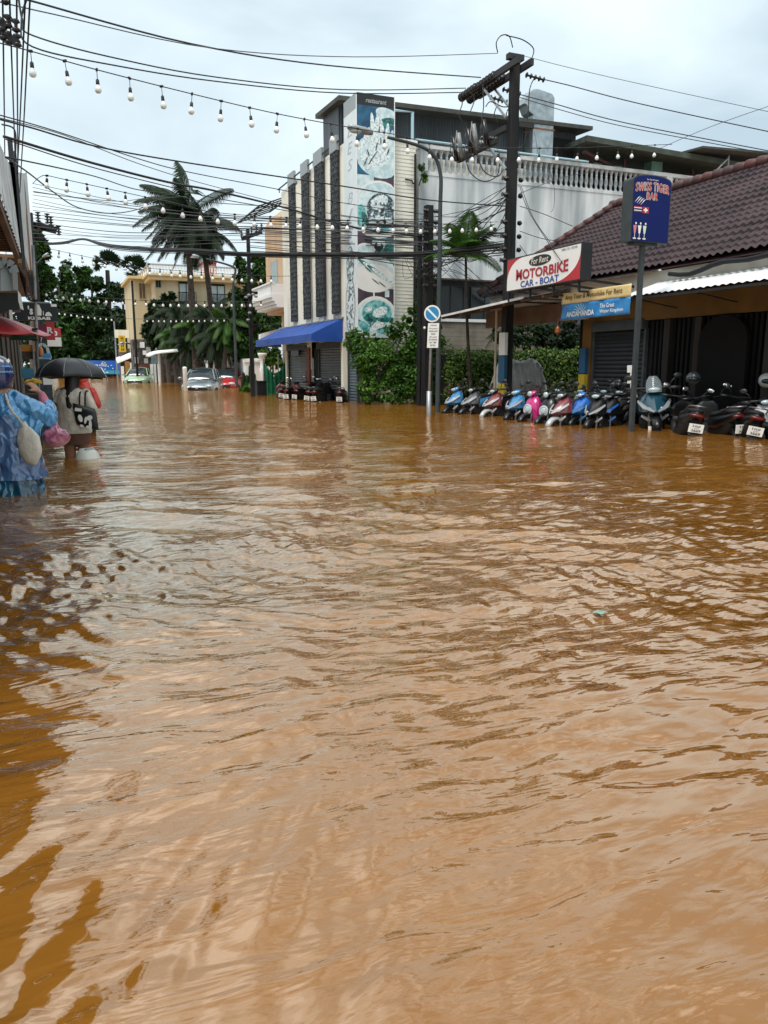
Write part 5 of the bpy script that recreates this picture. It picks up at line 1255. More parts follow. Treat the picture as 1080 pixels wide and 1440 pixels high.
# white pavilion
pv = thing('white_pavilion', (at(225,540,Z=0).x, 46, -.5), 'white curved shelter roof carried on a thin white post near the green car', 'shelter')
q = at(225, 543, Y=46.2); m = MB(); m.tube([(q.x,46.2,-.5),at(223.5,497,Y=46.2)], .075, 8); obj('post', m, WHITE, pv, smooth=True)
m = MB(); R = []
for (x, y, t_) in ((208,499,.12),(214,496,.2),(224,494,.22),(236,493,.2),(247,492,.18)):
    p = at(x, y, Y=46.4); R.append([p+Vector((0,-1.1,-.12)), p+Vector((0,-.6,.04)), p+Vector((0,.8,.06)), p+Vector((0,1.4,-.1)), p+Vector((0,.8,-.12)), p+Vector((0,-.6,-.14))])
m.loft(R); obj('roof', m, WHITE, pv, smooth=True)
m = MB(); q = at(178+3,540,Y=46)
# white wall, bollards, net
ww_ = thing('white_wall', (9.4, 55, -.5), 'long low white garden wall behind the parked cars', 'wall')
m = MB(); m.box(9.3, 9.5, 36.0, 59.2, -.55, 1.42); o_ = obj('panel', m, WHITE, ww_); m = MB(); m.box(9.24, 9.56, 36, 59.2, 1.42, 1.52)
for k in range(8): m.box(9.22, 9.3, 36+k*3, 36.35+k*3, -.5, 1.42)
obj('coping', m, WHITE, ww_)
m = MB(); m.box(7.95, 9.3, 36.0, 36.2, -.55, 1.30); m.box(7.9, 9.3, 35.95, 36.25, 1.30, 1.38); tag(obj('garden_wall', m, WHITE), 'short white cross wall behind the green net', 'wall')
q = at(261, 546, Y=37); m = MB(); m.lathe((q.x,37,-.5),[(.1,0),(.1,1.5),(.11,1.55),(.05,1.6)],10); tag(obj('bollard', m, WHITE, smooth=True), 'white post standing in the water left of the grey car', 'bollard')
gp = thing('gate_pillar', (at(369,520,Y=33.5).x, 33.5, -.5), 'ornate white gate pillar beside the green net', 'pillar')
q = at(369, 500, Y=33.5); m = MB(); m.lathe((q.x,33.5,-.5), [(.11,0),(.11,1.3),(.15,1.5),(.10,1.6),(.10,1.85),(.14,1.95),(.17,2.05),(.2,2.1),(.2,2.18)], 14); obj('shaft', m, WHITE, gp, smooth=True)
m = MB(); m.prism([at(366,478,Y=33.6), at(366,470,Y=33.6), at(395,462,Y=33.6), at(397,466,Y=33.6), at(388,480,Y=33.6), at(378,474,Y=33.6)], (0,.3,0)); obj('arch', m, WHITE, gp)
# net
nt_ = thing('green_net', (7.8, 32, -.3), 'bright green construction net hung in a sagging curve beside the awning', 'net')
a = at(371, 507, Y=31.3); b = at(402, 505, Y=30.9); m = MB(); R = []
for k in range(19):
    t = k/18; x = a.x+(b.x-a.x)*t; y = 31.3-.4*t+.05*math.sin(k*1.9); zt2 = a.z+(b.z-a.z)*t-.52*math.sin(math.pi*t)**.75
    R.append([(x, y+.03*math.sin(j*2+k), -.35+(zt2+.35)*j/6) for j in range(7)])
m.loft(R, cap=False, closed=False); o = obj('netting', m, mat('green_net_cloth', (.006,.16,.07), .7, rgb2=(.012,.26,.12), scale=5, backlight=.3), nt_, smooth=True)
q = o.modifiers.new('thickness', 'SOLIDIFY'); q.thickness = .01
m = MB(); m.tube([(a.x-.02,31.3,-.5),(a.x-.02,31.3,a.z+.05)], .03, 6); m.tube([(b.x,30.9,-.5),(b.x,30.9,b.z+.4)], .03, 6); m.tube([(at(391,515,Y=31.4).x,31.4,-.5), at(391,498,Y=31.4)], .02, 6); obj('stake', m, STEEL, nt_)
m = MB(); p, q = at(362,553,Y=29.6), at(375,537,Y=29.6); m.box(p.x,q.x,29.6,30.0,-.4,q.z); m.box(p.x-.02,q.x+.02,29.58,30.02,q.z,q.z+.04); tag(obj('planter_box', m, DARK), 'black square planter box between the slim pole and the green net', 'planter')
# blue hoarding at the end of the street
bh = thing('blue_hoarding', (4.5, 78, -.3), 'bright blue hoarding with white lettering at the far end of the street', 'hoarding')
for k, (x0, x1) in enumerate(((121,160),(161.5,172))):
    p, q = at(x0,526.5,Y=78), at(x1,507,Y=78); m = MB(); m.box(p.x,q.x,78,78.2,p.z,q.z); bo = obj('panel', m, mat('hoarding_blue', (.008,.06,.42), .45, rgb2=(.02,.18,.60), scale=.6), bh)
    HB = Board((p.x,78,p.z),(1,0,0),(0,0,1)); w_, h_ = q.x-p.x, q.z-p.z; m = MB()
    if k == 0:
        HB.text(m, 'underwater world', w_*.05, h_*.58, w_*.62, h_*.2, l=.02); 
        for j in range(18): u = rr.uniform(.5,.95); v = rr.uniform(.3,.9); HB.ell(m, w_*u, h_*v, .06, .05, .02, 8)
        obj('lettering', m, SIGNW, bo)
    m = MB(); HB.rect(m, .02, .05, w_-.02, h_*.28, .018); obj('stripe', m, mat('turquoise_stripe', (.03,.35,.42), .5), bo)
p, q = at(105,532,Y=72), at(165,527,Y=72); 
# pale van nose in front of hoarding
# ------------------------------------------------------------------ cars
def car(name, label, loc, heading, paint, L=4.1, Wd=1.72, H=1.45, ride=0.0, group=None):
    """hatchback modelled round its own centre, nose towards +x"""
    t = thing(name, loc, label, 'car', group, rz=heading)
    hw = Wd/2
    # side profile stations: x, half width at belt, z of the lower body top (belt), hood/roof height
    st = [(-L/2,.80,.45,.80),(-L/2+.12,.90,.35,.98),(-1.3,.99,.28,1.02),(-.6,1.0,.25,1.0),(.2,1.0,.25,.98),(.85,.99,.27,.96),(1.35,.96,.30,.90),(1.78,.88,.33,.78),(L/2-.06,.74,.36,.66),(L/2,.60,.42,.55)]
    m = MB(); R = []
    for (x, w, z0, z1) in st:
        w *= hw; R.append([(x,-w*.86,z0),(x,-w,z0+.12),(x,-w*1.0,(z0+z1)/2+.05),(x,-w*.93,z1-.03),(x,-w*.6,z1+.03),(x,0,z1+.05),(x,w*.6,z1+.03),(x,w*.93,z1-.03),(x,w,(z0+z1)/2+.05),(x,w,z0+.12),(x,w*.86,z0)])
    m.loft(R); b = obj('body', m, paint, t, smooth=True, local=True, sub=1)
    # greenhouse
    gh = [(-1.75,.80,1.0,.02),(-1.45,.80,1.0,.30),(-1.05,.76,1.0,.46),(-.3,.74,.99,.50),(.25,.75,.98,.46),(.6,.79,.97,.28),(1.1,.84,.95,.0)]
    m = MB(); R = []
    for (x, w, z, h) in gh:
        w *= hw; wt = w*(1-.22*h/.5); R.append([(x,-w,z-.05),(x,-wt-.01,z+h*.9),(x,-wt*.7,z+h),(x,0,z+h+.03),(x,wt*.7,z+h),(x,wt+.01,z+h*.9),(x,w,z-.05)])
    m.loft(R); obj('windows', m, GLASS, t, smooth=True, local=True)
    m = MB(); R = []
    for (x, w, z, h) in gh[1:5]:
        w *= hw; wt = w*(1-.22*h/.5); R.append([(x,-wt-.02,z+h*.88),(x,-wt*.72,z+h+.015),(x,0,z+h+.045),(x,wt*.72,z+h+.015),(x,wt+.02,z+h*.88)])
    m.loft(R, cap=False, closed=False); obj('roof', m, paint, t, smooth=True, local=True)
    m = MB()
    for s_ in (-1,1):
        m.beam((1.08,s_*hw*.84,.95),(.28,s_*hw*.62,1.43),.06,.05); m.beam((-.3,s_*hw*.80,.98),(-.35,s_*hw*.64,1.46),.07,.03); m.beam((-1.15,s_*hw*.80,.98),(-1.05,s_*hw*.6,1.44),.1,.03)
    obj('pillar', m, paint, t, local=True)
    for s_ in (-1,1):
        m = MB(); m.ell((L/2-.17,s_*hw*.62,.66),.16,.20,.085,12,8, Matrix.Rotation(s_*-.5,3,'Z')); obj('headlight', m, mat('headlight_lens', (.45,.48,.50), .08), t, smooth=True, local=True)
        m = MB(); m.ell((.85,s_*(hw+.1),1.02),.07,.11,.075,10,6); m.beam((.88,s_*(hw*.9),.98),(.86,s_*(hw+.05),1.0),.03); obj('side_mirror', m, paint, t, smooth=True, local=True)
        for x in (-1.25,1.25):
            m = MB(); m.lathe((x,s_*(hw-.2),.3),[(.3,0),(.31,.04),(.31,.16),(.29,.2),(.2,.205),(.19,.19),(.02,.19)],20,(0,s_,0)); obj('wheel', m, RUBBER, t, smooth=True, local=True)
    m = MB(); m.box(L/2-.06,L/2+.012,-.5,.5,.46,.60); m.box(L/2-.05,L/2+.016,-.42,.42,.33,.44); obj('grille', m, BLACK, t, local=True)
    m = MB(); m.box(L/2,L/2+.025,-.24,.24,.36,.46); obj('number_plate', m, SIGNW, t, local=True)
    m = MB(); m.lathe((L/2+.0,0,.58),[(.055,0),(.055,.02),(.02,.022)],14,(1,0,.2)); obj('emblem', m, CHROME, t, local=True)
    m = MB(); m.beam((1.12,-.5,.985),(1.05,.1,1.0),.02); m.beam((1.12,.1,.985),(1.05,.55,1.0),.02); obj('wiper', m, BLACK, t, local=True)
    return t
# painted colours
P_GREY = plain('metallic_grey_paint', (.24,.29,.31), .22, metal=.5, coat=.6); P_RED = plain('red_car_paint', (.42,.03,.03), .2, coat=.6); P_LIME = plain('pale_green_paint', (.30,.45,.28), .25, coat=.5)
q = at(293, 549, Z=0); car('parked_car', 'grey hatchback facing the camera, sunk to its bumper in the flood', (q.x+.1, q.y+2.0, -.47), RAD(-108), P_GREY)
q = at(321, 545, Z=0); car('parked_car', 'red car half hidden behind the grey hatchback', (q.x+.25, q.y+1.6, -.45), RAD(-110), P_RED, H=1.4)
q = at(200, 538.5, Z=0); car('parked_car', 'pale green car far down the street below the hotel', (q.x, q.y+1.6, -.45), RAD(-105), P_LIME)
q = at(134, 528, Z=0); car('parked_car', 'small white car at the far end just above the black umbrella', (at(134,524,Y=74).x, 74, -.45), RAD(-90), plain('white_car_paint', (.6,.62,.62), .25, coat=.5))
# ------------------------------------------------------------------ motorbikes (heading +x, origin on the ground between the wheels)
PB_DARK = plain('scooter_black', (.006,.0065,.008), .35, coat=.15, spec=.4)
def sc_paint(n, c, **k): return plain(n, c, .22, coat=.6, **k)
PAINT = dict(sky=sc_paint('sky_blue_plastic', (.04,.20,.42)), blue=sc_paint('royal_blue_plastic', (.015,.13,.50)), grey=sc_paint('dark_grey_plastic', (.06,.065,.07)), red=sc_paint('dull_red_plastic', (.17,.03,.035)),
    pink=sc_paint('magenta_plastic', (.50,.015,.18)), white=sc_paint('pearl_white_plastic', (.42,.44,.45)), teal=sc_paint('teal_black_plastic', (.012,.055,.085)), black=PB_DARK, maroon=sc_paint('maroon_plastic', (.16,.012,.02)), silver=sc_paint('silver_plastic', (.32,.34,.35)))
LENS = plain('headlight_glass', (.40,.52,.56), .06, coat=.5); TAIL = plain('tail_light_red', (.10,.003,.003), .3); MIRR = plain('mirror_glass', (.75,.78,.78), .05, metal=.9); SEATM = mat('seat_vinyl', (.008,.008,.009), .7, bump=.15)
WHEELM = plain('wheel_alloy', (.05,.05,.055), .4, metal=.6)
def sym(pts):
    """closed ring from the left half, given top to bottom"""
    return pts+[(x, -y, z) for x, y, z in reversed(pts) if abs(y) > 1e-6]
def make_scooter(retro=False):
    t = thing('motorbike', (0,0,0), 'scooter', 'motorbike')
    P1, P2 = PAINT['blue'], PAINT['white']
    for x, nm in ((.63,'front_wheel'), (-.60,'rear_wheel')):
        m = MB(); R = []
        for k in range(24):
            a = 2*math.pi*k/24; c = Vector((x+.235*math.cos(a), 0, .275+.235*math.sin(a))); d = Vector((math.cos(a),0,math.sin(a)))
            R.append([c+d*.045*math.cos(b)+Vector((0,1,0))*.05*math.sin(b) for b in np.linspace(0,2*math.pi,9)[:-1]])
        R.append(R[0]); m.loft(R, cap=False); w = obj(nm, m, RUBBER, t, smooth=True, local=True)
        m = MB()
        for k in range(5):
            a = 2*math.pi*k/5; m.beam((x,0,.275),(x+.2*math.cos(a),0,.275+.2*math.sin(a)),.03,.03)
        m.lathe((x,-.045,.275),[(.045,0),(.05,.02),(.05,.07),(.045,.09)],10,(0,1,0)); m.lathe((x,-.055,.275),[(.10,0),(.10,.008)],16,(0,1,0)); obj('rim', m, WHEELM, w, local=True)
    # fork
    m = MB()
    for s_ in (-1,1): m.tube([(.63,s_*.075,.27),(.545,s_*.075,.56),(.50,s_*.06,.70)],.022,7)
    obj('fork', m, mat('fork_steel', (.22,.22,.23), .35, metal=.8), t, smooth=True, local=True)
    # front mudguard
    m = MB(); R = []
    for a in np.linspace(RAD(25),RAD(125),8):
        c = Vector((.63+.31*math.cos(a),0,.275+.31*math.sin(a))); d = Vector((math.cos(a),0,math.sin(a))); wd = .075*(.75+.25*math.sin(a))
        R.append([c+Vector((0,-wd,0))-d*.06,c+Vector((0,-wd*.8,0))-d*.01,c+d*.02,c+Vector((0,wd*.8,0))-d*.01,c+Vector((0,wd,0))-d*.06])
    m.loft(R, cap=False, closed=False); o = obj('mudguard', m, P1, t, smooth=True, local=True); q = o.modifiers.new('s','SOLIDIFY'); q.thickness = .012
    # front apron (leg shield)
    def ring(x, z, w, d, nose):   # horizontal section
        return [(x+nose,0,z),(x+nose*.62,w*.45,z+.005),(x,w*.92,z),(x-d*.55,w,z),(x-d,w*.8,z),(x-d,-w*.8,z),(x-d*.55,-w,z),(x,-w*.92,z),(x+nose*.62,-w*.45,z+.005)]
    m = MB()
    if retro: m.loft([ring(.44,.34,.13,.10,.03),ring(.47,.45,.20,.13,.07),ring(.48,.60,.235,.15,.11),ring(.46,.75,.225,.15,.10),ring(.42,.88,.17,.13,.06),ring(.38,.95,.10,.10,.03)])
    else:
        lo = MB(); lo.loft([ring(.42,.36,.11,.08,.02),ring(.46,.46,.14,.12,.04),ring(.49,.57,.16,.15,.10),ring(.48,.66,.16,.15,.12)]); obj('lower_cowl', lo, DARK, t, smooth=True, local=True)
        m.loft([ring(.49,.59,.09,.10,.14),ring(.50,.65,.20,.16,.28),ring(.46,.76,.205,.15,.19),ring(.41,.88,.165,.14,.09),ring(.37,.96,.09,.10,.02)])
    ap = obj('front_apron', m, P1, t, smooth=True, local=True, sub=1 if retro else 0, auto=None if retro else 38)
    m = MB()
    if retro:
        m.lathe((.565,0,.665),[(.105,0),(.11,.02),(.09,.03),(.085,.02),(.03,.02)],22,(1,0,.12)); m.tube([(.56,.0,.50),(.50,.0,.40)],.03,6)
    else:
        for s_ in (-1,1):
            m.add([(.785,s_*.015,.668),(.65,s_*.12,.745),(.46,s_*.205,.84),(.46,s_*.215,.805),(.63,s_*.155,.705),(.775,s_*.03,.645)],[(0,1,4,5),(1,2,3,4)] if s_ > 0 else [(0,5,4,1),(1,4,3,2)])
            m.add([(.60,s_*.05,.52),(.52,s_*.17,.60),(.52,s_*.175,.57),(.57,s_*.06,.47)],[(0,1,2,3)] if s_ > 0 else [(0,3,2,1)])
    o = obj('apron_panel', m, P2, ap, local=True); q = o.modifiers.new('s','SOLIDIFY'); q.thickness = .02; q.offset = 0
    m = MB()
    if retro: m.lathe((.59,0,.672),[(.07,0),(.065,.012),(.04,.018)],18,(1,0,.12))
    else:
        for s_ in (-1,1): m.ell((.625,s_*.085,.70),.045,.055,.022,10,6,Matrix.Rotation(s_*-.6,3,'Z') @ Matrix.Rotation(-.5,3,'X'))
    obj('indicator_light', m, LENS, ap, smooth=True, local=True)
    # handlebar shroud with headlight
    m = MB(); hr = lambda x, z, w, n: [(x+n,0,z),(x+n*.7,w*.5,z),(x,w,z),(x-.08,w*.8,z),(x-.08,-w*.8,z),(x,-w,z),(x+n*.7,-w*.5,z)]
    m.loft([hr(.40,.94,.07,.03),hr(.42,.985,.12,.07),hr(.41,1.03,.13,.06),hr(.36,1.075,.09,.02)]); sh_ = obj('handlebar_cover', m, P1, t, smooth=True, local=True, sub=1)
    m = MB(); m.ell((.475,0,1.0),.035,.085 if not retro else .065,.038 if not retro else .06,12,8); obj('headlight', m, LENS, sh_, smooth=True, local=True)
    m = MB(); m.tube([(.36,-.34,1.02),(.38,-.2,1.03),(.37,0,1.02),(.38,.2,1.03),(.36,.34,1.02)],.016,7)
    for s_ in (-1,1): m.cyl((.375,s_*.22,1.025),(.355,s_*.36,1.018),.024,8); m.tube([(.40,s_*.18,1.02),(.42,s_*.26,1.01),(.40,s_*.34,1.0)],.008,5)
    obj('handlebar', m, BLACK, t, smooth=True, local=True)
    for s_ in (-1,1):
        m = MB(); m.tube([(.37,s_*.2,1.04),(.38,s_*.25,1.14),(.36,s_*.30,1.19)],.009,6); rot = Matrix.Rotation(s_*.35,3,'Z'); m.ell((.355,s_*.32,1.21),.022,.065,.045,12,6,rot); mi_ = obj('mirror', m, BLACK, t, smooth=True, local=True)
        m = MB(); m.ell((.340,s_*.325,1.21),.012,.056,.037,12,6,rot); obj('mirror_glass', m, MIRR, mi_, smooth=True, local=True)
    # inner body, floor, side panels, seat, tail
    m = MB(); br = lambda x, z0, z1, w: [(x,-w,z0),(x,-w,z1),(x,-w*.5,z1+.02),(x,w*.5,z1+.02),(x,w,z1),(x,w,z0)]
    m.loft([br(.42,.30,.75,.12),br(.32,.26,.50,.15),br(.15,.24,.36,.17),br(-.08,.24,.42,.15),br(-.2,.25,.62,.14),br(-.55,.34,.70,.13),br(-.75,.55,.72,.09)]); obj('frame_body', m, DARK, t, smooth=True, local=True)
    m = MB(); sr = lambda x, z0, z1, w: [(x,-w*.6,z0),(x,-w,(z0+z1)/2),(x,-w*.8,z1),(x,0,z1+.02),(x,w*.8,z1),(x,w,(z0+z1)/2),(x,w*.6,z0)]
    m.loft([sr(-.02,.46,.60,.10),sr(-.15,.44,.70,.165),sr(-.4,.48,.74,.18),sr(-.65,.58,.78,.155),sr(-.85,.68,.82,.10),sr(-.95,.75,.82,.05)]); obj('side_panel', m, P1, t, smooth=True, local=True)
    m = MB(); m.loft([sr(.02,.66,.72,.09),sr(-.12,.68,.79,.125),sr(-.35,.72,.80,.14),sr(-.5,.74,.86,.13),sr(-.72,.78,.87,.115),sr(-.86,.82,.86,.06)]); obj('seat', m, SEATM, t, smooth=True, local=True)
    m = MB(); m.tube([(-.62,-.13,.84),(-.85,-.12,.92),(-1.0,-.05,.93),(-1.0,.05,.93),(-.85,.12,.92),(-.62,.13,.84)],.014,6); obj('grab_rail', m, mat('fork_steel',(.2,.2,.2),.35), t, smooth=True, local=True)
    m = MB(); m.ell((-.93,0,.765),.05,.11,.04,12,6); obj('tail_light', m, TAIL, t, smooth=True, local=True)
    m = MB(); m.prism([(-.80,-.05,.74),(-.80,.05,.74),(-1.0,.045,.40),(-1.0,-.045,.40)],(-.03,0,0)); m.loft([[(-.6+.33*math.cos(a),y,.275+.33*math.sin(a)) for y in (-.07,.07)] for a in np.linspace(RAD(60),RAD(190),8)],cap=False,closed=False); obj('rear_mudguard', m, DARK, t, local=True)
    m = MB(); m.box(-1.02,-1.012,-.085,.085,-.0,.15); m.v = [(x-.02*(z/.15)-.0, y*1.15, z+.48) for x, y, z in m.v]; pl = obj('number_plate', m, SIGNW, t, local=True)
    m = MB(); L1 = Board((-1.045,.0975,.48),(0,-1,0),(-.133,0,1)); L1.text(m,'1กส',.045,.092,.105,.042,l=.004,bold=.02); L1.text(m,'ภูเก็ต',.065,.062,.065,.022,l=.004,bold=.01); L1.text(m,'3669',.035,.012,.125,.044,l=.004,bold=.02); obj('plate_number', m, DARK, pl, local=True)
    m = MB(); m.tube([(-.1,-.16,.24),(-.4,-.18,.26),(-.55,-.19,.30)],.03,8); m.cyl((-.5,-.19,.29),(-.98,-.20,.40),.052,10); obj('exhaust', m, mat('exhaust_steel', (.10,.10,.10), .4, metal=.6), t, smooth=True, local=True)
    m = MB(); m.box(-.35,.0,-.07,.07,.22,.40); m.tube([(-.05,.12,.25),(.05,.2,.02)],.014,5); m.box(-.62,-.2,.09,.15,.24,.34); obj('engine', m, DARK, t, local=True)
    return t
SC = {False: make_scooter(False), True: make_scooter(True)}; USED = {False: False, True: False}
def place_bike(px_, py_, heading, c1, c2, label, group, retro=False, lean=RAD(6), z=-.33, depth=None, front=True, zoff=0):
    """puts the wheel that touches the water at pixel (px_, py_) on the ground there"""
    proto = SC[retro]
    if not USED[retro]: o = proto; USED[retro] = True
    else: o = copy_tree(proto)
    q = at(px_, py_, Z=0) if depth is None else at(px_, py_, Y=depth)
    h = Vector((math.cos(heading), math.sin(heading), 0))
    c = Vector((q.x, q.y, z+zoff))-h*(.63 if front else -.75)
    c.z -= .05; o.location = c; o.rotation_euler = (lean+random.uniform(-.05,.05), 0, heading+random.uniform(-.12,.12)); o['label'] = label; o['group'] = group
    def paint(ob):
        for ch in children(ob):
            for k, s_ in enumerate(ch.material_slots):
                if s_.material and ch.name.split('.')[0] in ('mudguard','front_apron','handlebar_cover','side_panel','apron_panel'):
                    nm = ch.name.split('.')[0]; s_.link = 'OBJECT'; s_.material = PAINT[c2] if nm == 'apron_panel' or (nm == 'mudguard' and ext == 'm') else (PAINT['black'] if (nm == 'side_panel' and ext != 's') or nm == 'mudguard' or (nm == 'handlebar_cover' and ext != 's') else PAINT[c1])
            paint(ch)
    ext = ''
    if c1 in ('red','maroon') and c2 == 'white': ext = 'm'
    if c1 in ('sky','blue','pink'): ext = 's'
    paint(o)
    if front and retro is not None and z > -.35: o.scale = (.94,.92,.94)
    return o
G1 = 'row of motorbikes parked nose-out before the hedge and shop'
hd = RAD(196)
for (x, y, c1, c2, lb, rt, dh) in (
    (657,578,'sky','white','pale blue scooter at the left end of the row before the hedge',False,0),
    (682,580,'grey','silver','dark grey scooter between the first pale blue and first red ones',False,0),
    (712,583,'red','white','red scooter with a white front mudguard, left of the second pale blue one',False,0),
    (740,587,'sky','silver','pale blue scooter just left of the magenta one',False,0),
    (763,590,'pink','white','magenta scooter with a round white front disc',True,0),
    (784,593,'black','white','black scooter with a round white front disc, right of the magenta one',True,0),
    (806,596,'red','white','red and white striped scooter right of the black one with the white disc',False,0)):
    place_bike(x-22, y+3, hd+dh, c1, c2, lb, G1, rt)
place_bike(835-24, 598, RAD(200), 'blue', 'sky', 'royal blue scooter with sharp striped nose before the roller shutter', G1)
place_bike(852-20, 601, RAD(203), 'black', 'silver', 'black scooter tucked between the royal blue one and the sign post', G1)
place_bike(868-12, 600, RAD(207), 'black', 'blue', 'black and blue scooter nearest the bar sign post, seen more from the side', G1)
for k, (x, y, c) in enumerate(((770,586,'black'),(800,588,'white'),(838,590,'grey'),(860,592,'black'))):
    q = at(x, y, Z=0); place_bike(x, y, RAD(190+6*k), c, 'white' if c != 'white' else 'black', ['black scooter in the second rank behind the magenta one','white-nosed scooter in the second rank behind the red and white one','grey scooter in the second rank behind the royal blue one','black scooter in the second rank by the roller shutter'][k], 'second rank of motorbikes behind the row', zoff=.02, lean=RAD(-4))
b_ = place_bike(926, 604, RAD(238), 'teal', 'silver', 'dark teal maxi scooter facing the camera with a tall clear windscreen', 'motorbikes before the dark shop front'); b_.scale = (1.15,1.3,1.08)
m = MB(); R = []
for (x, z, w) in ((.50,.96,.10),(.45,1.06,.105),(.40,1.15,.09),(.36,1.22,.05)): R.append([(x-.04,-w,z),(x+.01,-w*.5,z),(x+.02,0,z),(x+.01,w*.5,z),(x-.04,w,z)])
m.loft(R, cap=False, closed=False); ws = obj('windscreen', m, mat('clear_screen', (.45,.55,.60), .08, alpha=.35), b_, smooth=True, local=True)
m = MB(); m.box(.66,.70,-.10,-.06,.0,.42); obj('white_strap', m, WHITE, b_, local=True)
m = MB(); m.tube([(.2,-.28,1.0),(.2,-.28,1.42)],.012,5); m.box(.19,.21,-.33,-.24,1.3,1.42); m.box(.19,.21,-.33,-.24,1.12,1.24); obj('tag_stick', m, SIGNW, b_, local=True)
for (x, y, c1, lb, dh, ln) in ((974,612,'black','black motorbike seen from behind, first number plate right of the teal maxi scooter',0,5),(1032,613,'grey','motorbike seen from behind with a silver tail, between two black ones at the right',3,-6),(1054,616,'black','black motorbike at the right edge with the largest tilted number plate',-4,9)):
    o = place_bike(x, y, RAD(62+dh), c1, 'silver', lb, 'motorbikes before the dark shop front', front=False, lean=RAD(ln)); o.scale = (1.0,1.15,.93)
o = place_bike(1092, 617, RAD(238), 'white', 'teal', 'pale scooter nose cut off by the right edge of the photo', 'motorbikes before the dark shop front')
G2 = 'motorbikes parked under the blue awning'
for k, (x, y, c1, c2, dh, ln, lb) in enumerate(((390,560,'maroon','white',20,8,'maroon and white motorbike in front of the green net'),(406,562,'red','silver',4,-5,'motorbike with a large red tail light under the awning'),(417,562,'black','red',0,6,'black motorbike between the red tail light one and the round-lamp one'),(429,564,'black','white',-4,10,'leaning motorbike with a round silver lamp under the awning'),(447,565,'black','black',0,-3,'all-black motorbike with a wide plate before the brown pillar'),(476,566,'black','white',3,0,'black and white motorbike nearest the bush'))):
    place_bike(x, y, RAD(52+dh), c1, c2, lb, G2, front=False, lean=RAD(ln), z=-.36)
# covered vehicle behind the row
q = at(722, 560, Y=18.0)
cv = thing('covered_motorbike', (q.x, 18.2, -.35), 'motorbikes hidden under a crumpled silver-grey rain cover at the hedge', 'covered motorbikes')
m = MB(); rng = random.Random(4); R = []
nx_ = 34
for k in range(nx_+1):
    u = k/nx_; x = at(694,540,Y=18.2).x+(at(764,540,Y=18.2).x-at(694,540,Y=18.2).x)*u
    hgt = 1.24+.10*math.sin(u*3.1)+.14*math.exp(-((u-.25)/.12)**2)+.10*math.exp(-((u-.75)/.12)**2); hgt *= min(1, .62+4*min(u,1-u))
    R.append([(x+.03*math.sin(j*3+k), 17.95+.55*(j/13)+.03*math.sin(k*1.3+j), -.1+ (hgt+.0)*math.sin(math.pi*min(1,max(0,(j+.6)/13.8)))**.45+.025*math.sin(k*.9+j*2.1)-.5*0) for j in range(14)])
m.loft(R, cap=False, closed=False); o = obj('rain_cover', m, mat('silver_cover', (.60,.61,.62), .4, rgb2=(.82,.83,.83), scale=5, bump=.4), cv, smooth=True); q_ = o.modifiers.new('t','SOLIDIFY'); q_.thickness = .008
# helmets etc on the seats
for (x, y, c, lb) in ((1078,535,'white','pale helmet resting on a seat at the right edge'),(870,540,'black','black helmet on a handlebar near the roller shutter'),(975,532,'grey','grey helmet on a seat in the dark shop front')):
    p = at(x, y, Z=None, Y={1078:9.6,870:12.6,975:10.8}[x]); m = MB(); m.ell(p, .12,.14,.125,16,12); m.mi = 1; m.ell(p+Vector((-.05,-.06,-.01)),.09,.10,.05,12,8); tag(obj('helmet', m, [PAINT[c], GLASS], smooth=True), lb, 'helmet')
# ------------------------------------------------------------------ left side of the street
ls = thing('left_shop_block', (-3, 14, -.55), 'dark low shop block behind the canopies at the left edge', 'building')
m = MB(); m.box(-8,-1.55,-2,40,-.55,3.0); m.box(-8,-2.4,-2,40,3.0,3.9); obj('wall', m, mat('left_dark_wall', (.02,.018,.016), .8, rgb2=(.05,.04,.035), scale=3), ls)
m = MB(); y = -1
while y < 39: m.box(-1.56,-1.5,y,y+.12,-.5,3.0); y += 2.4
obj('door_post', m, mat('dark_door_post', (.03,.02,.012), .8), ls)
# big white-edged canopy: sheet, fascia, wooden soffit
cn = thing('white_edged_canopy', (-1, 9, 3.1), 'white corrugated canopy with varnished wooden soffit boards overhead at the left edge', 'canopy')
def fascia_top(y): return at(0,180,X=-.5).z if y < 12 else 4.17+(y-12)*.13
m = MB(); n = 150; a = []; b = []; c = []
Yc0, Yc1 = 2.2, 15.7
for k in range(n+1):
    y = Yc0+(Yc1-Yc0)*k/n; rip = .012*math.sin(k*math.pi/2); ed = -.50 if y > 7.5 else -.50+.0*(7.5-y)
    b.append((ed+rip, y, 3.08)); c.append((ed-.06+rip, y, fascia_top(y)-.1)); a.append((ed-.85, y, fascia_top(y)+.22))
m.loft([b, c, a], cap=False, closed=False); obj('fascia_sheet', m, mat('mottled_white_sheet', (.40,.44,.46), .5, rgb2=(.66,.70,.70), scale=3.5, fac=(.35,.6), detail=7), cn)
m = MB(); m.box(-1.55,-.53,Yc0,Yc1,3.10,3.14); obj('soffit', m, SOFFIT, cn)
m = MB(); y = Yc0
while y < Yc1: m.box(-1.55,-.54,y,y+.02,3.085,3.10); y += .22
m.box(-.60,-.52,Yc0,Yc1,2.98,3.12); m.box(-1.1,-1.03,Yc0,Yc1,3.0,3.085)
obj('soffit_joint', m, BROWN, cn)
m = MB(); m.box(-.56,-.48,15.7,15.8,3.0,5.0); obj('end_post', m, BLACK, cn)
m = MB(); m.box(-.7,-.46,Yc1,Yc1+.05,3.1,4.6); obj('end_plate', m, GREYP, cn)
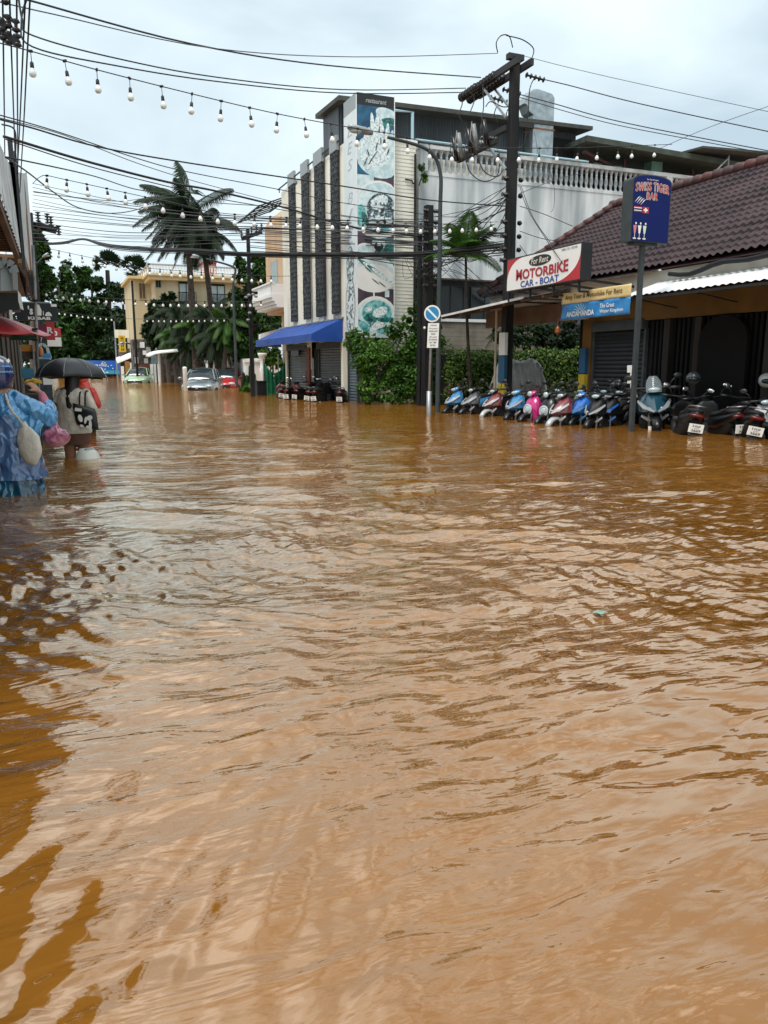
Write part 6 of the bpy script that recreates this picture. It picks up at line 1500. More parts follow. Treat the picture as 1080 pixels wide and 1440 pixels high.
# second, farther fascia
c2 = thing('rusty_edged_canopy', (-.9, 22, 3.2), 'farther pale canopy fascia with rust-brown streaks along its edge', 'canopy')
m = MB(); m.prism([(-.62,17.5,3.5),(-.50,17.5,3.5),(-.50,17.5,5.05),(-.62,17.5,5.05)],(0,.1,0)); 
pts = [(-.5,17.6,3.3),(-.5,27.0,3.35),(-.5,27.0,6.9),(-.5,24,6.2),(-.5,17.6,4.85)]
m.prism(pts, (-.08,0,0)); obj('fascia', m, mat('pale_fascia', (.42,.46,.47), .55, rgb2=(.62,.66,.66), scale=2.2), c2)
m = MB(); rr = random.Random(2); y = 17.7; 
z0 = lambda y: 4.85+(y-17.6)*.215
P = [(-.495, 20.5+.0, 3.3)]
m.prism([(-.497,21.2,3.33),(-.497,23.3,3.33),(-.497,23.4,5.6),(-.497,22.6,5.75),(-.497,22.3,5.0),(-.497,21.5,4.6)],(-.002,0,0))
obj('rust_streak', m, RUST, c2)
m = MB(); m.box(-1.5,-.5,17.5,27,3.22,3.28); m.box(-.62,-.49,17.5,27,3.12,3.32); obj('soffit', m, SOFFIT, c2)
tube_ = MB(); tube_.box(-.52,-.46,16.6,16.75,2.9,5.0)
tag(obj('drain_pipe', tube_, BLACK), 'black upright pipe between the two canopies at the left edge', 'pipe')
# hanging cables under the canopy
for k in range(6):
    wire([(26+k*2,375+k*3),(32+k,398+k*4),(42+k,404+k*3),(38+k*2,380)], (13,13.4), .008, 'loose cable loop hanging below the canopy beside the arched sign', 'hanging cable loops at the left')
# arched lightbox
ab = thing('arched_sign', (at(12,400,Y=12.5).x, 12.5, 2.2), 'pale arched sign panel with a grey rounded frame under the canopy', 'sign')
A = lambda x, y, Y=12.5: at(x, y, Y=Y)
pts = [(2,408),(2,382)]+[(10+ -8*math.cos(t)+0, 382-12*math.sin(t)) for t in np.linspace(.4,1.6,6)]+[(17,376),(17,408)]
m = MB(); m.prism([A(x,y) for x,y in ((1,409),(1,372),(6,371),(12,373),(16,379),(17,409))], (0,.1,0)); obj('panel', m, PALEGLASS, ab)
m = MB(); fr = [A(x,y,12.45) for x,y in ((-3,409),(-3,374),(3,368),(10,369),(17,374),(21,384),(22,409))]
for p, q in zip(fr[:-1], fr[1:]): m.beam(p, q, .06, .12)
obj('frame', m, CAPM, ab)
m = MB(); m.prism([A(x,y,12.6) for x,y in ((-8,412),(28,412),(27,436),(-8,438))], (0,.5,0)); tag(obj('dark_box', m, BLACK), 'black box hung under the arched sign', 'box')
m = MB(); m.prism([A(x,y,12.2) for x,y in ((25,408),(29,414),(33,436),(29,434),(26,424))], (0,.08,0)); tag(obj('hanging_sheet', m, SIGNW), 'small curled white sheet hanging right of the black box', 'sheet')
m = MB(); m.prism([A(x,y,12.3) for x,y in ((13,436),(17,436),(18,450),(14,450))], (0,.05,0)); tag(obj('white_tag', m, SIGNW), 'small upright white card above the red umbrella', 'card')
# kebab sign
kb = thing('kebab_sign', (at(55,450,Y=14).x, 14.5, 2), 'black sign with white lettering ending in KEBAB behind the slim pole', 'sign')
p, q = at(24,450.5,Y=14.5), at(80,427,Y=14.5); m = MB(); m.box(p.x,q.x,14.5,14.62,p.z,q.z); obj('board', m, mat('sign_black_green', (.006,.013,.016), .5), kb)
KB = Board((p.x,14.5,p.z),(1,0,0),(0,0,1)); w_, h_ = q.x-p.x, q.z-p.z; m = MB()
KB.text(m, 'KEBAB', w_*.27, h_*.06, w_*.55, h_*.17, l=.006, bold=.04); KB.text(m, '\'s', w_*.28, h_*.34, w_*.12, h_*.5, l=.006, bold=.04)
KB.poly(m, [(w_*u,h_*v) for u,v in ((.44,.30),(.60,.30),(.61,.6),(.56,.92),(.47,.92),(.45,.6))], .006)
KB.poly(m, [(w_*u,h_*v) for u,v in ((.68,.28),(.86,.28),(.83,.45),(.78,.52),(.72,.48))], .006); KB.rect(m, w_*.64,h_*.32,w_*.66,h_*.55,.006)
KB.rect(m, w_*.85, h_*.82, w_*.99, h_*.97, .006)
obj('lettering', m, SIGNW, kb)
m = MB(); m.beam(at(22,425,Y=14.56),at(70,426,Y=14.56),.025); m.beam(at(46,426,Y=14.56),at(40,412,Y=14.56),.02); obj('bracket', m, STEEL, kb)
# red shop signs beyond
def small_board(nm, lb, px0, py0, px1, py1, Y, m_, txt=None, tm=SIGNW, cat='sign', tb=(.15,.3,.7,.45)):
    p, q = at(px0,py1,Y=Y), at(px1,py0,Y=Y); t = thing(nm, ((p.x+q.x)/2,Y,p.z), lb, cat); m = MB(); m.box(p.x,q.x,Y,Y+.08,p.z,q.z); obj('board', m, m_, t)
    if txt:
        b_ = Board((p.x,Y,p.z),(1,0,0),(0,0,1)); w_, h_ = q.x-p.x, q.z-p.z; m = MB(); b_.text(m, txt, w_*tb[0], h_*tb[1], w_*tb[2], h_*tb[3], l=.008, bold=.03); obj('lettering', m, tm, t)
    return t
small_board('red_sign', 'tall red sign with a big white letter R beside the red umbrella', 66,453,76,478,15.6, SIGNR, 'R', tb=(.12,.38,.7,.34))
small_board('red_sign', 'red sign with a white curved letter, right of the one with the letter R', 76,461,85,473,16.6, SIGNR, 'b', tb=(.05,.05,.45,.8))
small_board('plum_sign', 'plain dark plum sign panel left of the letter R', 52,457,66,467,16.2, plain('plum_panel', (.12,.01,.05), .5))
small_board('white_board', 'blank white board hanging under the red signs', 67,474.5,86,487,16.4, SIGNW)
small_board('poster', 'small dark poster with a white figure by the slim pole', 55,472,64,482,14.9, SIGNBK, '7', tb=(.2,.15,.35,.7))
small_board('green_valance', 'dark green striped valance below the red umbrella', 15,471.5,49,478,13.6, mat('green_stripe', (.02,.09,.05), .7, rgb2=(.05,.16,.10), scale=9))
# stalls
st = thing('food_stall', (at(40,500,Y=13.4).x, 13.4, -.5), 'food stall with a lit orange panel above dark shelves', 'food stall')
p, q = at(30,494,Y=13.4), at(49,485,Y=13.4); m = MB(); m.box(p.x,q.x,13.4,13.5,p.z,q.z); obj('orange_panel', m, mat('orange_panel', (.55,.20,.02), .5, rgb2=(.75,.38,.06), scale=14), st)
m = MB(); p = at(30,505,Y=13.4); m.box(p.x-.01,q.x,13.42,13.9,p.z,q.z); m.box(p.x,q.x,13.45,14.0,-.45,.95); obj('cabinet', m, mat('stall_dark', (.03,.02,.015), .6, rgb2=(.10,.06,.04), scale=8), st)
m = MB()
for (x,y) in ((30,505),(48,505)): c_ = at(x,y,Y=13.38); m.box(c_.x-.012,c_.x+.012,13.36,13.4,-.45,at(0,485,Y=13.4).z)
obj('leg', m, STEEL, st)
st2 = thing('food_cart', (at(62,500,Y=14.4).x, 14.4, -.5), 'small cart with curved glass cover, orange lamp and blue label by the slim pole', 'food cart')
m = MB(); fr = [at(x,y,Y=14.4) for x,y in ((53,503),(54,486),(60,484),(66,488),(69,498),(71,504))]
for a_, b_ in zip(fr[:-1], fr[1:]): m.beam(a_, b_, .022, .05)
m.beam(at(53,504,Y=14.4),at(72,504,Y=14.4),.03,.05); obj('cover_frame', m, mat('pale_frame', (.4,.48,.5), .4), st2)
m = MB(); m.ell(at(58,495,Y=14.5),.035,.035,.085,10,8); obj('orange_lamp', m, mat('orange_glow_shade', (.7,.28,.10), .5), st2, smooth=True)
p, q = at(61,503.5,Y=14.15), at(71,497,Y=14.15); m = MB(); m.box(p.x,q.x,14.15,14.18,p.z,q.z); obj('blue_label', m, SIGNBL, st2)
m = MB(); p, q = at(53,560,Y=14.3), at(70,505,Y=14.3); m.box(p.x,q.x,14.3,14.8,-.45,q.z); obj('cabinet', m, mat('cart_dark', (.02,.03,.04), .6, rgb2=(.05,.10,.14), scale=6), st2)
small_board('blue_cooler', 'teal-blue cooler box behind the raised hand', 30,518,47,532,12.6, mat('teal_cooler', (.02,.12,.18), .5, rgb2=(.04,.2,.3), scale=5), cat='cooler')
m = MB(); rr = random.Random(6)
for k in range(9):
    p = at(33+rr.uniform(0,16), 535+rr.uniform(0,6), Y=11.6); m.tube([p, p+Vector((.05,.02,.03)), p+Vector((.12,.03,.01))], [.012,.022,.01], 6)
tag(obj('banana_bunch', m, mat('banana_yellow', (.50,.30,.02), .5, rgb2=(.65,.42,.05), scale=8), smooth=True), 'bunch of yellow bananas beside the raised hand', 'bananas')
small_board('white_notice', 'white printed notice between the hand and the umbrella shaft', 61,527,74,541,12.4, SIGNW, cat='notice')
m = MB(); m.box(-1.5,-.3,11.9,12.5,-.5,.72); tag(obj('market_table', m, mat('market_table_top', (.03,.025,.02), .6)), 'dark market table carrying the bananas', 'table')
# red umbrella
ru = thing('red_parasol', (-1.05, 13.2, -.5), 'large red and pink market parasol over the stalls at the left edge', 'parasol')
ap_ = at(0, 446, Y=13.2); cxx, cyy = ap_.x-.12, 13.3; rim_z = at(70, 471, Y=13.2).z; m = MB(); rx = at(72,471,Y=13.2).x-cxx; N = 8
for k in range(N):
    a0, a1 = 2*math.pi*k/N, 2*math.pi*(k+1)/N; m.mi = k % 2
    rows = []
    for j in range(7):
        t = j/6; z = ap_.z+.04-(ap_.z+.04-rim_z)*(t**1.25); row = []
        for i in range(5):
            a = a0+(a1-a0)*i/4; s_ = 1-.05*math.sin(math.pi*i/4)*t; row.append((cxx+rx*t*s_*math.cos(a), cyy+rx*t*s_*math.sin(a), z-.03*math.sin(math.pi*i/4)*t))
        rows.append(row)
    m.loft(rows, cap=False, closed=False)
o = obj('canopy', m, [mat('red_canvas', (.38,.015,.02), .5), mat('pink_canvas', (.62,.24,.26), .5)], ru, smooth=True); q_ = o.modifiers.new('t','SOLIDIFY'); q_.thickness = .006
m = MB(); m.tube([(cxx,cyy,-.5),(cxx,cyy,ap_.z)],.025,8); obj('pole', m, STEEL, ru)
for k in range(N):
    a0 = 2*math.pi*k/N; m = MB(); m.beam((cxx,cyy,ap_.z-.02),(cxx+rx*.97*math.cos(a0),cyy+rx*.97*math.sin(a0),rim_z-.01),.012); obj('rib', m, STEEL, ru)
# ------------------------------------------------------------------ people (local frame: x picture-right, y away from the camera, z up from the water)
def chain(mb, pts, rs, n=10, flat=1.0):
    """tapered limb with round ends"""
    pts = [Vector(p) for p in pts]; P = smooth_path(pts, 4); k0 = (len(P)-1)/(len(rs)-1); R = []
    for i, p in enumerate(P):
        f = i/k0; a = min(int(f), len(rs)-2); r = rs[a]+(rs[a+1]-rs[a])*(f-a)
        d = P[min(i+1,len(P)-1)]-P[max(i-1,0)]; R.append(mb.ring(p, d, r, n, r*flat))
    mb.loft(R); mb.ell(P[0], rs[0], rs[0], rs[0], n, 6); mb.ell(P[-1], rs[-1], rs[-1], rs[-1], n, 6)
def hand(mb, wrist, d, up, s=1.0, curl=.5, side=1):
    """palm, four bent fingers and a thumb"""
    w = Vector(wrist); d = Vector(d).normalized(); up = Vector(up); up = (up-d*up.dot(d)).normalized(); sd = d.cross(up).normalized()*side
    R = []
    for f, wd, th in ((0,.026,.018),(.03,.036,.016),(.065,.041,.014),(.092,.038,.011)): R.append(mb.ring(w+d*f*s, d, wd*s, 12, th*s, up=up))
    mb.loft(R)
    for k, (off, L) in enumerate(((-.029,.068),(-.010,.078),(.010,.073),(.028,.058))):
        p = w+d*(.085*s)+sd*off*s; dd = d.copy(); pts = [p]
        for j, fr in enumerate((.45,.30,.25)):
            dd = (dd*math.cos(curl*(.5+.35*j))-up*math.sin(curl*(.5+.35*j))).normalized(); p = p+dd*L*fr*s; pts.append(p)
        chain(mb, pts, [.0095*s,.0088*s,.008*s,.0068*s], 8)
    p = w+d*.028*s-sd*.032*s; chain(mb, [p, p+(d*.6-sd*.7-up*.2).normalized()*.035*s, p+(d*.9-sd*.55-up*.45).normalized()*.062*s], [.013*s,.0105*s,.008*s], 8)
def head(mb, c, s=1.0, yaw=0):
    c = Vector(c); rot = Matrix.Rotation(yaw, 3, 'Z'); V = lambda x, y, z: c+rot @ Vector((x,y,z))*s
    mb.ell(c, .074*s, .092*s, .108*s, 18, 14); mb.ell(V(0,.035,-.05), .055*s,.06*s,.062*s, 14, 10)          # skull, jaw (face towards +y)
    chain(mb, [V(0,.088,.012), V(0,.108,-.018), V(0,.098,-.03)], [.009*s,.013*s,.011*s], 8)               # nose
    for q in (-1,1): mb.ell(V(q*.030,.078,.018), .016*s,.012*s,.010*s, 8,6); mb.ell(V(q*.077,.0,-.01), .010*s,.020*s,.030*s, 8,6)
    mb.ell(V(0,.088,-.052), .022*s,.010*s,.009*s, 10,6)
def face_marks(parent, c, s=1.0):
    m = MB(); c = Vector(c)
    for q in (-1,1): m.ell(c+Vector((q*.030,.088,.018))*s, .010*s,.006*s,.006*s, 8,6)
    obj('eye', m, plain('eye_dark', (.02,.015,.012), .2), parent, smooth=True, local=True)
def folds(mb, amp, f1=23, f2=9, seed=0, zr=(-9,9)):
    out = []
    for (x, y, z) in mb.v:
        n = .8*mnoise.noise(Vector((x*f2+seed, y*f2, z*f2*.45)))+.9*(.35-abs(mnoise.noise(Vector((x*f2*1.7, y*f2*1.7+seed, z*f2*.9+x*6)))))+.45*(.3-abs(mnoise.noise(Vector((x*f1, y*f1+seed, z*f1*.6)))))
        r = math.hypot(x, y)+1e-6; a = amp if zr[0] < z < zr[1] else 0
        out.append((x+x/r*n*a, y+y/r*n*a, z+n*a*.3))
    mb.v = out; return mb
def garment(rings, n=26, open_=True):
    n = n*2
    """rings: (cx, cy, z, rx, ry)"""
    m = MB(); R = [[(cx+rx*math.cos(2*math.pi*k/n), cy+ry*math.sin(2*math.pi*k/n), z) for k in range(n)] for cx, cy, z, rx, ry in rings]
    # refine
    RR = []
    for a, b in zip(R[:-1], R[1:]):
        for t in (0,.125,.25,.375,.5,.625,.75,.875): RR.append([Vector(p).lerp(Vector(q), t) for p, q in zip(a, b)])
    RR.append([Vector(p) for p in R[-1]]); m.loft(RR, cap=False); return m

def plastic(name, a, b, cell, rough=.12):
    m = mat(name, a, rough, rgb2=b, scale=5, fac=(.3,.7), coat=1.0)
    nt = m.node_tree; bs = [q for q in nt.nodes if q.type == 'BSDF_PRINCIPLED'][0]; tc = nt.nodes.new('ShaderNodeTexCoord'); mp = nt.nodes.new('ShaderNodeMapping'); mp.inputs['Scale'].default_value = (1,1,.45)
    vo = nt.nodes.new('ShaderNodeTexVoronoi'); vo.inputs['Scale'].default_value = cell; vo.distance = 'EUCLIDEAN'; nn = nt.nodes.new('ShaderNodeTexNoise'); nn.inputs['Scale'].default_value = 4
    nt.links.new(tc.outputs['Object'], mp.inputs[0]); mix = nt.nodes.new('ShaderNodeMixRGB'); mix.inputs[0].default_value = .22; nt.links.new(mp.outputs[0], mix.inputs[1]); nt.links.new(tc.outputs['Object'], nn.inputs['Vector']); nt.links.new(nn.outputs[1], mix.inputs[2]); nt.links.new(mix.outputs[0], vo.inputs['Vector'])
    bp = nt.nodes.new('ShaderNodeBump'); bp.inputs['Strength'].default_value = .9; bp.inputs['Distance'].default_value = .05; nt.links.new(vo.outputs[0], bp.inputs['Height']); nt.links.new(bp.outputs[0], bs.inputs['Normal']); nt.links.new(bp.outputs[0], bs.inputs['Coat Normal'])
    return m
# 1. person in the blue raincoat -------------------------------------------------
q = at(11, 690, Z=0)
p1 = thing('person', (q.x, q.y, -.55), 'person in a blue plastic raincoat and blue helmet wading away, right hand raised', 'person', rz=-YAW)
Z0 = .55; p1.scale = (.86,.95,1)
def zz(v): return v+Z0
m = MB(); chain(m, [(-.10,.02,0),(-.10,.0,.45),(-.09,0,.84)], [.055,.062,.085], 12); chain(m, [(.10,.06,0),(.10,.02,.45),(.09,0,.84)], [.055,.062,.085], 12)
m.ell((0,0,.90),.17,.13,.13,16,10); chain(m, [(0,0,.9),(0,.0,1.1),(0,-.01,1.36)], [.14,.135,.12], 14); chain(m, [(-.17,0,1.38),(0,0,1.41),(.17,0,1.38)], [.065,.075,.065], 12); chain(m, [(0,0,1.40),(0,.01,1.52)], [.055,.05], 12)
head(m, (0,.02,1.585)); chain(m, [(.18,0,1.37),(.42,.05,1.20),(.44,.12,1.22),(.34,.16,1.42)], [.055,.045,.04,.028], 12); hand(m, (.335,.16,1.43), (-.75,.0,.65), (.5,-.3,.6), 1.0, .55)
chain(m, [(-.18,0,1.37),(-.30,.05,1.12),(-.28,.22,.95)], [.055,.042,.028], 12); hand(m, (-.28,.22,.95), (0,.9,-.2), (0,0,1), 1.0, .6)
b = remeshed(m, .0085, 3); obj('body', b, SKIN, p1, smooth=True, local=True)
face_marks(p1, (0,.02,1.585))
m = folds(garment([(0,.01,zz(.90),.10,.09),(0,0,zz(.85),.22,.14),(.0,0,zz(.76),.25,.17),(.03,0,zz(.68),.30,.19),(.01,-.01,zz(.55),.30,.20),(.02,-.01,zz(.35),.33,.22),(.04,0,zz(.17),.36,.24),(.05,.0,zz(.12),.365,.245)], 40), .034, 16, 6, 3)
RAINC = plastic('blue_translucent_plastic', (.02,.20,.50), (.12,.38,.66), 13)
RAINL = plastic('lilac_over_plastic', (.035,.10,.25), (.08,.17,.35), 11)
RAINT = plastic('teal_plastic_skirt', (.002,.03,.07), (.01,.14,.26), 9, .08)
# material by height: pale blue shoulders, lilac back
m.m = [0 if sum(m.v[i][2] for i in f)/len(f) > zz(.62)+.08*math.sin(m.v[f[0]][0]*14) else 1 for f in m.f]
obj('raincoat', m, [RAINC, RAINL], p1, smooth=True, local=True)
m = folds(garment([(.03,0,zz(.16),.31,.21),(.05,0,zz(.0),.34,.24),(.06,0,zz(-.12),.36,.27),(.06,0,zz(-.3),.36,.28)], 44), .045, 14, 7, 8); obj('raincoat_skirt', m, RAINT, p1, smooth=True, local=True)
m = MB(); chain(m, [(.14,-.01,1.375),(.30,.0,1.30),(.46,.05,1.19)], [.075,.085,.075], 30); chain(m, [(.46,.05,1.18),(.455,.10,1.24),(.42,.13,1.30)], [.075,.068,.055], 24); m = folds(m, .03, 26, 11, 5); obj('sleeve', m, RAINC, p1, smooth=True, local=True)
m = MB(); R = []
for k in range(15):
    t = k/14; a = Vector((.20+.27*t,-.05+.07*t,1.34-.13*t)); b = Vector((.29+.08*t,-.05+.03*t,.92+.06*t)) ; R.append([a.lerp(b, j/12)+Vector((.02*math.sin(j*.9+k*.5)*(j/12),-.05*math.sin(math.pi*j/12)+.016*math.sin(k*1.5+j*.25),0)) for j in range(13)])
m.loft(R, cap=False, closed=False); o = obj('cape_fold', m, RAINC, p1, smooth=True, local=True); q_ = o.modifiers.new('t','SOLIDIFY'); q_.thickness = .008
m = MB(); chain(m, [(-.14,-.01,1.375),(-.32,.03,1.2),(-.30,.18,1.0)], [.085,.09,.07], 14); m = folds(m, .02, 22, 9, 6); obj('sleeve', m, RAINC, p1, smooth=True, local=True)
m = MB(); chain(m, [(.44,.11,1.26),(.39,.145,1.34),(.36,.155,1.395)], [.050,.046,.038], 14); m = folds(m, .006, 30, 18, 2); obj('pink_cuff', m, mat('pink_knit', (.55,.18,.24), .8, var=.15, scale=30, bump=.4), p1, smooth=True, local=True)
HELM = plain('navy_helmet_shell', (.006,.02,.10), .12, coat=1.0)
m = MB(); c = Vector((0,.02,1.615)); m.ell(c, .138,.155,.135,24,16); m.loft([[(c.x+.135*math.cos(a)*s_,c.y+.15*math.sin(a)*s_,z) for a in np.linspace(0,2*math.pi,25)[:-1]] for s_, z in ((1.0,1.60),(.99,1.54),(.90,1.475),(.80,1.47))],cap=False)
hm = obj('helmet', m, HELM, p1, smooth=True, local=True)
m = MB(); m.loft([[(c.x+.142*math.cos(a)*s_,c.y+.158*math.sin(a)*s_,z) for a in np.linspace(RAD(-75),RAD(35),14)] for s_, z in ((.98,1.60),(.93,1.655),(.72,1.70))],cap=False,closed=False); obj('helmet_stripe', m, plain('helmet_light_blue', (.10,.28,.62), .15, coat=.8), hm, smooth=True, local=True)
m = MB(); m.loft([[(c.x+.143*math.cos(a)*s_,c.y+.160*math.sin(a)*s_,z+.012*math.sin(a*5)) for a in np.linspace(RAD(-80),RAD(30),12)] for s_, z in ((.84,1.685),(.74,1.71))],cap=False,closed=False); obj('helmet_graphic', m, SIGNW, hm, smooth=True, local=True)
m = MB(); m.box(-.06,-.0,-.141,-.136,1.545,1.585); obj('sticker', m, plain('sticker_green', (.10,.35,.15), .4), hm, local=True)
# bags
def bag_mesh(c, rx, ry, rz, amp, seed, top=.5):
    m = MB(); m.ell((0,0,0), rx, ry, rz, 26, 22); out = []
    for (x, y, z) in m.v:
        t = (z/rz+1)/2; s_ = 1-(top*max(0,t-.55)/.45)**1.3; n = mnoise.noise(Vector((x*14+seed,y*14,z*8)))*amp+mnoise.noise(Vector((x*34,y*34+seed,z*20)))*amp*.5
        out.append((c[0]+x*s_*(1+n*4), c[1]+y*s_*(1+n*4), c[2]+z+n*.4))
    m.v = out; return m
def W1(x, y, z, p=p1): return rootmat(p) @ Vector((x, y, z))
wb = thing('shoulder_bag', W1(.34,-.16,.85), 'crumpled off-white cloth bag hanging on a long strap from the blue raincoat', 'bag', rz=-YAW)
OFFW = mat('off_white_canvas', (.50,.47,.40), .8, rgb2=(.66,.63,.56), scale=8, bump=.4, bscale=30)
o = bag_mesh((0,0,.14), .105,.055,.185,.05,1,.62); o.v = [(x+.10*(.14-z)+.0, y, z) for x, y, z in o.v]; obj('pouch', o, OFFW, wb, smooth=True, local=True)
m = MB(); P = smooth_path([Vector((-.20,.05,.56)),Vector((-.15,-.02,.555)),Vector((-.10,-.06,.44)),Vector((-.04,-.03,.34)),Vector((-.02,0,.27))],6); 
for a_, b_ in zip(P[:-1],P[1:]): m.beam(a_, b_, .02, .006, up=(.3,-1,0))
m.ell((-.02,0,.29),.03,.025,.035,10,8); obj('strap', m, OFFW, wb, smooth=True, local=True)
pk = thing('pink_bag', W1(.53,.05,.94), 'shiny pink plastic bag bulging at the elbow of the blue raincoat', 'bag', rz=-YAW)
obj('pouch', bag_mesh((0,0,.10), .12,.09,.10,.07,7,.5), mat('pink_plastic', (.28,.06,.12), .2, rgb2=(.62,.26,.36), scale=12, fac=(.4,.6), coat=.6, bump=.5, bscale=25), pk, smooth=True, local=True)
m = MB(); m.tube([(-.04,0,.17),(-.06,0,.26),(-.08,0,.3)],.012,6); m.tube([(.03,0,.17),(-.03,.02,.26),(-.08,0,.3)],.012,6); obj('handle', m, mat('pink_handle', (.5,.2,.28), .4), pk, smooth=True, local=True)

# 2. woman with tote and umbrella ------------------------------------------------
q = at(109, 640, Z=0)
p2_ = thing('person', (q.x, q.y, -.46), 'long-haired person in an off-white cardigan and brown shorts wading under the black umbrella', 'person', rz=-YAW)
m = MB(); chain(m, [(-.085,.0,.0),(-.085,-.01,.36),(-.08,0,.72)], [.05,.058,.088], 12); chain(m, [(.075,.08,.0),(.075,.05,.36),(.075,0,.72)], [.05,.058,.088], 12)
m.ell((0,0,.80),.155,.12,.12,16,10); chain(m, [(0,0,.8),(0,.0,1.0),(0,0,1.2)], [.13,.115,.11], 14); chain(m, [(-.15,0,1.24),(0,0,1.27),(.15,0,1.24)], [.055,.062,.055], 12); chain(m, [(0,0,1.26),(0,.015,1.36)], [.045,.042], 12)
head(m, (0,.03,1.42), .95); chain(m, [(.16,0,1.23),(.21,.02,1.02),(.18,.14,.95)], [.048,.038,.026], 12); hand(m, (.18,.14,.95), (-.3,.9,0), (0,0,1), .9, .6)
chain(m, [(-.16,0,1.23),(-.22,.05,1.03),(-.14,.20,1.14)], [.048,.038,.026], 12); hand(m, (-.14,.20,1.14), (.3,.3,.9), (0,-1,0), .9, 1.2)
b = remeshed(m, .0085, 3); obj('body', b, mat('tanned_skin', (.22,.10,.055), .5, var=.1, scale=20), p2_, smooth=True, local=True); face_marks(p2_, (0,.03,1.42), .95)
CARD = mat('off_white_cardigan', (.44,.40,.33), .9, rgb2=(.60,.57,.50), scale=12, bump=.5, bscale=60)
m = folds(garment([(0,0,1.30,.085,.07),(0,0,1.27,.16,.10),(0,0,1.20,.205,.13),(0,0,1.0,.20,.145),(0,.0,.85,.205,.155),(0,0,.76,.19,.15),(0,0,.74,.185,.145)], 36), .014, 18, 8, 4); obj('cardigan', m, CARD, p2_, smooth=True, local=True)
for s_ in (-1,1):
    m = MB()
    chain(m, [(.15,0,1.23),(.225,.01,1.03),(.20,.11,.96)] if s_ > 0 else [(-.15,0,1.23),(-.235,.03,1.04),(-.17,.15,1.11)], [.068,.064,.048], 14); m = folds(m, .012, 24, 10, s_); obj('sleeve', m, CARD, p2_, smooth=True, local=True)
m = folds(garment([(0,0,.80,.165,.13),(0,0,.72,.17,.135),(0,.01,.63,.165,.13),(0,.01,.60,.163,.128)], 28), .008, 18, 8, 2); obj('shorts', m, mat('brown_shorts', (.10,.045,.03), .8), p2_, smooth=True, local=True)
m = MB(); m.loft([m.ring((0,.03+y,z),(0,0,1),ry,16,rx) for rx, ry, z, y in ((.02,.02,1.535,0),(.07,.085,1.51,0),(.088,.105,1.44,-.01),(.085,.09,1.36,-.03),(.075,.055,1.27,-.075),(.06,.035,1.18,-.13),(.045,.025,1.08,-.155),(.02,.012,1.0,-.155))]); m = folds(m, .012, 60, 25, 1); obj('hair', m, HAIR, p2_, smooth=True, local=True)
# tote
tb_ = thing('tote_bag', rootmat(p2_) @ Vector((.20,-.16,.82)), 'black and white patterned tote bag on the shoulder of the cardigan', 'bag', rz=-YAW)
m = MB(); out = []
m.loft([m.ring((0,0,z),(0,0,1),ry,20,rx) for rx, ry, z in ((.15,.02,0),(.16,.045,.03),(.165,.05,.12),(.165,.045,.22),(.16,.02,.28))]); m.v = [(x+.04*(.15-z)/.15*.5, y, z-.035*x/.15) for x, y, z in m.v]; obj('pouch', m, SIGNBK, tb_, smooth=True, local=True)
TBd = Board((-.14,-.053,.0),(1,0,-.2),(0,0,1)); m = MB()
TBd.poly(m, [(.01,.22),(.11,.23),(.12,.27),(.02,.265)], .006)
for (u, v, a, b_, r) in ((.085,.14,.034,.048,.2),(.10,.045,.03,.018,.1),(.16,.13,.018,.05,-.3),(.22,.17,.05,.03,.6),(.225,.08,.022,.07,-.1),(.19,.05,.03,.018,.3)): TBd.ell(m, u, v, a, b_, .006, 16, r)
obj('pattern', m, SIGNW, tb_, local=True)
for dx in (-.05,.03):
    m = MB(); P = smooth_path([Vector((dx-.02,-.02,.24)),Vector((dx-.03,.02,.36)),Vector((dx-.04,.10,.46)),Vector((dx-.03,.16,.46))],6)
    for a_, b_ in zip(P[:-1],P[1:]): m.beam(a_, b_, .022, .008, up=(0,-1,.2))
    obj('strap', m, SIGNBK, tb_, local=True)
tb_.scale = (.85,.85,.95)
# umbrella
ub = thing('umbrella', rootmat(p2_) @ Vector((-.10,.22,1.16)), 'black umbrella held over the person in the off-white cardigan', 'umbrella', rz=-YAW)
H_, RR_ = .245, .43; zc = .26
NB = 8; m = MB(); rows = []
for j in range(11):
    t = j/10; row = []
    for i in range(NB*6):
        a = 2*math.pi*i/(NB*6)+.2; k = (i % 6)/6; s_ = 1-.075*math.sin(math.pi*k)*t**1.5; rr_ = RR_*math.sin(t*1.45)/math.sin(1.45)*s_; zq = zc+H_*(math.cos(t*1.45)-math.cos(1.45))/(1-math.cos(1.45))-.006
        row.append((rr_*math.cos(a), rr_*math.sin(a), zq+.012*math.sin(math.pi*k)*t))
    rows.append(row)
m.loft(rows, cap=False); m.v = [(x, y, z-.12*x*0-.06*y) for x, y, z in m.v]
o = obj('canopy', m, mat('black_umbrella_cloth', (.013,.015,.019), .38, rgb2=(.03,.034,.04), scale=3), ub, auto=25, smooth=True, local=True); q_ = o.modifiers.new('t','SOLIDIFY'); q_.thickness = .003
for i in range(NB):
    a = 2*math.pi*i/NB+.2; m = MB(); m.tube([(RR_*math.sin(t*1.45)/math.sin(1.45)*math.cos(a), RR_*math.sin(t*1.45)/math.sin(1.45)*math.sin(a), zc+H_*(math.cos(t*1.45)-math.cos(1.45))/(1-math.cos(1.45))-.06*RR_*math.sin(t*1.45)/math.sin(1.45)*math.sin(a)+.002) for t in np.linspace(0,1,9)], .0032, 5); obj('rib', m, STEEL, ub, local=True)
m = MB(); m.tube([(0,0,-.10),(0,0,zc+H_+.04)], .006, 7); obj('shaft', m, STEEL, ub, local=True)
m = MB(); m.tube([(0,0,.02),(0,0,-.11),(.015,0,-.14),(.04,0,-.135)], .012, 8); obj('handle', m, BLACK, ub, smooth=True, local=True)
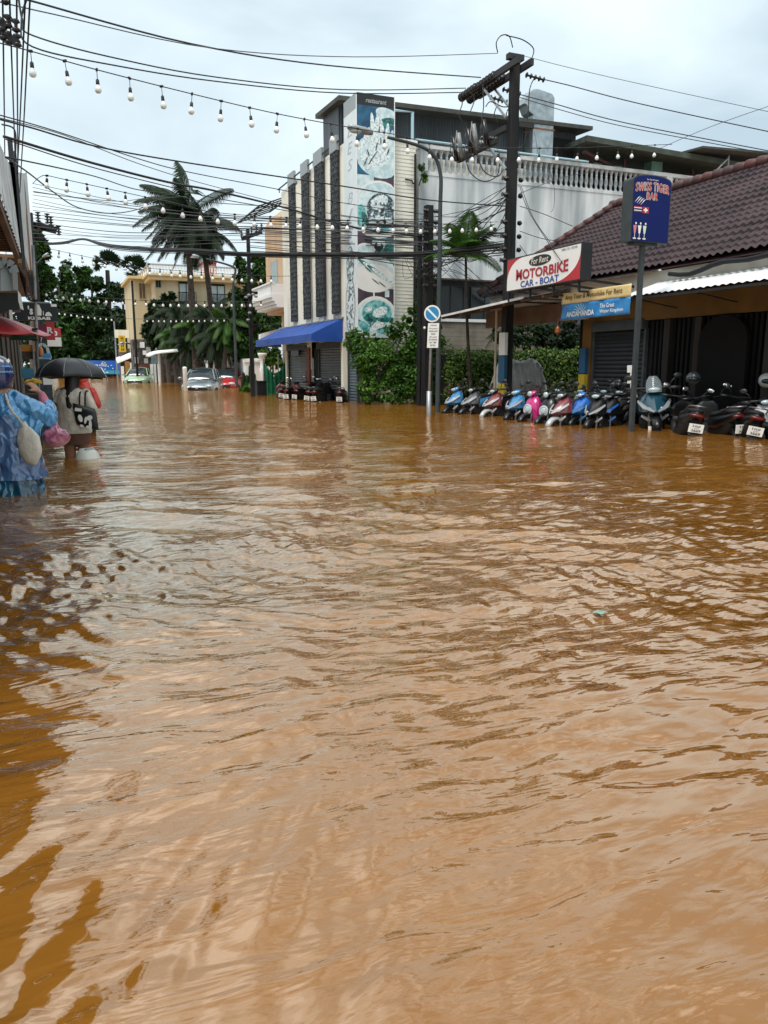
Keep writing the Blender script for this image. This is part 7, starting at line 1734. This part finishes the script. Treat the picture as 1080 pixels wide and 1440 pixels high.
# bucket
q = at(124, 645, Z=0); bk = thing('white_bucket', (q.x, q.y, -.06), 'white plastic tub half afloat beside the person under the umbrella', 'bucket', rz=-YAW)
m = MB(); m.lathe((0,0,0),[(.10,-.02),(.155,.0),(.15,.06),(.12,.13),(.075,.19),(.07,.19),(.11,.12)],24,(-.1,.05,1)); o = obj('tub', m, mat('white_plastic', (.62,.62,.56), .35), bk, smooth=True, local=True)
m = MB(); m.tube([(-.05,-.05,.17),(.03,-.09,.19),(.08,0,.185)],.006,5); obj('handle', m, STEEL, bk, local=True)

# 3. person in red behind ---------------------------------------------------------
q = at(122, 612, Z=0)
p3 = thing('person', (q.x, q.y+.6, -.5), 'person in a red rain hood half hidden behind the black umbrella', 'person', rz=-YAW)
m = MB(); chain(m, [(-.08,.0,.0),(-.08,0,.36),(-.08,0,.74)], [.05,.058,.085], 12); chain(m, [(.08,.05,.0),(.08,.03,.36),(.08,0,.74)], [.05,.058,.085], 12); m.ell((0,0,.82),.15,.12,.12,14,10); chain(m, [(0,0,.8),(0,0,1.2)], [.13,.11], 12); chain(m, [(-.15,0,1.22),(.15,0,1.22)], [.055,.055], 10); chain(m, [(0,0,1.24),(0,.01,1.34)], [.045,.042], 10); head(m, (0,.02,1.39), .95)
for s_ in (-1,1): chain(m, [(s_*.16,0,1.2),(s_*.21,.03,.98),(s_*.16,.2,.94)], [.046,.036,.025], 10); hand(m, (s_*.16,.2,.94), (-s_*.4,.9,0), (0,0,1), .9, .7)
m2_ = folds(garment([(0,0,.84,.17,.13),(0,0,.6,.17,.13),(0,0,.5,.165,.13)], 24), .01); obj('trousers', m2_, DARK, p3, smooth=True, local=True)
obj('body', remeshed(m, .010, 3), SKIN, p3, smooth=True, local=True); face_marks(p3, (0,.02,1.39), .95)
REDR = mat('red_rain_cloth', (.50,.04,.025), .35, rgb2=(.66,.09,.06), scale=6, bump=.3)
m = folds(garment([(0,0,1.36,.09,.08),(0,0,1.24,.15,.12),(0,0,1.15,.20,.15),(0,0,.95,.20,.15),(0,0,.82,.20,.15),(0,0,.80,.20,.15)], 30), .016, 16, 8, 4); obj('raincoat', m, REDR, p3, smooth=True, local=True)
m = MB(); m.ell((0,.0,1.40),.105,.12,.125,18,12); m = folds(m, .008, 30, 14, 5); obj('hood', m, REDR, p3, smooth=True, local=True)
for s_ in (-1,1): m = MB(); chain(m, [(s_*.15,0,1.2),(s_*.22,.03,.98),(s_*.18,.15,.95)], [.07,.065,.05], 12); obj('sleeve', folds(m, .012, 24, 10, s_), REDR, p3, smooth=True, local=True)
m = MB(); m.ell(rootmat(p3) @ Vector((.10,-.17,1.12)), .07,.04,.08,12,8); tag(obj('small_black_bag', m, SIGNBK, smooth=True), 'small black bag on the back of the person in red', 'bag')
# floating scrap
q = at(843, 862, Z=.004); m = MB(); m.loft([[q+Vector((x*.6,y*.6,.004+.006*math.sin(x*60+y*50))) for x in np.linspace(-.05,.05,6)] for y in np.linspace(-.03,.03,4)],cap=False,closed=False); tag(obj('floating_wrapper', m, mat('pale_green_wrapper', (.20,.30,.22), .4), smooth=True), 'small pale green wrapper floating on the brown water', 'litter')
# ------------------------------------------------------------------ pieces of one part that stand apart become parts of their own
def split_loose(o):
    me = o.data; n = len(me.vertices); par = list(range(n))
    def find(a):
        while par[a] != a: par[a] = par[par[a]]; a = par[a]
        return a
    for e in me.edges: a, b = find(e.vertices[0]), find(e.vertices[1]); par[a] = b
    groups = {}
    for p in me.polygons: groups.setdefault(find(p.vertices[0]), []).append(p)
    if len(groups) < 2: return
    first = True
    V = [tuple(v.co) for v in me.vertices]
    for g in list(groups.values()):
        idx = {}; vs = []; fs = []; mi = []
        for p in g:
            f = []
            for i in p.vertices:
                if i not in idx: idx[i] = len(vs); vs.append(V[i])
                f.append(idx[i])
            fs.append(f); mi.append(p.material_index)
        m2 = bpy.data.meshes.new(me.name); m2.from_pydata(vs, [], fs); [m2.materials.append(q) for q in me.materials]; m2.polygons.foreach_set('material_index', mi)
        m2.polygons.foreach_set('use_smooth', [me.polygons[0].use_smooth]*len(fs)); m2.update()
        if first: o.data = m2; first = False
        else: c = o.copy(); c.data = m2; col.objects.link(c)
SPLIT = ('post','bracket','window','door_post','column','leg','lower_crossarm','stake','wiper','posts','wall_strip','spool','pillar','window_frame','roof_tile','cable_spool')
for o in list(bpy.data.objects):
    if o.type == 'MESH' and o.parent and o.name.split('.')[0] in SPLIT and not children(o): split_loose(o)
